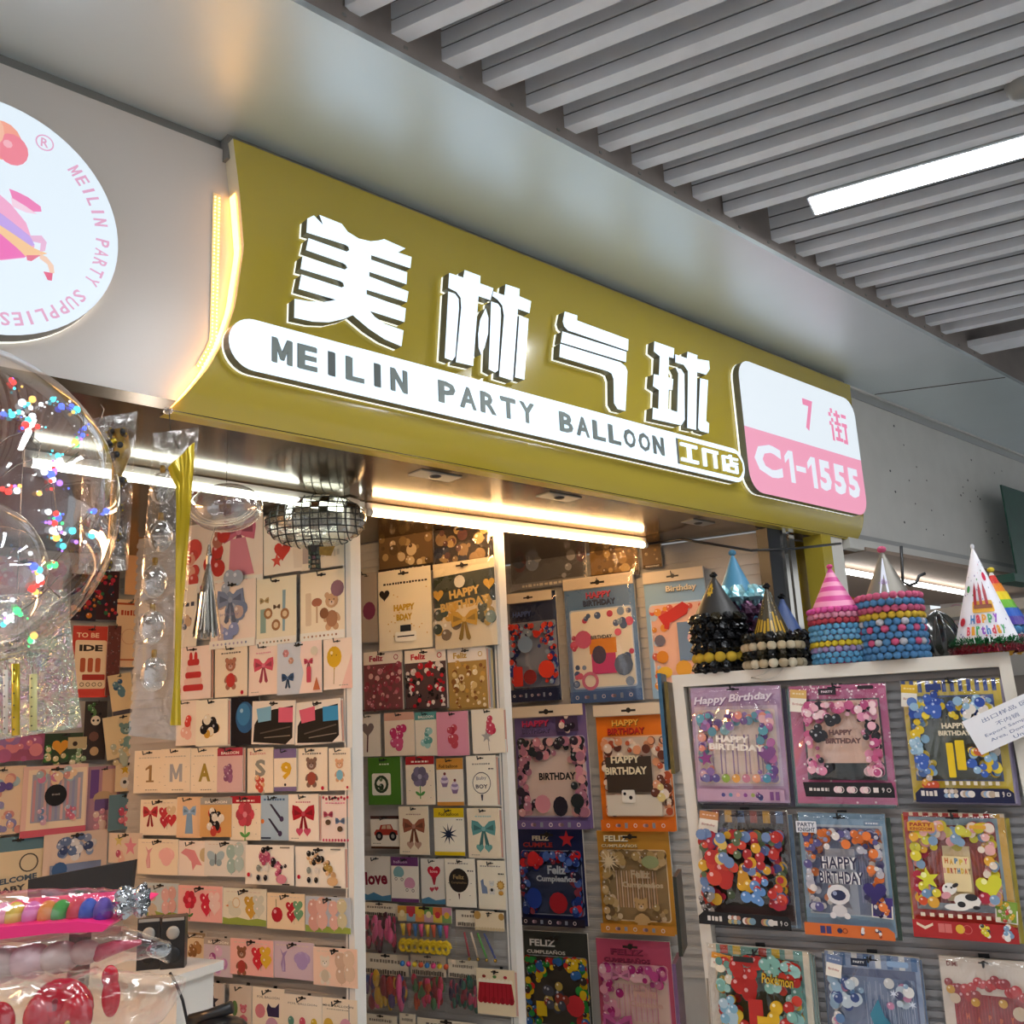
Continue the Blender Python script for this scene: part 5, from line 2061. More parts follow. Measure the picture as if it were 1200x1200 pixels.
row(PL0, W0, 'on the far left wall', [
    ((-20, 650), (70, 745), 'pale pink kit seen through the bubble balloon', bg('d9b4b4', m_party(['e3b9bc', 'c98a98', 'cdb0c0'], 3, 'd3b0b4')), dict(mt=M_KIT)),
    ((-20, 760), (80, 850), 'magenta balloon kit seen behind the hanging bags', bg('b5687a', m_party(['c25a86', '9a6aa0', 'dba0a8'], 4, 'a8586c')), dict(mt=M_KIT)),
    ((84, 672), (112, 728), 'dark card with red and orange balls, left of a pair', m_party(['a82a34', '4a2a3a', 'c8752a', '2a2a3a'], 5, '2c2430')),
    ((113, 668), (138, 727), 'dark card with red and green balls, right of a pair', m_party(['b52a44', '2f6a44', 'c8503a', '2a2a3a'], 6, '3a2028')),
    ((86, 733), (126, 817), 'red card with cream panel and tiny figures', m_bars),
    ((127, 733), (139, 815), 'narrow dim red card', m_party(['7a4a4a', '5a3a3a'], 7, '6a3a38')),
    ((150, 610), (176, 698), 'orange tinted card with gold print', bg('e3ad7a', lambda A: A.cluster(.4, .3, .35, ['b58a3a', 'd9973f'], 12, .25, 3))),
    ((138, 702), (166, 782), 'peach card with a red headline', m_frame),
    ((100, 822), (123, 890), 'dark card with a panda', m_panda),
    ((126, 790), (151, 838), 'cream card with dark blue figures', bg('e0c69a', lambda A: (A.cluster(.5, .35, .4, ['3a5a7a', '5a7f8f'], 8, .35, 3), A.rect(0, .88, 1, 1, '4a4650'))), dict(tilt=-10, lift=.05)),
    ((120, 838), (165, 886), 'square card with blue-green bear balloons', m_bluebear, dict(tilt=-9, lift=.06)),
    ((-25, 860), (51, 890), 'purple and pink kit with a golden border', bg('8a5a70', m_party(['a05a80', '8a6a9a', 'c87a80'], 8, '96506a')), dict(mt=M_KIT)),
    ((52, 860), (100, 892), 'dark green kit with an orange heart', m_greenkit, dict(mt=M_KIT)),
    ((-25, 900), (26, 976), 'pastel kit with coral and lilac balloons', m_party(['c98a80', '8a86b0', 'dba98f', '9ab0b5', '5a4a86'], 9, 'dcc3a4'), dict(mt=M_KIT)),
    ((28, 899), (100, 975), 'kit with a black disc and balloon arch', m_arch, dict(mt=M_KIT, lift=.045)),
    ((103, 899), (139, 970), 'purple card with a cake', bg('a8808f', lambda A: (A.rect(.1, .05, .35, .5, '6a4a86'), A.rect(.45, .05, .9, .5, 'c9a58c'), A.ell(.5, .5, .3, 'b59a7a', ry=.2), A.rrect(.25, .52, .8, .7, .04, '6a5486'), A.cluster(.5, .85, .35, ['c98a98', 'dcc0b0'], 10, .28, 3)))),
    ((136, 894), (162, 926), 'small cream card with a golden star and a ghost', bg('dcc39a', lambda A: (A.star(.4, .25, .22, 'c9a02f'), A.ell(.4, .7, .2, 'cfc9c0', ry=.24), A.ell(.4, .68, .08, '3a3a3a'))), dict(lift=.05)),
    ((128, 932), (163, 970), 'teal card with pink coral flowers', bg('64808a', lambda A: A.cluster(.6, .6, .35, ['d0566a', 'e07f86'], 14, .25, 3)), dict(lift=.06)),
    ((-15, 984), (52, 1052), 'cream WELCOME BABY kit with gold balloons', m_welcome, dict(mt=M_KIT)),
    ((52, 979), (124, 1030), 'blue and silver balloon kit under the black disc kit', bg('ddc3ae', lambda A: (A.cluster(.5, .3, .4, ['3f4a6f', '8a94ae', 'd9d3d0', '5f6f90'], 30, .16, 3, .6), A.rect(.1, .6, .9, .95, '7a86a4'), A.ell(.25, .7, .12, '3a5a86'))), dict(mt=M_KIT, lift=.045)),
], lift0=.03)


# ================================================================== WHITE DISPLAY RACK IN FRONT
def uvc(px, py, off=0):
    return CAB.uv(px, py, off)


cu0, ct = uvc(786.5, 787.5)
cu1 = uvc(1183, 768)[0]
ct = (ct + uvc(1183, 768)[1]) / 2
CWT = cu1 - cu0
LEAN = radians(1.0)
rack = empty('display_rack', CAB.P(cu0, 0, 0), CAB.az, 'white framed display rack in front, hung with large balloon kits, party hats on top', 'display rack')
FW_ = .036


def LU(z):   # the rack leans a little to the left at the top, as in the photo
    return (ct - z) * .028


def rbox(mb, x0, x1, y0, y1, z0, z1, m):
    vs = []
    for z in (z0, z1):
        for (x, y) in ((x0, y0), (x1, y0), (x1, y1), (x0, y1)):
            vs.append((x + LU(z), y, z))
    mb.add(vs, [(0, 3, 2, 1), (4, 5, 6, 7), (0, 1, 5, 4), (1, 2, 6, 5), (2, 3, 7, 6), (3, 0, 4, 7)], m)


M_RACK = mat('white_rack_frame', 'd9d2c6', .45)
M_RSL = mat('grey_rack_slat', '8f8c8d', .5)
b = MB()
rbox(b, 0, FW_, 0, .30, 0, ct, M_RACK)
b.build('side_frame', rack)
b = MB()
rbox(b, CWT - FW_ * .9, CWT, 0, .30, 0, ct, M_RACK)
b.build('side_frame', rack)
b = MB()
rbox(b, FW_, CWT - FW_ * .9, 0, .30, ct - .040, ct, M_RACK)
b.build('top_frame', rack)
b = MB()
rbox(b, FW_, CWT - FW_ * .9, .05, .06, .05, ct - .04, M_RSL)
b.build('back_board', rack)
s = MB()
s.box((FW_, .042, 0), (CWT - FW_ * .9, .05, .016), M_RSL)
sme = s.mesh('slat')
k = 0
z = ct - .062
while z > .35:
    link('slat', sme, rack, loc=(LU(z), 0, z))
    z -= .0275
hook_cab = MB()
hook_cab.tube([(0, .045, 0), (0, -.03, .0), (0, -.05, -.003), (0, -.054, .012)], .003, M_BLACK, 6)
hook_cab.box((-.014, .038, -.012), (.014, .045, .012), M_BLACK)
hook_cab = hook_cab.mesh('hook')


def rackkit(tl, br, label, fn, off=-.0, tilt=0, stack=2, base='e3d8c8', sleeve=True, sc='8a9aa8'):
    u, z, W, H = place(CAB, tl, br, off)
    root = empty('balloon_kit', CAB.P(u, z, off), CAB.az, label, 'balloon kit')
    rn = random.Random(int(tl[0] * 7 + tl[1]))
    root.rotation_euler = (radians(rn.uniform(.3, 1.2)), radians(tilt + 1.5), CAB.az)
    A = Art(W, H)
    fn(A)
    A.rect(.44, .018, .58, .03, BLK)
    A.ell(.51, .022, .018, BLK, n=8)
    link('printed_sheet', A.mesh('printed_sheet', M_KIT, .012, base), root)
    for k in range(stack):
        A2 = Art(W, H)
        A2.rect(0, 0, 1, 1, mixc(sc, '333333', .15 * k))
        link('kit_behind', A2.mesh('kit_behind', M_KIT, .008, sc), root, loc=(.006 * (k + 1) * rn.choice((-1, 1)), .010 + .009 * k, -.006 * (k + 1)))
    if sleeve:
        sleeve_part(root, W, H, rn, -.007, 80, .007)
    Lx = (u - cu0)
    link('hook', hook_cab, rack, loc=(Lx, 0, z - .02 * H))
    return root, W, H


PKK = ['d98aa8', 'c9608a', 'e8b0bc', '2a282c', 'f0cdd0', 'b84f7c']


def lay_mermaid(A):
    A.rect(0, 0, 1, 1, 'b08aa8')
    A.rect(.03, .17, .95, .86, 'c9b0c0')
    A.rrect(.06, .20, .92, .84, .04, 'ddc6b8')
    for i in range(14):
        x = .2 + .045 * i
        A.rect(x, .42, x + .016, .76, ['a58a9a', 'd9c4b4', '8f6f96'][i % 3])
    garland(A, (.08, .22, .9, .82), ['8a6a9e', 'b06a9a', '5f8a98', 'dd8a76', 'a884b8', '6a4a86', 'd9a8a8', '5f9aa8'], 31, 46, rb=(.025, .055))
    A.heart(.82, .58, .10, '7a4a80')
    A.ell(.77, .55, .02, 'c9a0c0', n=8)
    A.star(.15, .62, .09, '8a3f7c', rot=10)
    for i, c in enumerate(('6f6a9a', '5c4f86', '8aa040', 'd99a4a', 'c0788a', 'dd9a78', '4f8aa0')):
        A.ball(.14 + .11 * i, .79, .045, c)
    A.text('HAPPY', .46, .455, .36, .055, 'efe3d6', .05, rot=-3)
    A.text('BIRTHDAY', .5, .525, .60, .055, 'efe3d6', .05, rot=-3)
    A.text('Happy Birthday', .5, .115, .86, .085, '7d5a80', .05, rot=3, sh=.3)
    A.text('Happy Birthday', .495, .108, .86, .085, 'dcd0d6', .03, rot=3, sh=.3)
    A.rect(.03, .88, .97, .98, 'b894a8')
    for i, c in enumerate(('4f4a86', '5a8aa0', 'd9a0a0', '8a4a8a', '9aa05a')):
        A.ell(.32 + .08 * i, .93, .022, c, n=8)
    A.cluster(.72, .93, .05, ['7a4a80', '3f3a6a', '5a9ab0'], 5, .5, 3)
    A.rect(.82, .90, .86, .97, '7a4a80')
    A.rect(.88, .90, .92, .97, '7a4a80')


def lay_polka(A):
    A.rect(0, 0, 1, 1, 'bf6088')
    rn = random.Random(2)
    for i in range(60):
        A.ell(rn.random(), rn.choice([rn.uniform(0, .12), rn.random()]), .012, 'f0d3da', n=7)
    A.rect(.13, .12, .93, .80, '4a4244')
    A.rect(.15, .135, .91, .79, 'dfb9a4')
    A.rect(.15, .66, .91, .79, '2d2e2e')
    garland(A, (.16, .14, .90, .76), PKK, 33, 70, rb=(.022, .05))
    A.cluster(.30, .38, .09, ['2a282c'], 5, .6, 1)
    A.cluster(.45, .29, .08, ['2a282c'], 5, .6, 2)
    A.text('HAPPY', .53, .40, .24, .045, '6a4a48', .06)
    A.text('BIRTHDAY', .55, .47, .36, .045, '6a4a48', .06)
    A.rect(.34, .03, .52, .085, '2d2228')
    A.text('PARTY', .43, .057, .12, .02, 'e9d3da', .03)
    A.rrect(.74, .015, .9, .045, .01, '2d2228')
    A.ball(.2, .66, .03, 'd98aa8')
    A.poly([(.10, .81), (.98, .81), (1, .86), (1, .93), (.12, .93)], '1f1a1c')
    A.scribble(.16, .36, .87, .03, 'd9ccc6', 4)
    for j in range(3):
        for q in range(3):
            A.ring(.44 + .13 * j + .02 * q, .87, .034, .2, 'e3d6d0' if q == 2 else 'd9a8b4', 12)
            if q < 2:
                A.ell(.44 + .13 * j + .02 * q, .87, .03, 'e3c6c4', n=10)
    A.rect(.80, .85, .85, .89, 'e3d6d0')
    A.text('9', .895, .87, .025, .04, 'e3d6d0', .02)
    A.ring(.95, .87, .022, .3, 'e3d6d0', 10)


def tiny_icons(A, y, base, cols, x0=.10):
    A.scribble(x0, x0 + .16, y, .05, cols[0], 3)
    for j in range(2):
        for q in range(4):
            A.ell(x0 + .25 + .06 * j + (q % 2) * .035, y - .02 + (q // 2) * .035, .024, cols[q % len(cols)], n=8)
    for j in range(2):
        for q in range(4):
            A.ell(x0 + .42 + .2 * j + .025 * q, y, .036, cols[(q + j) % len(cols)], n=10)
    A.rect(.82, y - .02, .86, y + .02, cols[0])
    A.text('9', .90, y, .02, .045, cols[0], .02)
    A.ring(.95, y, .02, .35, cols[0], 10)


def lay_yellow(A):
    A.rect(0, 0, 1, 1, 'd0b43f')
    for i in range(12):
        A.rect(i / 12, 0, i / 12 + .042, .10, '3f4f8f')
    A.rect(.05, .13, .92, .84, '4c5a86')
    A.rect(.07, .145, .9, .83, '54564a')
    garland(A, (.07, .15, .9, .8), ['dcb92c', '2f4a9a', '8fb0c8', 'e3c93c', 'dcd3c9', '5c7ab5'], 35, 64, rb=(.025, .055))
    A.cluster(.34, .2, .14, ['2f4a9a', '3f5fae'], 12, .34, 3)
    A.cluster(.12, .55, .1, ['8fb0c8', 'a9c6d6'], 10, .4, 3)
    A.cluster(.15, .7, .1, ['3f5fae', '6f8fc0'], 8, .4, 5)
    A.cluster(.72, .66, .17, ['dcb92c', '8fb0c8', 'd0643a', '3f5fae'], 16, .26, 11)
    A.cluster(.72, .25, .16, ['2f4a9a', 'dcd3c9', '8fb0c8'], 12, .28, 12)
    A.rrect(.40, .52, .47, .80, .01, 'e0bd22')
    A.rrect(.49, .50, .58, .74, .01, 'e0bd22')
    A.text('HAPPY', .5, .38, .24, .045, 'd9cdb0', .04)
    A.text('BIRTHDAY', .5, .44, .32, .04, 'd9cdb0', .04)
    A.rect(.26, .03, .42, .085, '2c3a6f')
    A.cluster(.2, .85, .08, ['d99a3a', 'c9502f', 'b5a9a0'], 7, .5, 3)
    for i in range(8):
        A.rect(.35 + i * .07, .83, .385 + i * .07, .86, 'e3d6c0')
    A.poly([(.1, .885), (.95, .885), (1, .92), (1, 1), (.04, 1), (.04, .93)], '1f2040')
    tiny_icons(A, .93, '1f2040', ['d9cfc6', 'b5a08a', '8fa6c0'])


def lay_darkred(A):
    A.rect(0, 0, 1, 1, '4a3a38')
    for i, c in enumerate(('5c6f8f', '8a3a2c', 'b5892c', '4a5a7a', '8a3a2c', 'b58a3a', '5c6f8f')):
        A.rect(i / 7 + .02, 0, i / 7 + .1, .11, c)
    A.rect(.03, .12, .95, .86, '3f3830')
    garland(A, (.04, .18, .94, .84), ['b5302a', 'cf9a2a', '6f86ae', 'a82a3a', '4a4a7a', 'd0503a', '5c6a4a'], 37, 90, rb=(.03, .065))
    A.cluster(.3, .5, .22, ['c2402f', 'b5302a'], 10, .4, 3)
    A.cluster(.5, .6, .16, ['d9a52c', 'c98f2a'], 7, .4, 4)
    A.cluster(.68, .42, .2, ['a82a2c', '6f86ae', 'cf9a2a', '4a4a7a'], 16, .26, 14)
    A.cluster(.4, .33, .22, ['6f86ae', 'c2402f', '5c6a4a', 'd9b45a'], 16, .24, 15)
    A.cluster(.72, .7, .16, ['b5302a', '5f8ac0', 'cf9a2a'], 12, .3, 16)
    A.ball(.54, .74, .06, '5f8ac0')
    A.ball(.38, .73, .045, '3f4a34')
    A.cluster(.1, .8, .12, ['2c2422', '8a8078'], 9, .3, 9)
    A.poly([(.06, .885), (.97, .885), (1, .92), (1, 1), (.0, 1), (.0, .93)], '1c191b')
    tiny_icons(A, .945, '1c191b', ['d3cbc4', 'a8705c', 'b5a06a', '6f8a9a'])


def lay_astro(A):
    A.rect(0, 0, 1, 1, '7f9db5')
    A.rect(.05, .1, .96, .85, 'b9c3cb')
    A.rrect(.07, .12, .93, .84, .03, '6a708c')
    A.rect(.28, .3, .62, .84, 'a9aab5')
    for i in range(7):
        A.rect(.66 + i * .03, .35, .675 + i * .03, .74, '8a86a8')
    garland(A, (.07, .13, .93, .80), ['cf6a2c', '3f3a5f', 'dcd3cd', '8a8aa8', 'e0793a', '5c5486', 'b9b6c0'], 39, 76, rb=(.024, .055))
    A.text('HAPPY', .46, .40, .42, .10, 'e3e0e0', .1)
    A.text('HAPPY', .46, .40, .42, .10, '33304a', .02)
    A.text('BIRTHDAY', .47, .52, .5, .10, 'e3e0e0', .1)
    A.text('BIRTHDAY', .47, .52, .5, .10, '33304a', .02)
    A.ell(.42, .66, .13, 'dcd6d6', ry=.115)
    A.ell(.42, .665, .085, '2c3050', ry=.06)
    A.ell(.38, .65, .025, '9aa0c0')
    A.ell(.42, .79, .085, 'd0caca', ry=.07)
    A.ell(.34, .83, .035, 'dcd6d6')
    A.ell(.5, .83, .035, 'dcd6d6')
    A.heart(.83, .62, .13, '3a2f6a')
    A.rrect(0, .06, .24, .155, .01, 'dcdce0')
    A.text('PARTY', .12, .088, .2, .035, '4a5468', .03)
    A.text('KNIGHT', .12, .130, .2, .035, '4a5468', .03)
    A.rrect(.78, .045, .96, .085, .01, '6a8098')
    A.scribble(.8, .94, .065, .015, 'dcdce0', 4)
    A.poly([(0, .90), (.93, .90), (1, .94), (1, 1), (0, 1)], 'cf6a30')
    A.rect(.18, .92, .235, .98, '3c3a70')
    A.rect(.25, .92, .305, .98, '3c3a70')
    A.ell(.4, .95, .03, '2c2a50')
    A.ring(.46, .95, .03, .3, '8a3a1c', 12)
    A.cluster(.65, .95, .05, ['2c2a50', 'dcd6d6'], 6, .4, 4)
    A.cluster(.83, .95, .05, ['2c2a50', 'dcd6d6', '8a3a1c'], 6, .4, 5)


def lay_cow(A):
    A.rect(0, 0, 1, 1, 'b0352c')
    A.rect(.9, 0, 1, .9, 'd9a84a')
    for i in range(10):
        A.rect(.06 + i * .1, .0, .10 + i * .1, .028, 'e6d3b8')
    A.rect(.05, .035, .93, .80, '8fa3ae')
    A.rect(.06, .1, .9, .79, '9a4038')
    for i in range(20):
        A.rect(.09 + i * .04, .3, .105 + i * .04, .74, 'b5564a')
    A.rect(.36, .27, .63, .72, 'e6cf9c')
    A.poly([(.05, .79), (.12, .74), (.84, .74), (.93, .79)], '9aa3ac')
    garland(A, (.07, .07, .88, .72), ['e0a63a', 'd9c83a', '7f9ab5', 'e6d3c0', 'd99a9a', 'b02f45', 'd0c84a', 'e8b0a8'], 41, 70, rb=(.028, .06), )
    A.rect(.36, .34, .62, .62, 'e6cf9c')
    for i, (ch, c) in enumerate(zip('HAPPY', ('c9703a', 'cf9a3a', '5f7f9a', 'd9b43a', 'd0566a'))):
        A.text(ch, .40 + .047 * i, .375 + (i % 2) * .008, .035, .045, c, .06)
    for i, (ch, c) in enumerate(zip('BIRTHDAY', ('d9a090', 'cf9a3a', 'b5564a', 'c9703a', '5f7f9a', 'd9b43a', 'c9703a', '8a6a4a'))):
        A.text(ch, .375 + .034 * i, .455, .026, .045, c, .06)
    A.star(.2, .53, .12, 'd3cf38', rot=8)
    A.ell(.16, .5, .03, 'efeca0', n=8)
    A.heart(.79, .56, .13, 'd3cf38', rot=15)
    A.ell(.74, .53, .03, 'efeca0', n=8)
    for x, y, r, c in ((.17, .65, .05, '6f8fb0'), (.27, .64, .045, 'd9c83a'), (.13, .71, .045, 'd0502c'), (.23, .715, .06, 'd9a03a'), (.73, .66, .06, 'a82a3f'), (.82, .67, .05, '7f9ab5')):
        A.ball(x, y, r, c)
    # the cow
    A.ell(.56, .69, .13, 'e6e0d8', ry=.075)
    A.ell(.45, .745, .12, 'e6e0d8', ry=.035)
    A.ell(.60, .66, .06, '2c2a2c', ry=.035)
    A.ell(.50, .72, .04, '2c2a2c', ry=.03)
    A.ell(.64, .74, .035, '2c2a2c', ry=.02)
    A.ell(.40, .60, .075, 'e6e0d8', ry=.06, rot=20)
    A.ell(.36, .655, .05, 'dd9aa0', ry=.035, rot=20)
    A.ell(.46, .57, .035, '2c2a2c', ry=.02, rot=30)
    A.ell(.37, .585, .012, BLK, n=6)
    A.ell(.42, .59, .012, BLK, n=6)
    A.rrect(.05, .065, .32, .14, .01, 'd9a03a')
    A.text('PARTY', .185, .085, .22, .03, '9a3428', .04)
    A.text('KINGDOM', .185, .12, .22, .025, '9a3428', .03)
    A.rrect(.66, .08, .82, .11, .01, 'd9a03a')
    for i in range(9):
        A.rect(.09 + i * .09, .80, .135 + i * .09, .83, 'e6d3b8')
    A.poly([(0, .86), (.95, .86), (1, .90), (1, 1), (0, 1)], 'a82828')
    A.poly([(.04, .88), (.12, .91), (.2, .88), (.2, .9), (.12, .935), (.04, .9)], 'e6d3b8')
    A.rect(.25, .88, .38, .95, 'd0706a')
    A.rect(.31, .88, .315, .95, 'a82828')
    A.ell(.46, .915, .045, 'd9b03a')
    A.ring(.53, .915, .045, .12, 'd0706a', 14)
    A.cluster(.7, .915, .07, ['d9c83a', '3a3a3c', 'e6e0d8'], 8, .35, 5)
    A.cluster(.9, .915, .07, ['e6b0a8', 'e6e0d8', '7f9ab5'], 8, .4, 6)


def lay_teal(A):
    A.rect(0, 0, 1, 1, 'd9c9b0')
    A.rect(.08, .0, .94, .9, '6f9a90')
    for i, c in enumerate(('b5402f', 'd9b43a', '7fa99c', 'b5402f', 'd9b43a', 'c9b9a0')):
        A.rect(.12 + i * .13, 0, .2 + i * .13, .08, c)
    A.rect(.12, .09, .9, .9, '4a4f3c')
    garland(A, (.1, .10, .9, .62), ['b52f28', 'd9b43a', '7fb0a4', '9ac6be', 'c9402f', '5f8a80', 'e6d9c0'], 43, 56, rb=(.03, .06))
    A.cluster(.42, .25, .2, ['b8302a', 'a82822'], 14, .34, 3)
    A.cluster(.65, .2, .15, ['7fb0a4', '9ac6be'], 10, .34, 5)
    A.cluster(.72, .62, .2, ['dcae2a', 'b5302a', 'd9c23a', '7fb0a4'], 22, .26, 21)
    A.cluster(.28, .76, .2, ['b52f28', '7fa9c0', 'd9b43a'], 18, .26, 22)
    A.text('Pokémon', .72, .235, .3, .09, '5a3a1c', .07, rot=-4)
    A.cluster(.72, .62, .2, ['dcae2a', 'b5302a', 'd9c23a', '7fb0a4'], 22, .26, 21)
    A.cluster(.28, .76, .2, ['b52f28', '7fa9c0', 'd9b43a'], 18, .26, 22)
    A.text('Pokémon', .72, .235, .3, .09, 'd9b02a', .01, rot=-4)
    A.rect(.3, .05, .5, .1, '2c2a28')
    A.rect(.42, .42, .56, .72, 'b5302a')
    A.cluster(.25, .55, .14, ['7fa9c0', 'a9c0cc'], 10, .36, 3)
    A.rect(.5, .56, .62, .8, 'dcae2a')
    A.scribble(.015, .05, .5, .5, '8d8375', 1)


def lay_bluestripe(A):
    A.rect(0, 0, 1, 1, '8a98b4')
    for i in range(8):
        A.rect(.04 + i * .125, 0, .1 + i * .125, .12, 'dcdad6' if i % 2 == 0 else '4f6f9a')
    A.poly([(0, .14), (.95, .12), (.95, 1), (0, 1)], '58607f')
    A.rect(.03, .2, .93, 1, '6f7f9f')
    for i in range(40):
        rn = random.Random(i)
        A.rect((x := rn.uniform(.4, .92)), rn.uniform(.2, .5), x + .006, rn.uniform(.5, .9), 'a9b3c9')
    garland(A, (.05, .2, .9, .8), ['8fa9c0', 'b9c6d0', '5f7faa', 'c98aa8', '4a4a6a', 'dcdad6'], 45, 40, top=False, right=False, rb=(.02, .06))
    A.cluster(.22, .35, .18, ['8fa9c0', 'b9c6d0', '3f4f7f'], 14, .3, 3)
    A.star(.72, .3, .05, 'dce3ef', 6, .3)
    A.star(.9, .38, .05, 'dce3ef', 6, .3)
    A.poly([(.45, .5), (.55, .36), (.6, .5), (.72, .62), (.5, .62)], '3f7f96')
    A.rect(.3, .02, .47, .085, '20283c')
    A.text('PARTY', .385, .052, .12, .02, 'dcdad6', .03)
    A.rrect(.68, .02, .9, .07, .02, '8fa9c9')


def lay_white(A):
    A.rect(0, 0, 1, 1, 'd3c6b8')
    A.text('DiMi', .14, .06, .12, .04, '8a3a34', .02)
    A.rect(.12, .3, 1, 1, '8f2328')
    for i in range(26):
        A.rect(.13 + i * .035, .33, .14 + i * .035, 1, 'a83034')
    rn = random.Random(4)
    for i in range(26):
        t = i / 25
        A.ball(.08 + t * .92, .24 + .05 * sin(t * 9) + rn.uniform(-.05, .06), rn.uniform(.045, .065), rn.choice(['a8242a', '93202a', 'b83034']))
    for x, y in ((.36, .36), (.66, .35), (.1, .27)):
        A.ball(x, y, .05, 'c9932c')
    for i, ch in enumerate('HAPPY'):
        A.text(ch, .26 + i * .12, .48 + (i % 2) * .02, .035, .05, 'd05a2a', .05)
    A.ell(.14, .34, .06, 'cdb59a')
    A.ell(.83, .42, .08, 'cdb59a')


kits = [
    ((809, 808), (929, 940), 'lilac Happy Birthday kit in shiny film, upper left on the rack', lay_mermaid, dict(sc='4a3f52')),
    ((924, 806), (1056, 942), 'pink polka dot balloon kit with black footer, upper middle on the white rack', lay_polka, dict(off=-.008, sc='6f8f94')),
    ((1056, 800), (1194, 938), 'yellow and blue balloon kit with striped top, upper right on the white rack', lay_yellow, dict(sc='9a8fae')),
    ((818, 950), (936, 1084), 'dark red and yellow balloon kit in shiny film, left in second rack row', lay_darkred, dict(sc='6f8298')),
    ((935, 953), (1055, 1098), 'blue and orange astronaut kit, middle of the second rack row', lay_astro, dict(off=-.008, sc='46584a')),
    ((1058, 953), (1199, 1101), 'red circus kit with a cow and yellow star balloon, right in the second rack row', lay_cow, dict(sc='b5a03a')),
    ((830, 1107), (962, 1250), 'teal kit with yellow title on a cream backing, bottom left on the white rack', lay_teal, dict(sc='8a9a94')),
    ((966, 1115), (1095, 1262), 'blue and white striped winter balloon kit, bottom middle on the white rack', lay_bluestripe, dict(off=-.006, sc='6a7a94')),
    ((1100, 1121), (1230, 1275), 'white kit with red balloon garland, bottom right on the white rack', lay_white, dict(sc='b5b0a8')),
]
# extra back kits keep their own small tags
for tl, br, lab, fn, kw in kits:
    root, W_, H_ = rackkit(tl, br, lab, fn, **kw)


def tagcard(tl, br, label, col, tilt, txt=True, off=.02, sm=None):
    u, z, W, H = place(CAB, tl, br, off)
    A = Art(W, H)
    A.rect(0, 0, 1, .38, col)
    A.scribble(.15, .85, .18, .08, mixc(col, 'ffffff', .5), 3)
    if sm:
        A.rect(.06, .06, .94, .94, sm[0])
        A.cluster(.5, .5, .45, sm, 22, .22, 5)
    else:
        A.text('Birthday', .5, .66, .7, .14, 'b5564a', .0)
    me = A.mesh('tag_card', M_CARD, .0012, 'ece4d6')
    o = link('tag_card', me, None, loc=CAB.P(u, z, off), rot=(0, radians(tilt), CAB.az))
    tag(o, label, 'tag')


tagcard((926, 809), (948, 834), 'small white tag with a yellow top at the corner of the pink polka dot kit', 'd9b06a', 7)
tagcard((1056, 803), (1078, 828), 'small white tag with a yellow top at the corner of the yellow and blue kit', 'd9b03a', 7)
tagcard((820, 951), (844, 975), 'small shining tag at the corner of the dark red kit', 'c98a5a', 8)
tagcard((834, 1117), (858, 1137), 'small white tag at the corner of the teal kit', 'd9953a', 10)
tagcard((969, 1119), (990, 1146), 'small white tag with a blue top on the striped winter kit', '6a7a9a', 10)
tagcard((1021, 1051), (1049, 1077), 'small square picture tag with violet balls on the astronaut kit', '4a3a7a', 5, sm=['4a3a7a', '2c2440', 'c9703a', 'd9d3d0'])
tagcard((1166, 1056), (1196, 1083), 'small square picture tag with green and red balls on the circus kit', '7fa040', 6, sm=['8aa84a', 'c9504a', 'd9b43a', 'e3d6c0'])
# the price note
u0, z0 = uvc(1127, 846, .05)
u1, z1 = uvc(1215, 806, .05)
u2, z2 = uvc(1157, 881, .05)
Wn = hypot(u1 - u0, z1 - z0)
Hn = hypot(u2 - u0, z2 - z0)
ang = atan2(z1 - z0, u1 - u0)
A = Art(Wn, Hn)
NC = '5f6f96'
for i, (t, x, y, wf) in enumerate((('出口样品 区', .46, .2, .6), ('不内销', .44, .42, .3))):
    A.text(t, x + .06, y, wf, .12, NC, .0)
A.text('Export Sample Display', .62, .60, .92, .10, NC, .0)
A.text('Area, Domestic Sale', .60, .76, .82, .10, NC, .0)
A.text('Unavailable', .70, .91, .5, .09, NC, .0)
me = A.mesh('paper_note', M_CARD, .001, 'e6e6ea')
o = bpy.data.objects.new('paper_note', me)
COL.objects.link(o)
o.matrix_world = basis(CAB, u0, z0, .05) @ Matrix.Rotation(-ang, 4, 'Y') @ Matrix.Translation((Wn / 2, 0, 0))
tag(o, 'tilted white paper note with blue typed lines on the yellow and blue kit', 'note')
# packs hanging on the outer left side of the rack
for k, (tl, br, lab, c1, c2) in enumerate((
        ((769, 790), (780, 902), 'blue pack seen edge-on beside the left edge of the white rack, outermost', '6f9ab5', '3a5f7a'),
        ((780, 800), (793, 905), 'dark green pack seen edge-on beside the left edge of the white rack, inner one', '4a4a34', '6a5a2c'),
        ((795, 1020), (806, 1110), 'green pack seen edge-on low beside the left edge of the white rack', '6f7a4a', '2c2c24'),
        ((797, 1115), (812, 1215), 'violet and cream pack seen edge-on low beside the left edge of the white rack', 'a58a68', '6a4a6a'))):
    u, z, W, H = place(CAB, tl, br, -.04 - .04 * k)
    A = Art(.16, H)
    A.rect(0, 0, 1, 1, c1)
    A.rect(.1, .1, .9, .6, c2)
    A.cluster(.5, .7, .4, [c1, c2, 'c9b48a'], 14, .25, k)
    o = link('side_pack', A.mesh('side_pack', M_KIT, .012, c1, side=c2), None, loc=CAB.P(u, z, -.07), rot=(0, 0, CAB.az - radians(78)))
    tag(o, lab, 'balloon kit')

# ------------------------------------------------------------------ party hats standing on the rack
HATTOP = ct + .001
_pm = {}


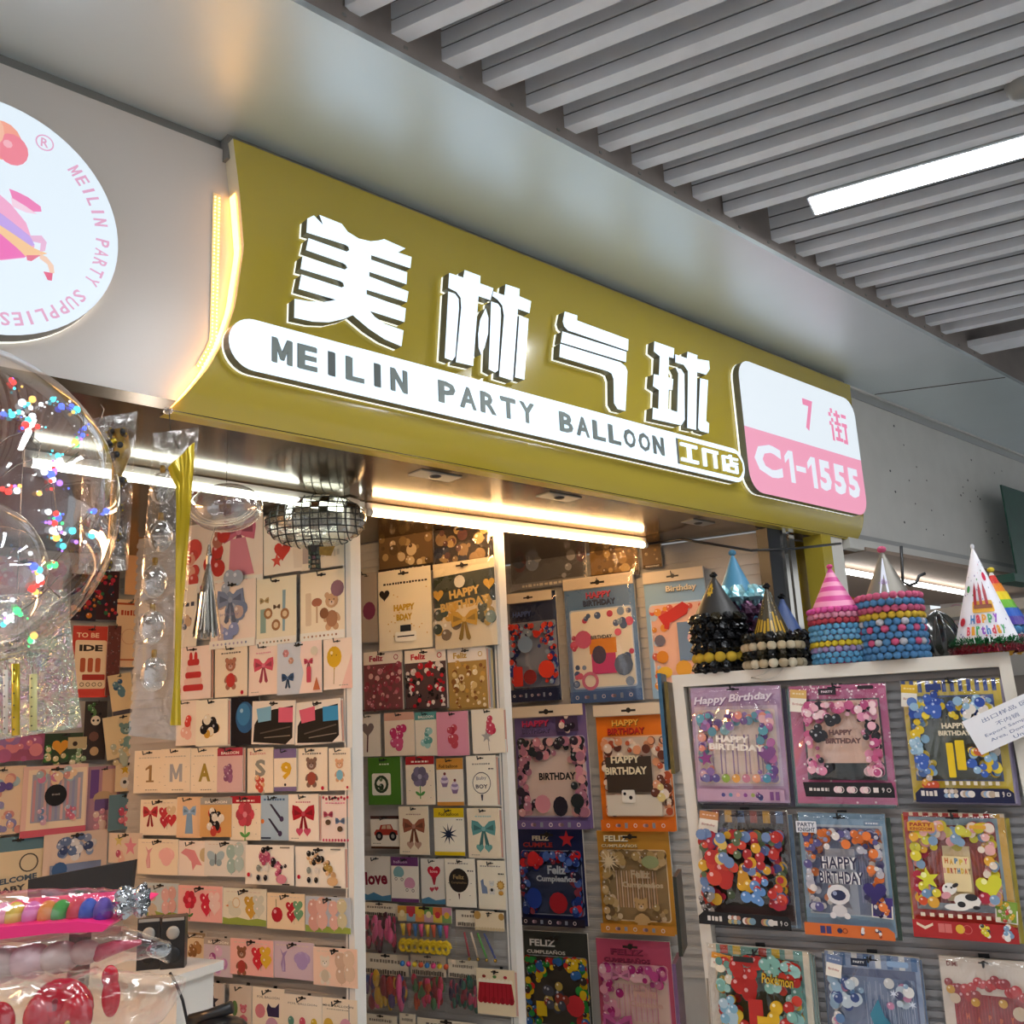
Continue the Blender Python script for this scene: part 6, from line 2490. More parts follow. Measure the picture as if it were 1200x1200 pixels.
def pom_mesh(colr, fuzzy=False):
    key = (colr, fuzzy)
    if key not in _pm:
        b = MB()
        b.ball((0, 0, 0), 1, mat('felt_' + colr, colr, .85, bump=.6, bscale=200) if not fuzzy else mat('tinsel_' + colr, colr, .25, metal=.6), 10, 7)
        me = b.mesh('pompom', True)
        if fuzzy:
            rn = random.Random(5)
            for v in me.vertices:
                v.co *= rn.uniform(.75, 1.3)
            me.polygons.foreach_set('use_smooth', [False] * len(me.polygons))
        _pm[key] = me
    return _pm[key]


def conemat(name, kind, c1, c2='ffffff'):
    if kind == 'stripes':
        m = mat(name, c1, .5)
        nt = m.node_tree
        tc = nt.nodes.new('ShaderNodeTexCoord')
        wv = nt.nodes.new('ShaderNodeTexWave')
        wv.bands_direction = 'Z'
        wv.inputs['Scale'].default_value = 10
        wv.inputs['Distortion'].default_value = 2.5
        wv.inputs['Detail Scale'].default_value = .4
        cr = nt.nodes.new('ShaderNodeValToRGB')
        cr.color_ramp.elements[0].position = .45
        cr.color_ramp.elements[0].color = (*lin(c1), 1)
        cr.color_ramp.elements[1].position = .55
        cr.color_ramp.elements[1].color = (*lin(c2), 1)
        nt.links.new(tc.outputs['Object'], wv.inputs[0])
        nt.links.new(wv.outputs[0], cr.inputs[0])
        nt.links.new(cr.outputs[0], nt.nodes['Principled BSDF'].inputs['Base Color'])
        return m
    return mat(name, c1, .25 if kind == 'shiny' else .5, metal=.85 if kind == 'metal' else .2 if kind == 'shiny' else 0)


def hat_stack(px, ptop, pbot, halfw, conebase_py, conehalf, rings, cmat, tip, labels, back=.10, pomr=1.0, lean=0, art=None, fuzzy=False, tipr=.011, grp=None):
    """px apex x; ptop apex y; rings from top to bottom as lists of colours. One hat = cone + one or more pompom rows"""
    d = -back
    uc, zt_ = CAB.uv(px, ptop, d)
    _, zcb = CAB.uv(px, conebase_py, d)
    ur_ = CAB.uv(px + halfw, 760, d)[0]
    ul_ = CAB.uv(px - halfw, 760, d)[0]
    R = (ur_ - ul_) / 2
    rc = R * conehalf / halfw
    n = len(rings)
    zr0 = HATTOP
    hh = (zcb - zr0) / n
    P = CAB.P(uc, 0, d)
    per = 2 if n > 4 else 1
    k = 0
    objs = []
    # rings are counted from the top; a hat owns `per` rows
    groups = [rings[i:i + per] for i in range(0, n, per)]
    z_hi = zcb
    for gi, g in enumerate(groups):
        zlo = z_hi - hh * len(g)
        root = empty('party_hat', Vector((P.x, P.y, zlo)), CAB.az, labels[min(gi, len(labels) - 1)], 'party hat', grp if gi else None)
        ch = (zt_ - zcb)
        b = MB()
        if gi == 0:
            b.lathe([(rc, z_hi - zlo), (rc * .66, z_hi - zlo + ch * .34), (rc * .33, z_hi - zlo + ch * .67), (.0015, z_hi - zlo + ch)], cmat, 32)
            b.lathe([(rc, z_hi - zlo), (R * .9, 0)], cmat, 32)
            o = b.build('cone', root, smooth=True)
        else:
            b.lathe([(R * .86, 0), (rc * .8, z_hi - zlo)], cmat, 24)
            b.build('cone', root, smooth=True)
        for ri, cols in enumerate(g):
            zc_ = z_hi - zlo - hh * (ri + .5)
            cnt = max(10, int(2 * pi * R / (hh * 1.25 * pomr)))
            RR = R - hh * .35
            for i in range(cnt):
                a = 2 * pi * (i + .5 * (ri % 2)) / cnt
                c = cols[i % len(cols)]
                s_ = hh * .56
                link('pompom', pom_mesh(c, fuzzy or c in TINSEL), root, loc=(RR * cos(a), RR * sin(a), zc_), rot=(0, 0, a), scale=(s_ * .95, pi * RR / cnt * 1.05, s_))
        if gi == 0:
            link('tip_pompom', pom_mesh(tip, True if tip in TINSEL else False), root, loc=(0, 0, z_hi - zlo + ch), scale=(tipr, tipr, tipr * .8))
            if art:
                cone_art(art, root, rc, z_hi - zlo, ch)
        z_hi = zlo


TINSEL = {'141416', '1a1a1c', '2c2618', '9fd0d8', '5a3a50'}


def cone_art(fn, root, rc, z0, ch):
    slant = hypot(rc, ch)
    A = Art(pi * rc, ch)
    A.EPS = .00015
    fn(A)

    def wrap(x, y, z):
        t = max(0, min(.999, 1 + z / ch))       # 0 at base .. 1 at apex (z runs from 0 down to -ch)
        # sheet x is an arc length at the base radius
        zz = max(.0, min(ch, ch + z))
        r = rc * (1 - zz / ch)
        a = x / rc - pi / 2
        rr = r + 0.0006 - y
        return (rr * cos(a), rr * sin(a), z0 + zz)
    me = A.mesh('print', M_KIT, 0, fn=wrap)
    link('print', me, root)


def art_gold_star(A):
    A.star(.42, .38, .11, 'c9a02c', 9, .7)
    A.text('30', .42, .38, .08, .12, '6a5010', .05)


def art_gold_drip(A):
    rn = random.Random(5)
    for i in range(9):
        x = .22 + i * .07
        A.rrect(x, .55 + rn.uniform(0, .2), x + .045, 1, .01, 'b58f2a')
    for i in range(14):
        A.ell(rn.uniform(.25, .8), rn.uniform(.3, .6), .01, 'c9a44a', n=5)


def art_silver(A):
    A.poly([(.42, .99), (.47, .2), (.52, .2), (.56, .99)], 'dfe3f0')
    A.text('Happy', .49, .75, .08, .3, '8a5aa8', .0, rot=75)


def art_hb(A):
    rn = random.Random(9)
    for i in range(46):
        A.ell(rn.uniform(.1, .9), rn.uniform(.12, .97), rn.uniform(.006, .014), rn.choice(['9a9ab0', 'c9506a', '5a9a6a', '8a7ab0']), n=6)
    A.ell(.30, .45, .035, '3f8a4a', ry=.04)
    A.ell(.66, .33, .045, 'c92f50', ry=.05)
    A.ell(.24, .78, .04, 'b5303c', ry=.045)
    for i, x in enumerate((.42, .5, .58)):
        A.poly([(x - .02, .62), (x - .025, .48), (x, .38), (x + .025, .48), (x + .02, .62)], 'a02c38')
    A.rrect(.38, .58, .66, .70, .02, 'dda52c')
    A.rrect(.40, .62, .64, .66, .01, '8a4a2c')
    cs = ('3f7ab5', 'c93f50', 'd9952c', '3f9a5a', '8a4ab0')
    for i, ch_ in enumerate('Happy'):
        A.text(ch_, .38 + i * .065, .765, .05, .09, cs[i % 5], .05)
    for i, ch_ in enumerate('Birthday'):
        A.text(ch_, .335 + i * .05, .88, .038, .09, cs[(i + 1) % 5], .05)


def art_rainbow(A):
    for i, c in enumerate(('c93a34', 'd9802c', 'd9c02c', '6aa83a', '2f5aae', '4a3a8a')):
        for k in range(16):
            A.rect(k / 16, .1 + i * .15, (k + 1) / 16, .1 + (i + 1) * .15, c)


K_, Y_ = '141416', 'c9a62c'
hat_stack(858, 648, 770, 36, 692, 19, [['9fd0d8'], ['5a3a50'], ['5a3a50'], ['2a3f66'], ['2a3f66']], conemat('aqua_paper', 'paper', '3f7fa0'), '4a86a8',
          ['aqua blue party hat with tinsel trim behind the black hats', 'hat with purple tinsel trim nested under the aqua blue hat', 'lowest hat with dark blue trim under the aqua blue hat'], back=.22, fuzzy=True, tipr=.014)
hat_stack(836, 674, 782, 32, 722, 27, [['1a1a1c', '2c2618'], ['141416'], ['141416', '1a1a1c'], ['1a1a1c'], [Y_], ['141416']], conemat('black_paper', 'paper', '241f1c'), K_,
          ['black party hat with golden 30 badge, leftmost on the rack', 'black tinsel hat nested in the leftmost stack', 'hat with yellow pompom row at the bottom of the leftmost stack'], back=.07, art=art_gold_star, tipr=.012)
hat_stack(916, 699, 760, 26, 742, 20, [['1a1a1c'], ['1a1a1c']], conemat('navy_paper', 'paper', '34497a'), K_,
          ['plain navy blue party hat behind the golden drip hat', 'black trimmed hat nested under the navy blue hat'], back=.2, tipr=.012)
hat_stack(898, 687, 783, 36, 744, 22, [['1a1a1c', '2c2618'], ['d3c3a4', 'c9b48f'], ['141416', '2c2618'], ['dccfb4', 'bba888']], conemat('black_gold_paper', 'shiny', '4a4232'), K_,
          ['black party hat with golden drips and black trim', 'hat with cream pompom row under the golden drip hat', 'hat with black tinsel row under the golden drip hat', 'hat with the lowest cream pompom row under the golden drip hat'], back=.05, art=art_gold_drip, tipr=.012)
hat_stack(972, 664, 777, 33, 714, 27, [['d94f98'], ['d98aa4'], ['b53a4a'], ['5f9fc8'], ['5f9fc8', '6fa8cc'], ['6aa0c4'], ['d9c02c'], ['a888b8', '8a90b8'], ['5f9fc8'], ['5598c4']], conemat('pink_striped_paper', 'stripes', 'c9408a', 'e08fb0'), 'e0508a',
          ['pink striped party hat with hot pink pompom trim', 'hat with red and blue pompom rows under the pink striped hat', 'hat with two blue rows under the pink striped hat', 'hat with yellow and lilac rows under the pink striped hat', 'lowest hat with blue pompoms under the pink striped hat'], back=.06, tipr=.010)
hat_stack(1033, 644, 773, 40, 698, 26, [['c9587c'], ['4a7fae'], ['c9587c', 'b5506f'], ['cfa92c'], ['4a80b0', '4a80b0', 'c3c3cc'], ['4a80b0', 'c9527a'], ['4a80b0'], ['c9527a', 'b9b9c0', '4a80b0'], ['4a80b0'], ['4a80b0']], conemat('silver_foil_paper', 'metal', '8a857d'), 'c9587c',
          ['silver foil party hat with pink pompom trim', 'hat with pink and yellow rows under the silver hat', 'hat with blue, pink and white pompoms under the silver hat', 'hat with a mixed pompom row under the silver hat', 'lowest hat with blue pompoms under the silver hat'], back=.06, art=art_silver, tipr=.014)
hat_stack(1161, 668, 770, 34, 736, 29, [['4a86b8'], ['d9508a'], ['d9a02c']], conemat('rainbow_paper', 'paper', 'e0e0e0'), 'd9c02c',
          ['rainbow striped party hat behind the white Happy Birthday hat', 'hat with pink pompom row under the rainbow hat', 'hat with orange pompom row under the rainbow hat'], back=.2, art=art_rainbow)


def tinsel_ring(mb, R, z, h, col, n, seed, up=True):
    rn = random.Random(seed)
    m = mat('tinsel_strip_' + col, col, .25, metal=.4)
    for i in range(n):
        a = 2 * pi * rn.random()
        r0 = R * rn.uniform(.93, 1.0)
        p = Vector((r0 * cos(a), r0 * sin(a), z + rn.uniform(-h, h) * .4))
        d = Vector((cos(a) * rn.uniform(.1, .9), sin(a) * rn.uniform(.1, .9), rn.uniform(-.4, 1) if up else rn.uniform(-1, 1))).normalized() * h * rn.uniform(.7, 1.3)
        t = Vector((-sin(a), cos(a), rn.uniform(-.3, .3))) * .0013
        mb.add([p - t, p + t, p + t + d, p - t + d], [(0, 1, 2, 3)], m)


# white Happy Birthday hat
uc, zt_ = CAB.uv(1136, 641, -.06)
_, zcb = CAB.uv(1136, 756, -.06)
rc = (CAB.uv(1186, 750, -.06)[0] - CAB.uv(1108, 750, -.06)[0]) / 2
P = CAB.P(uc + .008, 0, -.06)
root = empty('party_hat', Vector((P.x, P.y, HATTOP)), CAB.az, 'white party hat printed Happy Birthday with green tinsel rim', 'party hat')
b = MB()
zb_ = max(.012, zcb - HATTOP)
b.lathe([(rc, zb_), (.0012, zt_ - HATTOP)], conemat('white_paper', 'paper', 'e6e3ea'), 36)
b.build('cone', root, smooth=True)
cone_art(art_hb, root, rc, zb_, zt_ - HATTOP - zb_)
link('tip_pompom', pom_mesh('e6e6ee'), root, loc=(0, 0, zt_ - HATTOP), scale=(.006, .006, .008))
b = MB()
tinsel_ring(b, rc * 1.05, zb_, .016, '2f7a4a', 900, 1)
b.build('tinsel_rim', root)['kind'] = 'stuff'
b = MB()
b.lathe([(rc * 1.12, 0), (rc * 1.12, .012), (rc, zb_)], mat('dark_red_trim', '5c1420', .6), 30)
tinsel_ring(b, rc * 1.16, .010, .010, '8a1c2c', 900, 2, False)
b.build('tinsel_base', root)['kind'] = 'stuff'

# crumpled black film bag between the silver and the white hat
uc, zc_ = CAB.uv(1100, 740, -.14)
b = MB()
rn = random.Random(3)


def crum(a, c):
    t = 2 * pi * a
    r = .055 * (sin(pi * min(1, c * .8 + .2)) ** .6) * (1 + .25 * sin(5 * t + 3 * c) + .1 * sin(11 * t))
    return (r * cos(t), r * .7 * sin(t), .15 * c)


b.grid(crum, 40, 12, mat('black_film', '2a2a26', .15, coat=.6))
o = b.build('film_bag', None, smooth=True, loc=CAB.P(uc, HATTOP, -.16))
tag(o, 'crumpled dark film bag between the silver hat and the white hat', 'bag')

# elastic strings hanging over the rack edge
for i, (pts, c, lab) in enumerate((([(905, 783), (893, 790), (880, 794), (897, 797), (912, 792), (918, 782)], 'e6e0d6', 'white elastic string hanging over the rack edge under the golden drip hat'), ([(833, 782), (836, 787), (841, 785), (843, 781)], '2a2622', 'black elastic string over the rack edge under the leftmost hats'))):
    b = MB()
    pp = []
    for x, y in pts:
        u, z = CAB.uv(x, y, .004)
        pp.append(CAB.P(u, z, .004))
    b.tube(pp, .0012, mat('elastic_' + c, c, .6), 6)
    tag(b.build('elastic_string', smooth=True), lab, 'string')


# ================================================================== POSTS AND THE NEXT SHOP
M_CHROME = mat('chrome', 'c9c4bc', .12, metal=1)


def post(name, px0, px1, off, m, label, depth=.06, cat='post', ztop=2.45, py=660, extra=None):
    u0 = FAC.uv(px0, py, off)[0]
    u1 = FAC.uv(px1, py, off)[0]
    b = MB()
    b.box((0, 0, 0), (u1 - u0, depth, ztop), m)
    o = b.build(name, loc=FAC.P(u0, 0, off), rot=(0, 0, FAC.az))
    tag(o, label, cat)
    return o


post('post', 903, 919, -.10, M_BLACK, 'black square post under the right end of the sign, beside the bare slats')
post('chrome_rod', 921, 925, -.09, M_CHROME, 'thin chrome rod right of the black post', .02, 'rod')
post('chrome_rod', 928, 934, -.12, M_CHROME, 'wider chrome rod in front of the mustard panel', .03, 'rod')
M_YP = mat('mustard_pillar_paint', 'b59422', .22)
post('pillar_panel', 935, 968, -.22, M_YP, 'glossy mustard panel between the chrome rods and the yellow post', .03, 'panel')
post('post', 966, 977, -.05, M_YEL, 'mustard yellow square post under the right end of the sign', .10)
post('post', 977, 990, -.06, M_WHITE, 'white square post right of the yellow post', .10)
# hook rail on the mustard panel
b = MB()
a = FAC.P(FAC.uv(938, 652, -.2)[0], FAC.uv(938, 652, -.2)[1], -.17)
c = FAC.P(FAC.uv(958, 650, -.2)[0], FAC.uv(958, 650, -.2)[1], -.17)
b.tube([a, (a + c) / 2 + Vector((0, 0, .02)), c, c + Vector((0, 0, -.015)), (a + c) / 2 + Vector((0, 0, -.012)), a + Vector((0, 0, -.012))], .006, M_BLACK, 8)
tag(b.build('cable_loop', smooth=True), 'black loop of cable on the mustard panel', 'cable')
# hanging cable and rail under the ceiling
b = MB()
pts = [at_d(735, 611, 4.6), at_d(800, 632, 4.4), at_d(880, 645, 4.2), at_d(930, 643, 4.25), at_d(985, 637, 4.5)]
b.tube([Vector((p.x, p.y, min(p.z, 2.44))) for p in pts], .006, M_BLACK, 6)
tag(b.build('cable', smooth=True), 'black cable sagging under the shop ceiling to the posts', 'cable')

# next shop: tan soffit, lamp, posters
M_TAN = mat('tan_underside', '9c8676', .6)
b = MB()
zz = FAC.uv(1100, 645, -.06)[1] - .09
plane_box(b, FAC, 2.5, 8, zz, zz + .02, -1.1, -.03, M_TAN)
struct('trim_6', b)


def tube_lamp(name, p0, p1, z, emit, es, label, r=.014, body=True):
    P, Q = at_z(*p0, z), at_z(*p1, z)
    az = atan2(Q.y - P.y, Q.x - P.x)
    L = (Q - P).length
    root = empty(name, P, az, label, 'tube light')
    b = MB()
    b.tube([(.015, 0, 0), (L - .015, 0, 0)], r, mat('tube_glow_' + name + str(int(p0[0])), 'ffffff', .3, emit=emit, es=es), 14)
    b.build('tube', root, smooth=True)
    for x0, x1 in ((0, .02), (L - .02, L)):
        b = MB()
        b.tube([(x0, 0, 0), (x1, 0, 0)], r * 1.08, M_WHITE, 12)
        b.build('end_cap', root, smooth=True)
    if body:
        b = MB()
        b.box((0, -.004, r * .9), (L, .020, .036), M_WHITE)
        b.build('batten', root)
    return root


ZT_ = 2.415
tube_lamp('tube_light', (28, 541), (427, 599.5), ZT_, (.95, 1, .84), 11, 'cool white tube light under the shop ceiling, left of the pair')
tube_lamp('tube_light', (430, 600), (757, 639), ZT_, (1, .60, .26), 55, 'warm white tube light under the shop ceiling, right of the pair')
# further tubes deeper in the shop, out of view behind the first pair
P = FAC.P(-2.95, 2.40, -.55)
Q = FAC.P(-1.95, 2.40, -.75)
root = empty('tube_light', P, atan2(Q.y - P.y, Q.x - P.x), 'warm tube light in the left part of the shop, outside the picture', 'tube light')
for k in range(3):
    b = MB()
    b.tube([(0, .05 * k, 0), ((Q - P).length, .05 * k, 0)], .014, mat('warm_tube_glow', 'ffffff', .3, emit=(1, .52, .22), es=85), 14)
    b.build('tube', root, smooth=True)
b = MB()
b.box((0, -.03, .016), ((Q - P).length, .13, .05), M_WHITE)
b.build('batten', root)
zn = zz - .06
tube_lamp('tube_light', (985, 668.5), (1170, 702), 2.36, (1, 1, .95), 8, 'bright tube light of the neighbouring shop', .016, False)
b = MB()
P = at_z(985, 655, 2.42)
Q = at_z(1040, 664, 2.42)
b.tube([P, Q], .02, mat('pale_green_batten', 'a9c0b0', .4), 8)
tag(b.build('batten', smooth=True), 'pale green lamp batten above the neighbouring tube light', 'batten')
# poster wall of the neighbour
PN = mkplane(1000, 750, 8.0)
items = [((984, 692), (1015, 790), 'orange poster with round pale print in the neighbouring shop', 'd98a3c', 'e6c07a'),
         ((1016, 700), (1050, 790), 'cream poster with golden figures in the neighbouring shop', 'dcc39a', 'cf9a4a'),
         ((1066, 706), (1100, 780), 'white poster with grey print in the neighbouring shop', 'd3cdc4', 'a9a4a0'),
         ((1101, 704), (1150, 780), 'pale poster with pink flowers in the neighbouring shop', 'd9cfc8', 'c98a98'),
         ((1152, 706), (1215, 790), 'grey and white poster at the right edge in the neighbouring shop', 'b5b0aa', '6a6f78')]
b = MB()
ua, ub = PN.uv(960, 700)[0], PN.uv(1260, 700)[0]
plane_box(b, PN, ua, ub, 0, 2.36, -.06, -.02, mat('dim_back_wall', '8a8078', .7))
struct('wall_right', b)
for i, (tl, br, lab, c1, c2) in enumerate(items):
    u, z, W, H = place(PN, tl, br, 0)
    A = Art(W, H)
    A.rect(0, 0, 1, 1, c1)
    A.cluster(.5, .35, .4, [c2, mixc(c2, 'ffffff', .4), mixc(c1, '000000', .2)], 16, .25, i)
    A.ring(.5, .2, .3, .15, mixc(c2, 'ffffff', .3), 16)
    o = link('poster', A.mesh('poster', M_CARD, .01, c1), None, loc=PN.P(u, z, 0), rot=(0, 0, PN.az))
    tag(o, lab, 'poster')
# curved dark hook and shelf lip seen between the hats
b = MB()
pts = [at_d(1056, 640, 3.6), at_d(1058, 682, 3.6), at_d(1066, 686, 3.6), at_d(1074, 683, 3.6), at_d(1077, 675, 3.6), at_d(1084, 672, 3.6)]
b.tube(pts, .006, M_BLACK, 8)
tag(b.build('hook', smooth=True), 'curved black hook right of the silver party hat', 'hook')
b = MB()
M_LIP = mat('grey_shelf_lip', '8f8a82', .5)
P, Q = at_d(1084, 715, 4.6), at_d(1215, 700, 4.2)
az_ = atan2(Q.y - P.y, Q.x - P.x)
b.box((0, 0, -.05), ((Q - P).length, .2, 0), M_LIP)
tag(b.build('shelf', loc=P, rot=(0, 0, az_)), 'grey shelf of the neighbouring shop between the hats', 'shelf')

# ------------------------------------------------------------------ linear ceiling lamp
root = empty('ceiling_lamp', at_z(945, 232, ZSL - .01), SAZ, 'long white linear lamp under the slatted ceiling', 'lamp')
ZL = ZSL - .01
p1, p2 = at_z(943, 231, ZL), at_z(969, 247.5, ZL)
wv = abs((p2 - p1).dot(Vector((-sin(SAZ), cos(SAZ), 0))))
wv = max(.10, wv)
LL = 1.5
b = MB()
b.box((.008, -wv * 0 + .008, -.001), (LL, wv - .008, .004), mat('lamp_diffuser', 'ffffff', .4, emit=(.93, .97, 1), es=42))
b.build('diffuser', root)
b = MB()
M_LH = mat('white_lamp_housing', 'dfe3ea', .35)
b.box((0, 0, 0), (LL + .01, .008, .07), M_LH)
b.box((0, wv - .008, 0), (LL + .01, wv, .07), M_LH)
b.box((0, 0, 0), (.008, wv, .07), M_LH)
b.box((0, 0, .006), (LL + .01, wv, .07), M_LH)
b.build('housing', root)
# the same lamps go on over the aisle, behind and beside the viewer
ns = Vector((-.454, -.891, 0))
li_ = 0
for k, sh in ((1, 0), (2, 0), (3, 0), (0, 2.9), (1, 2.9), (2, 2.9), (-1, 3.4), (2, -2.6), (3, -2.6)):
    r2 = root.copy()
    COL.objects.link(r2)
    r2.location = root.location + ns * 1.6 * k + SD * sh
    r2['label'] = 'long white linear lamp over the aisle outside the picture, ' + ('in front of the visible one', 'two spacings in front of it', 'three spacings in front', 'right of the visible one', 'right and one spacing in front', 'right and two spacings in front', 'far right of the sign', 'at the left side', 'at the left behind the viewer')[li_]
    li_ += 1
    for ch_ in list(root.children):
        c2 = ch_.copy()
        COL.objects.link(c2)
        c2.parent = r2
# round detector at the right edge
b = MB()
P = at_z(1199, 100, ZSL)
b.lathe([(.001, -.035), (.03, -.035), (.045, -.02), (.05, 0), (.05, .01)], M_TRIM, 24)
tag(b.build('smoke_detector', smooth=True, loc=P), 'grey round detector at the right edge of the slatted ceiling', 'detector')

# ================================================================== FOREGROUND LEFT
M_LEDS = {}


def ledmat(name, c, es=12):
    return mat('party_led_' + name, '1c1c1c', .5, emit=c, es=es)


LEDC = {'blue': (.10, .16, 1), 'cyan': (.1, .8, 1), 'green': (.08, 1, .25), 'red': (1, .06, .05), 'white': (.9, .95, 1), 'amber': (1, .6, .15), 'violet': (.45, .2, 1)}
DB = 1.45
Cb = at_d(-75, 592, DB)
Rb = 205 / FPX * DB
bub = empty('bubble_balloon', Cb, 0, 'large clear bubble balloon wrapped in coloured fairy lights at the left edge', 'balloon')
b = MB()


def sph(a, c):
    t, f_ = 2 * pi * a, pi * c
    r = Rb * (1 + .012 * sin(3 * t) * sin(f_))
    return (r * sin(f_) * cos(t), r * sin(f_) * sin(t), r * cos(f_) * 1.0)


b.grid(sph, 64, 40, M_BUBBLE)
b.build('film', bub, smooth=True)
b = MB()
C2 = at_d(-42, 672, DB) - Cb
R2 = 92 / FPX * DB
b.grid(lambda a, c: (C2.x + R2 * sin(pi * c) * cos(2 * pi * a), C2.y + R2 * sin(pi * c) * sin(2 * pi * a), C2.z + R2 * cos(pi * c)), 40, 26, M_BUBBLE)
b.build('inner_balloon', bub, smooth=True)


def on_sphere(px, py, R=None, front=True):
    d = ray(px, py).normalized()
    R = R or Rb * 1.006
    oc = EYE - Cb
    bq_ = oc.dot(d)
    cq = oc.dot(oc) - R * R
    disc = bq_ * bq_ - cq
    if disc < 0:
        disc = 0
    t = -bq_ - sqrt(disc) if front else -bq_ + sqrt(disc)
    return EYE + d * t - Cb


lights = [(62, 468, 'cyan'), (48, 474, 'white'), (72, 476, 'blue'), (22, 483, 'cyan'), (14, 486, 'cyan'), (4, 485, 'blue'), (26, 472, 'white'), (38, 468, 'amber'), (36, 478, 'white'), (33, 492, 'cyan'), (38, 488, 'white'), (30, 498, 'red'), (44, 500, 'red'), (84, 476, 'blue'), (90, 480, 'cyan'), (98, 478, 'amber'), (103, 486, 'white'), (92, 470, 'violet'), (99, 502, 'blue'), (97, 510, 'blue'), (90, 521, 'green'), (88, 519, 'amber'), (68, 534, 'cyan'), (70, 540, 'white'), (60, 556, 'blue'), (64, 551, 'violet'), (62, 562, 'white'), (70, 566, 'violet'), (52, 553, 'white'), (57, 600, 'white'), (66, 602, 'red'), (68, 607, 'blue'), (64, 613, 'red'), (70, 619, 'white'), (62, 622, 'white'), (66, 626, 'white'), (66, 630, 'amber'), (110, 599, 'blue'), (125, 599, 'blue'), (40, 664, 'blue'), (46, 668, 'cyan'), (58, 664, 'green'), (64, 662, 'green'), (44, 686, 'red'), (38, 690, 'red'), (48, 682, 'red'), (42, 694, 'amber'), (47, 677, 'white'), (20, 716, 'green'), (24, 720, 'green'), (12, 724, 'white'), (4, 732, 'cyan'), (8, 728, 'white'), (36, 751, 'green'), (40, 745, 'amber'), (3, 573, 'red'), (10, 576, 'red'), (20, 575, 'white'), (13, 445, 'red'), (16, 448, 'red'), (46, 578, 'amber'), (74, 640, 'cyan'), (85, 622, 'cyan'), (108, 628, 'cyan')]
_lm = {}
for x, y, c in lights:
    if c not in _lm:
        b = MB()
        b.ball((0, 0, 0), 1, ledmat(c, LEDC[c], 1.6 if c in ('white', 'amber') else 1.9), 8, 6)
        _lm[c] = b.mesh('light_bead', True)
    s_ = random.uniform(.0034, .0060)
    if (x + 75) ** 2 + (y - 592) ** 2 > 204 ** 2:
        continue
    link('light_bead', _lm[c], bub, loc=on_sphere(x, y), scale=(s_, s_, s_))
    for q_ in range(2):
        s2 = s_ * random.uniform(.3, .6)
        link('light_bead', _lm[random.choice([c, c, 'white'] + list(_lm))], bub, loc=on_sphere(x + random.gauss(0, 5), y + random.gauss(0, 5)), scale=(s2, s2, s2))
M_WIRE = mat('thin_copper_wire', '9a8f86', .25, metal=.8)
b = MB()
for chain in ([(0, 488), (15, 486), (30, 492), (45, 478), (62, 468), (84, 478), (98, 490), (97, 512), (88, 522), (70, 536), (62, 556), (66, 600), (68, 626)], [(46, 578), (62, 562), (74, 545), (92, 530)], [(70, 700), (52, 684), (60, 664), (72, 650), (86, 622), (108, 600)], [(0, 735), (18, 720), (36, 708), (56, 690), (72, 672)], [(0, 560), (20, 545), (44, 536), (48, 520), (30, 505), (10, 512), (0, 520)]):
    b.tube([on_sphere(*p) for p in chain], .0007, M_WIRE, 5)
b.build('light_wire', bub, smooth=True)
# glitter stars inside the inner balloon
b = MB()
rn = random.Random(11)
gm = [mat('glitter_' + c, c, .2, metal=.7) for c in ('c9ccd6', '8a4a6a', '6a8aa8', 'b5b0c0')]
for i in range(46):
    v = Vector((rn.gauss(0, 1), rn.gauss(0, 1), rn.gauss(0, 1))).normalized() * R2 * .97
    v = Vector((v.x, v.y, v.z)) + C2
    e1 = v.orthogonal().normalized()
    e2 = v.cross(e1).normalized()
    q = rn.uniform(.003, .008)
    b.add([v + (e1 * cos(pi * k / 5) + e2 * sin(pi * k / 5)) * (q if k % 2 == 0 else q * .45) for k in range(10)], [tuple(range(10))], rn.choice(gm))
b.build('glitter_star', bub)['kind'] = 'stuff'
# neck and cord of the balloon, hangs from the shop ceiling edge
b = MB()
top = Vector((0, 0, Rb))
b.tube([top + Vector((0, 0, -.005)), top + Vector((0, 0, .03))], .006, mat('clear_neck', 'c9c9cc', .2), 10)
b.tube([top + Vector((0, 0, .03)), top + Vector((.02, .01, .5)), top + Vector((.03, .02, ZB + .5 - Cb.z))], .001, M_WIRE, 5)
b.build('cord', bub, smooth=True)

# ---- hanging clear bags: a flat sleeve with things inside, on a hook under the sign
def sheet_bag(name, quad, d, label, m, cat='bag', nu=16, nv=30, amp=.006, thick=.018, seed=1):
    """quad: picture corners tl, tr, br, bl of a hanging sleeve at distance d"""
    P = [at_d(x, y, d) for x, y in quad]
    top = (P[0] + P[1]) / 2
    root = empty(name, top, 0, label, cat)
    b = MB()
    for side in (-1, 1):
        def f(a, c):
            p = P[0].lerp(P[1], a).lerp(P[3].lerp(P[2], a), c) - top
            bul = sin(pi * a) ** .6 * min(1, (c * 4 + .05)) * min(1, (1 - c) * 8 + .05)
            nz = noise.noise(Vector((a * 4 + seed, c * 9, side * 3.0))) * amp
            return (p.x, p.y + side * (thick * .5 * bul) + nz * bul, p.z)
        b.grid(f, nu, nv, m)
    b.build('clear_sleeve', root, smooth=True)
    return root, top


M_GOLDB = mat('gold_brown_foil', '9a7a3c', .3, metal=.7, noise_=.2, nscale=60)
M_BRNB = mat('dark_brown_bead', '4a3a2a', .3)
M_GOLDF = mat('yellow_gold_film', 'c9ac1e', .18, metal=.5, coat=.6)

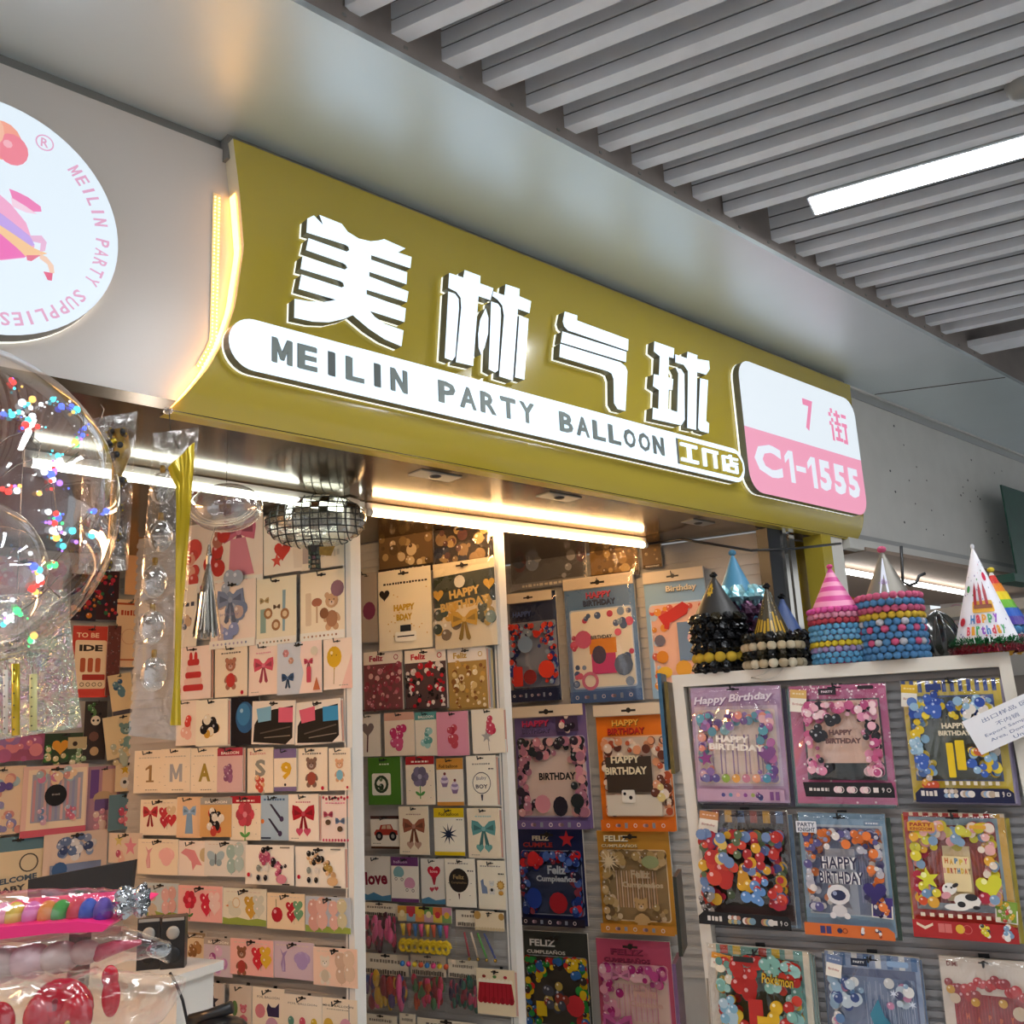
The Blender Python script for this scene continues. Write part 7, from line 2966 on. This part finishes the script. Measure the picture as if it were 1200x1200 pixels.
# left bag with brown-gold figures
root, top = sheet_bag('hanging_bag', [(98, 492), (161, 482), (150, 668), (92, 672)], 2.2, 'clear hanging bag of brown and gold balloon stand parts, right behind the bubble balloon', M_BAG, seed=2)
b = MB()
for (x, y, r) in ((131, 508, 7), (143, 508, 8), (128, 522, 9), (140, 524, 9), (136, 535, 9), (142, 565, 8), (139, 597, 8), (136, 629, 8), (126, 662, 7)):
    p = at_d(x, y, 2.2) - top
    b = MB()
    b.ball(p, r / FPX * 2.2, M_BRNB, 10, 7, (1, .5, 1))
    b.ball(p + Vector((.006, -.012, .002)), r * .45 / FPX * 2.2, M_BLACK, 8, 6)
    for q in range(5):
        a = q * 1.3 + x
        b.ball(p + Vector((cos(a) * r * .9 / FPX * 2, -.006, sin(a) * r * .9 / FPX * 2)), .0022, M_GOLDF, 6, 4)
    b.build('bead', root, smooth=True)
b = MB()
pa = [at_d(x, y, 2.21) - top for x, y in ((140, 505), (143, 530), (136, 560), (133, 600), (130, 640), (124, 668))]
b.tube(pa, .01, M_GOLDB, 8, [.02, .022, .012, .009, .009, .008])
b.tube([at_d(x, y, 2.19) - top for x, y in ((120, 530), (127, 520), (136, 515))], .006, M_GOLDF, 8)
b.build('gold_rod', root, smooth=True)
b = MB()
b.tube([at_d(118, 474, 2.2) - top, at_d(122, 480, 2.2) - top, at_d(119, 488, 2.2) - top, at_d(123, 495, 2.2) - top], .0012, M_WIRE, 6)
b.build('hook', root, smooth=True)
# right long bag with balloon cups and gold film strip
root, top = sheet_bag('hanging_bag', [(180, 508), (233, 500), (207, 868), (150, 862)], 2.29, 'long clear hanging bag with a yellow gold film strip and round cups inside', M_BAG, nv=44, seed=5)
b = MB()
L_ = [((196, 548), (228, 518)), ((199, 556), (227, 540)), ((206, 570), (225, 565)), ((207, 600), (223, 600)), ((205, 660), (219, 662)), ((206, 730), (213, 732)), ((203, 800), (211, 800)), ((200, 850), (212, 850))]
vs = []
for (p, q) in L_:
    for t in range(6):
        P = at_d(*p, 2.275).lerp(at_d(*q, 2.275), t / 5) - top
        vs.append((P.x, P.y + .004 * sin(t * 2.1 + p[1] * .05), P.z))
fs = [(j * 6 + i, j * 6 + i + 1, (j + 1) * 6 + i + 1, (j + 1) * 6 + i) for j in range(len(L_) - 1) for i in range(5)]
b.add(vs, fs, M_GOLDF)
b.build('gold_film_strip', root, smooth=True)
M_CUP = clear_plastic('clear_cup', tint=(.86, .86, .86), gloss=.2, rough=.1, bump=.2)
for i, (x, y) in enumerate(((190, 572), (188, 628), (181, 681), (178, 735), (180, 790))):
    b = MB()
    c = at_d(x, y, 2.29) - top
    b.ball(c, .036, M_CUP, 20, 12, (.9, .3, 1.15))
    b.tube([c + Vector((0, 0, .04)), c + Vector((0, 0, .058))], .007, M_GOLDB, 8)
    b.build('balloon_cup', root, smooth=True)
b = MB()
b.tube([at_d(198, 480, 2.29) - top, at_d(200, 508, 2.29) - top], .0012, M_BLACK, 6)
b.tube([at_d(200, 508, 2.29) - top, at_d(210, 526, 2.29) - top], .0008, M_BLACK, 6)
b.ball(at_d(197, 481, 2.29) - top, .014, M_CUP, 10, 8, (1, .6, .7))
b.build('hook', root, smooth=True)
# iridescent bags and yellow rods low at the left
root, top = sheet_bag('hanging_bag', [(-30, 700), (78, 690), (96, 852), (-30, 872)], 1.75, 'crinkled iridescent film bag hanging under the bubble balloon', M_BAG2, amp=.02, thick=.04, nu=40, nv=40, seed=9)
b = MB()
b.tube([at_d(20, 690, 1.75) - top, at_d(26, 560, 1.75) - top, at_d(30, 474, 2.0) - top], .001, M_WIRE, 5)
b.build('hook', root, smooth=True)
for i, (x0, x1, y0, y1, m, lab) in enumerate(((14, 23, 778, 862, M_GOLDF, 'yellow gold stick pack hanging at the left edge'), (35, 43, 790, 856, mat('pale_yellow_pack', 'cfc98a', .35), 'pale yellow stick pack hanging at the left edge'), (4, 9, 785, 860, mat('white_stick_pack', 'd9d6d0', .35), 'white stick pack at the very left edge'))):
    b = MB()
    P, Q = at_d((x0 + x1) / 2, y0, 1.66 + i * .01), at_d((x0 + x1) / 2, y1, 1.66 + i * .01)
    r = (x1 - x0) / 2 / FPX * 1.7
    b.tube([Vector((0, 0, 0)), (Q - P) * .5, Q - P], r, m, 10)
    for k in range(6):
        p = (Q - P) * (k + .5) / 6 + Vector((0, -r, 0))
        b.ball(p, .0015, M_BLACK, 6, 4)
    b.tube([Vector((0, 0, 0)), at_d(22, 700, 1.72) - P, at_d(24, 600, 1.75) - P], .0006, M_WIRE, 5)
    o = b.build('stick_pack', smooth=True, loc=P)
    tag(o, lab, 'stick pack')

# ---- clear ring balloon with silver tassel
Cr = at_d(265, 595, 2.75)
root = empty('ring_balloon', Cr, 0, 'clear flat balloon hanging below the tube light with a silver foil tassel', 'balloon')
b = MB()
Rr = 44 / FPX * 2.75
b.grid(lambda a, c: (Rr * sin(pi * c) * cos(2 * pi * a), Rr * .6 * sin(pi * c) * sin(2 * pi * a), Rr * .68 * cos(pi * c)), 40, 24, M_CUP)
b.build('film', root, smooth=True)
b = MB()
for q, rr_ in ((.9, .0022), (.78, .0016), (1.0, .0016)):
    b.tube([(Rr * q * cos(a), -Rr * .35 * q, Rr * .62 * q * sin(a) + .004) for a in [radians(200 + 14 * i) for i in range(11)]], rr_, mat('bright_film_seam', 'd9c9b0', .1, coat=1), 6)
b.build('seam', root, smooth=True)
b = MB()
t0 = at_d(245, 640, 2.75) - Cr
b.tube([Vector((-.03, 0, -Rr * .5)), t0], .001, M_WIRE, 5)
b.tube([t0 + Vector((0, 0, .005)), t0 + Vector((0, 0, -.03)), t0 + Vector((-.002, 0, -.055))], .006, M_CHROME, 8, [.004, .009, .006])
rn = random.Random(4)
M_TAS = mat('silver_tassel_foil', 'b5b0a8', .18, metal=.9)
for i in range(70):
    a = rn.uniform(0, 2 * pi)
    r = rn.uniform(.3, 1)
    p0_ = t0 + Vector((.004 * cos(a), .004 * sin(a), -.05))
    p1_ = t0 + Vector((.026 * r * cos(a) - .003, .026 * r * sin(a), -.14))
    p2_ = t0 + Vector((.048 * r * cos(a) - .006, .040 * r * sin(a), -.245 - rn.uniform(0, .03)))
    w_ = Vector((cos(a + 1.5), sin(a + 1.5), 0)) * .003
    b.add([p0_ - w_, p0_ + w_, p1_ + w_, p1_ - w_, p2_ + w_, p2_ - w_], [(0, 1, 2, 3), (3, 2, 4, 5)], M_TAS)
b.build('tassel', root)
b = MB()
b.tube([(0, 0, Rr * .66), (0, 0, ZC - Cr.z)], .0008, M_WIRE, 5)
b.build('cord', root)

# ---- mirrored disco ball balloon under the tube
Cd = at_d(370, 604, 3.32)
Cd.z = 2.352
root = empty('disco_balloon', Cd, 0, 'flattened mirrored disco balloon with dark grid lines hanging by the tube light', 'balloon')
Rd = 61 / FPX * 3.32
rv = .098
DY = .55
tiles = [mat('mirror_tile_' + c, c, .16, metal=.85) for c in ('9a8f80', '7d8a80', 'b5977a', '6f7a6a', 'a87f8a', '8a9a8f')]
M_GRID = mat('dark_grid_line', '1c1c1e', .5)
b = MB()
b.ball((0, 0, 0), 1, clear_plastic('mirror_film', tint=(.62, .62, .58), gloss=.16, rough=.12, bump=.3, bscale=30), 40, 24, (Rd, Rd * DY, rv))
b.build('balloon_body', root, smooth=True)
b = MB()
rn = random.Random(8)
NX, NZ = 12, 9
# square grid projected over the front and the back
for sgn in (-1, 1):
    for i in range(NX):
        for j in range(NZ):
            x0, x1 = (-1 + 2 * (i + .07) / NX), (-1 + 2 * (i + .93) / NX)
            z0_, z1_ = (-1 + 2 * (j + .08) / NZ), (-1 + 2 * (j + .92) / NZ)
            cs = [(x0, z0_), (x1, z0_), (x1, z1_), (x0, z1_)]
            if sgn < 0 and rn.random() < .14 and all(x * x + z * z < .97 for x, z in cs):
                vs = [(x * Rd, sgn * sqrt(max(0, 1 - x * x - z * z)) * Rd * DY * 1.01, z * rv) for x, z in cs]
                b.add(vs, [(0, 1, 2, 3)], rn.choice(tiles))
b.build('mirror_tile', root)['kind'] = 'stuff'
b = MB()
for sgn in (-1, 1):
    for i in range(1, NX):
        x = -1 + 2 * i / NX
        m_ = sqrt(1 - x * x)
        b.tube([(x * Rd, sgn * sqrt(max(0, 1 - x * x - z * z)) * Rd * DY * 1.015, z * rv * 1.01) for z in [m_ * cos(pi * k / 14) for k in range(15)]], .0022, M_GRID, 4)
    for j in range(1, NZ):
        z = -1 + 2 * j / NZ
        m_ = sqrt(1 - z * z)
        b.tube([(x * Rd, sgn * sqrt(max(0, 1 - x * x - z * z)) * Rd * DY * 1.015, z * rv * 1.01) for x in [m_ * cos(pi * k / 20) for k in range(21)]], .0022, M_GRID, 4)
b.build('grid_line', root)['kind'] = 'stuff'
b = MB()
n0 = Vector((0, -.01, -rv))
b.tube([n0 + Vector((0, 0, .005)), n0 + Vector((0, 0, -.035)), n0 + Vector((0, 0, -.08))], .018, M_GRID, 10, [.03, .018, .02])
for k in range(5):
    for q in range(3):
        b.box((n0.x - .02 + q * .014, n0.y - .022, n0.z - .075 + k * .016), (n0.x - .009 + q * .014, n0.y - .019, n0.z - .063 + k * .016), rn.choice(tiles))
b.add([n0 + Vector((.015, -.02, .0)), n0 + Vector((.075, -.02, .0)), n0 + Vector((.06, -.02, -.035)), n0 + Vector((.02, -.02, -.03))], [(0, 1, 2, 3)], M_GOLDB)
b.build('neck', root)
b = MB()
b.tube([(0, 0, rv), (0, 0, ZC - Cd.z)], .0012, M_BLACK, 5)
b.build('cord', root)

# ---- gold foil strip across the top of the middle wall
u0_, z0_ = PL2.uv(456, 606, .09)
u1_, z1_ = PL2.uv(546, 632, .09)
b = MB()
b.add([(0, 0, 0), (u1_ - u0_, 0, -.06), (u1_ - u0_, 0, -.09), (0, 0, -.05)], [(0, 3, 2, 1)], mat('orange_gold_foil', 'cf8f4a', .25, metal=.5, bump=.8, bscale=40))
b.add([(0, .004, 0), (u1_ - u0_, .004, -.06), (u1_ - u0_, .004, -.09), (0, .004, -.05)], [(0, 1, 2, 3)], mat('orange_gold_foil'))
o = b.build('foil_header', loc=PL2.P(u0_, z0_, .09), rot=(0, 0, PL2.az))
tag(o, 'slanting orange gold foil header at the top of the middle wall', 'foil strip')

# ================================================================== COUNTER, SPEAKERS, BAGGED GOODS AT THE LOWER LEFT
# white counter
Pc = at_d(205, 1140, 2.9)
ctr = empty('counter', (Pc.x, Pc.y, 0), AZ_ := CAB.az, 'white counter edge below the two small black speakers', 'counter')
hz = Pc.z
b = MB()
b.box((-1.0, -.04, hz - .025), (.03, .16, hz), M_WHITE)
b.build('counter_top', ctr)
b = MB()
b.box((-1.0, 0, 0), (.01, .14, hz - .025), M_WHITE)
b.build('cabinet_body', ctr)
M_SPK = mat('black_speaker_case', '1b1b1e', .3)
M_CONE = mat('silver_speaker_cone', 'a9a6a0', .35, metal=.5)
for k, (x0, x1, lab) in enumerate(((160, 186, 'left one of two small black speakers on the counter'), (188, 215, 'right one of two small black speakers on the counter'))):
    P, Q = at_d(x0, 1138, 2.95), at_d(x1, 1138, 2.95)
    W_ = (Q - P).length
    root = empty('speaker', Vector((P.x + W_ / 2, P.y, hz)), radians(10), lab, 'speaker')
    H_ = .14
    b = MB()
    b.box((-W_ / 2, 0, 0), (W_ / 2, .05, H_), M_SPK)
    b.build('case', root)
    b = MB()
    b.box((-W_ / 2 * .9, -.003, H_ * .93), (W_ / 2 * .9, 0, H_ * .99), M_CONE)
    b.build('trim_strip', root)
    b = MB()
    b.ball((0, -.002, H_ * .70), W_ * .28, M_CONE, 16, 8, (1, .3, 1))
    b.ball((0, -.002, H_ * .28), W_ * .34, M_BLACK, 16, 8, (1, .3, 1))
    b.build('driver', root, smooth=True)
b = MB()
pts = [at_d(199, 1140, 2.84), at_d(206, 1152, 2.83), at_d(214, 1172, 2.83), at_d(220, 1200, 2.83), at_d(224, 1240, 2.83)]
b.tube(pts, .004, M_BLACK, 8)
tag(b.build('cable', smooth=True), 'black cable hanging down the white counter front', 'cable')
# dark slanting lid
q = [at_d(33, 1031, 2.3), at_d(157, 1008, 2.3), at_d(153, 1043, 2.3), at_d(32, 1052, 2.3)]
c0 = q[0]
b = MB()
b.add([p - c0 for p in q] + [p - c0 + Vector((0, .02, 0)) for p in q], [(3, 2, 1, 0), (4, 5, 6, 7), (0, 1, 5, 4), (1, 2, 6, 5), (2, 3, 7, 6), (3, 0, 4, 7)], mat('matte_black_screen', '17171a', .5))
P_ = (q[3] + q[2]) / 2 - c0
b.box((P_.x - .02, P_.y + .005, 0 - c0.z + .8), (P_.x + .02, P_.y + .03, P_.z), M_SPK)
b.box((P_.x - .1, P_.y - .06, 0 - c0.z + .795), (P_.x + .1, P_.y + .1, 0 - c0.z + .805), M_SPK)
tag(b.build('monitor', loc=c0), 'black monitor top edge slanting behind the bagged balloons', 'monitor')
# desk that carries monitor and bagged goods
dk = empty('desk', (-1.3, 1.15, 0), 0, 'low pale desk under the bagged goods at the lower left', 'desk')
b = MB()
b.box((-.4, -.5, .76), (.85, 1.4, .795), M_WHITE)
b.build('desk_top', dk)
for x, y in ((-.35, -.45), (.8, -.45), (-.35, 1.35), (.8, 1.35)):
    b = MB()
    b.box((x - .02, y - .02, 0), (x + .02, y + .02, .76), M_TRIM)
    b.build('leg', dk)
# black rounded thing at the lower edge
b = MB()
P = at_d(252, 1190, 2.6)
b.tube([at_d(222, 1196, 2.6) - P, at_d(245, 1190, 2.6) - P, at_d(272, 1180, 2.6) - P], .015, M_SPK, 12)
b.ball(at_d(258, 1206, 2.6) - P, .05, M_SPK, 16, 10, (1.4, 1, .6))
b.tube([Vector((0.02, 0, -.03)), Vector((0.02, 0, -P.z))], .02, M_SPK, 8)
tag(b.build('fan_head', loc=P, smooth=True), 'black rounded machine head at the bottom edge beside the counter', 'machine')


# bagged goods: long sausage-like clear packs
def pillow(name, pts, rads, d, label, m, contents=None, seed=1, flat=.8, fold=.12, cat='bagged goods'):
    """pts: picture points along the axis, rads: half heights in picture pixels"""
    P = [at_d(x, y, d) for x, y in pts]
    o0 = P[len(P) // 2]
    root = empty(name, o0, 0, label, cat)
    n = 36
    segs = 40

    def ax(t):
        k = t * (len(P) - 1)
        i = min(int(k), len(P) - 2)
        f = k - i
        return P[i].lerp(P[i + 1], f) - o0, (rads[i] + (rads[i + 1] - rads[i]) * f) / FPX * d
    b = MB()

    def f(a, c):
        p, r = ax(c)
        t = 2 * pi * a
        w_ = 1 + fold * noise.noise(Vector((cos(t) * 2.5 + seed, sin(t) * 2.5, c * 12))) + fold * .5 * noise.noise(Vector((cos(t) * 6, sin(t) * 6 + seed, c * 30)))
        return (p.x, p.y + flat * r * w_ * cos(t), p.z + r * w_ * sin(t))
    b.grid(f, n, segs, m)
    b.build('clear_wrap', root, smooth=True)
    return root, ax, o0


DW = 1.25
root, ax, o0 = pillow('wrapped_balls', [(-90, 1078), (0, 1075), (60, 1070), (110, 1066), (132, 1060), (150, 1058), (170, 1058)], [26, 26, 25, 23, 16, 12, 15], DW, 'clear wrapped row of coloured paper balls, uppermost of the bagged goods', M_BAG, seed=3)
b = MB()
cols = ['e89ab8', 'e0c04a', 'd96ab0', 'e0863a', '3f9a3f', 'c9344a', '2f4fb0', '5a3fa0']
xs = [4, 18, 38, 56, 72, 90, 104, 121]
for x, c in zip(xs, cols):
    p = at_d(x, 1076 - x * .05, DW) - o0
    mb_ = MB()
    mb_.ball((0, 0, 0), .0185, mat('paper_' + c, c, .6, bump=.5, bscale=60), 14, 9, (.62, .9, 1.0))
    mb_.build('paper_ball', root, smooth=True, loc=p)
for x in (-14, -32, -50):
    mb_ = MB()
    mb_.ball((0, 0, 0), .0185, mat('paper_d96ab0'), 14, 9, (.62, .9, 1.0))
    mb_.build('paper_ball', root, smooth=True, loc=at_d(x, 1076, DW) - o0)
b = MB()
rn = random.Random(2)


def tw(a, c):
    t = 2 * pi * a
    x = 136 + 34 * c
    p = at_d(x, 1058 - 3 * c, DW) - o0
    r = (9 + 7 * abs(sin(c * 5)) + 3 * sin(7 * t + c * 4)) / FPX * DW
    return (p.x, p.y + r * cos(t), p.z + r * sin(t))


b.grid(tw, 30, 12, mat('silver_film_twist', 'b9bcc0', .12, metal=.9, bump=1, bscale=50))
b.build('twisted_end', root)
# hot pink sheet between the packs
b = MB()
q = [(-60, 1092), (30, 1084), (90, 1080), (128, 1084), (120, 1092), (60, 1094), (0, 1101), (-60, 1108)]
vs = [at_d(x, y, DW - .03) for x, y in q]
o0p = vs[0].copy()
b.add([v - o0p for v in vs] + [v - o0p + Vector((0, .16, .01)) for v in vs], [tuple(range(8))[::-1], tuple(range(8, 16))] + [(i, (i + 1) % 8, 8 + (i + 1) % 8, 8 + i) for i in range(8)], mat('hot_pink_card', 'f02a78', .4))
tag(b.build('pink_sheet', loc=o0p), 'hot pink card sheet lying between the wrapped packs', 'sheet')
root, ax, o0 = pillow('wrapped_pack', [(-90, 1135), (0, 1132), (60, 1122), (110, 1112), (150, 1106), (180, 1110), (198, 1116)], [38, 36, 32, 26, 17, 10, 11], DW, 'clear wrapped pack of white and pink goods, middle of the bagged goods', M_BAG, seed=6)
b = MB()
for x, y, r, c in ((0, 1130, 26, 'c9b8b4'), (36, 1126, 24, 'd9b8bc'), (70, 1122, 22, 'cfb5ae'), (100, 1116, 17, 'c9a8a0')):
    mb_ = MB()
    mb_.ball((0, 0, 0), r / FPX * DW, mat('soft_' + c, c, .7, bump=.5, bscale=30), 16, 10, (1.0, .9, .75))
    mb_.build('white_pouch', root, smooth=True, loc=at_d(x, y, DW) - o0)
mb_ = MB()
mb_.tube([at_d(112, 1118, DW) - o0, at_d(135, 1110, DW) - o0, at_d(165, 1104, DW) - o0], .008, mat('rose_ribbon', 'c94a62', .3, bump=.8, bscale=60), 10, [.010, .008, .003])
mb_.build('rose_ribbon', root, smooth=True)
mb_ = MB()
mb_.ball((0, 0, 0), .012, mat('silver_film_twist'), 12, 8, (1.3, .8, .8))
mb_.build('twisted_end', root, loc=at_d(186, 1113, DW) - o0)
root, ax, o0 = pillow('wrapped_pack', [(-90, 1205), (0, 1198), (60, 1192), (110, 1186), (150, 1180), (190, 1170), (216, 1152)], [50, 48, 46, 42, 34, 24, 6], DW - .03, 'clear wrapped pack of red toys, lowest of the bagged goods', M_BAG, seed=8)
M_TOY = mat('shiny_red_toy', 'c01a2c', .2, coat=.6)
M_TOYD = mat('dark_red_toy', '8a1424', .3)
for i, (cx_, cy_, rx, rz) in enumerate(((72, 1182, 34, 30), (0, 1198, 16, 20), (129, 1145, 9, 12), (130, 1168, 10, 20))):
    mb_ = MB()
    k = DW / FPX
    mb_.ball((0, 0, 0), 1, M_TOY, 20, 12, (rx * k, rx * k * .5, rz * k))
    if i == 0:
        for q in (-1, 1):
            mb_.ball((q * rx * k * .55, -rx * k * .2, -rz * k * .2), 1, M_TOY, 14, 10, (rx * k * .5, rx * k * .45, rz * k * .8))
        mb_.ball((0, -rx * k * .42, rz * k * .1), .006, M_TOYD, 10, 8, (1, .5, 2.2))
        mb_.ball((rx * k * .5, -rx * k * .62, -rz * k * .3), .004, mat('gold_foil', 'c9a03c', .2, metal=.9), 8, 6)
    mb_.build('red_toy', root, smooth=True, loc=at_d(cx_, cy_, DW - .03) - o0)
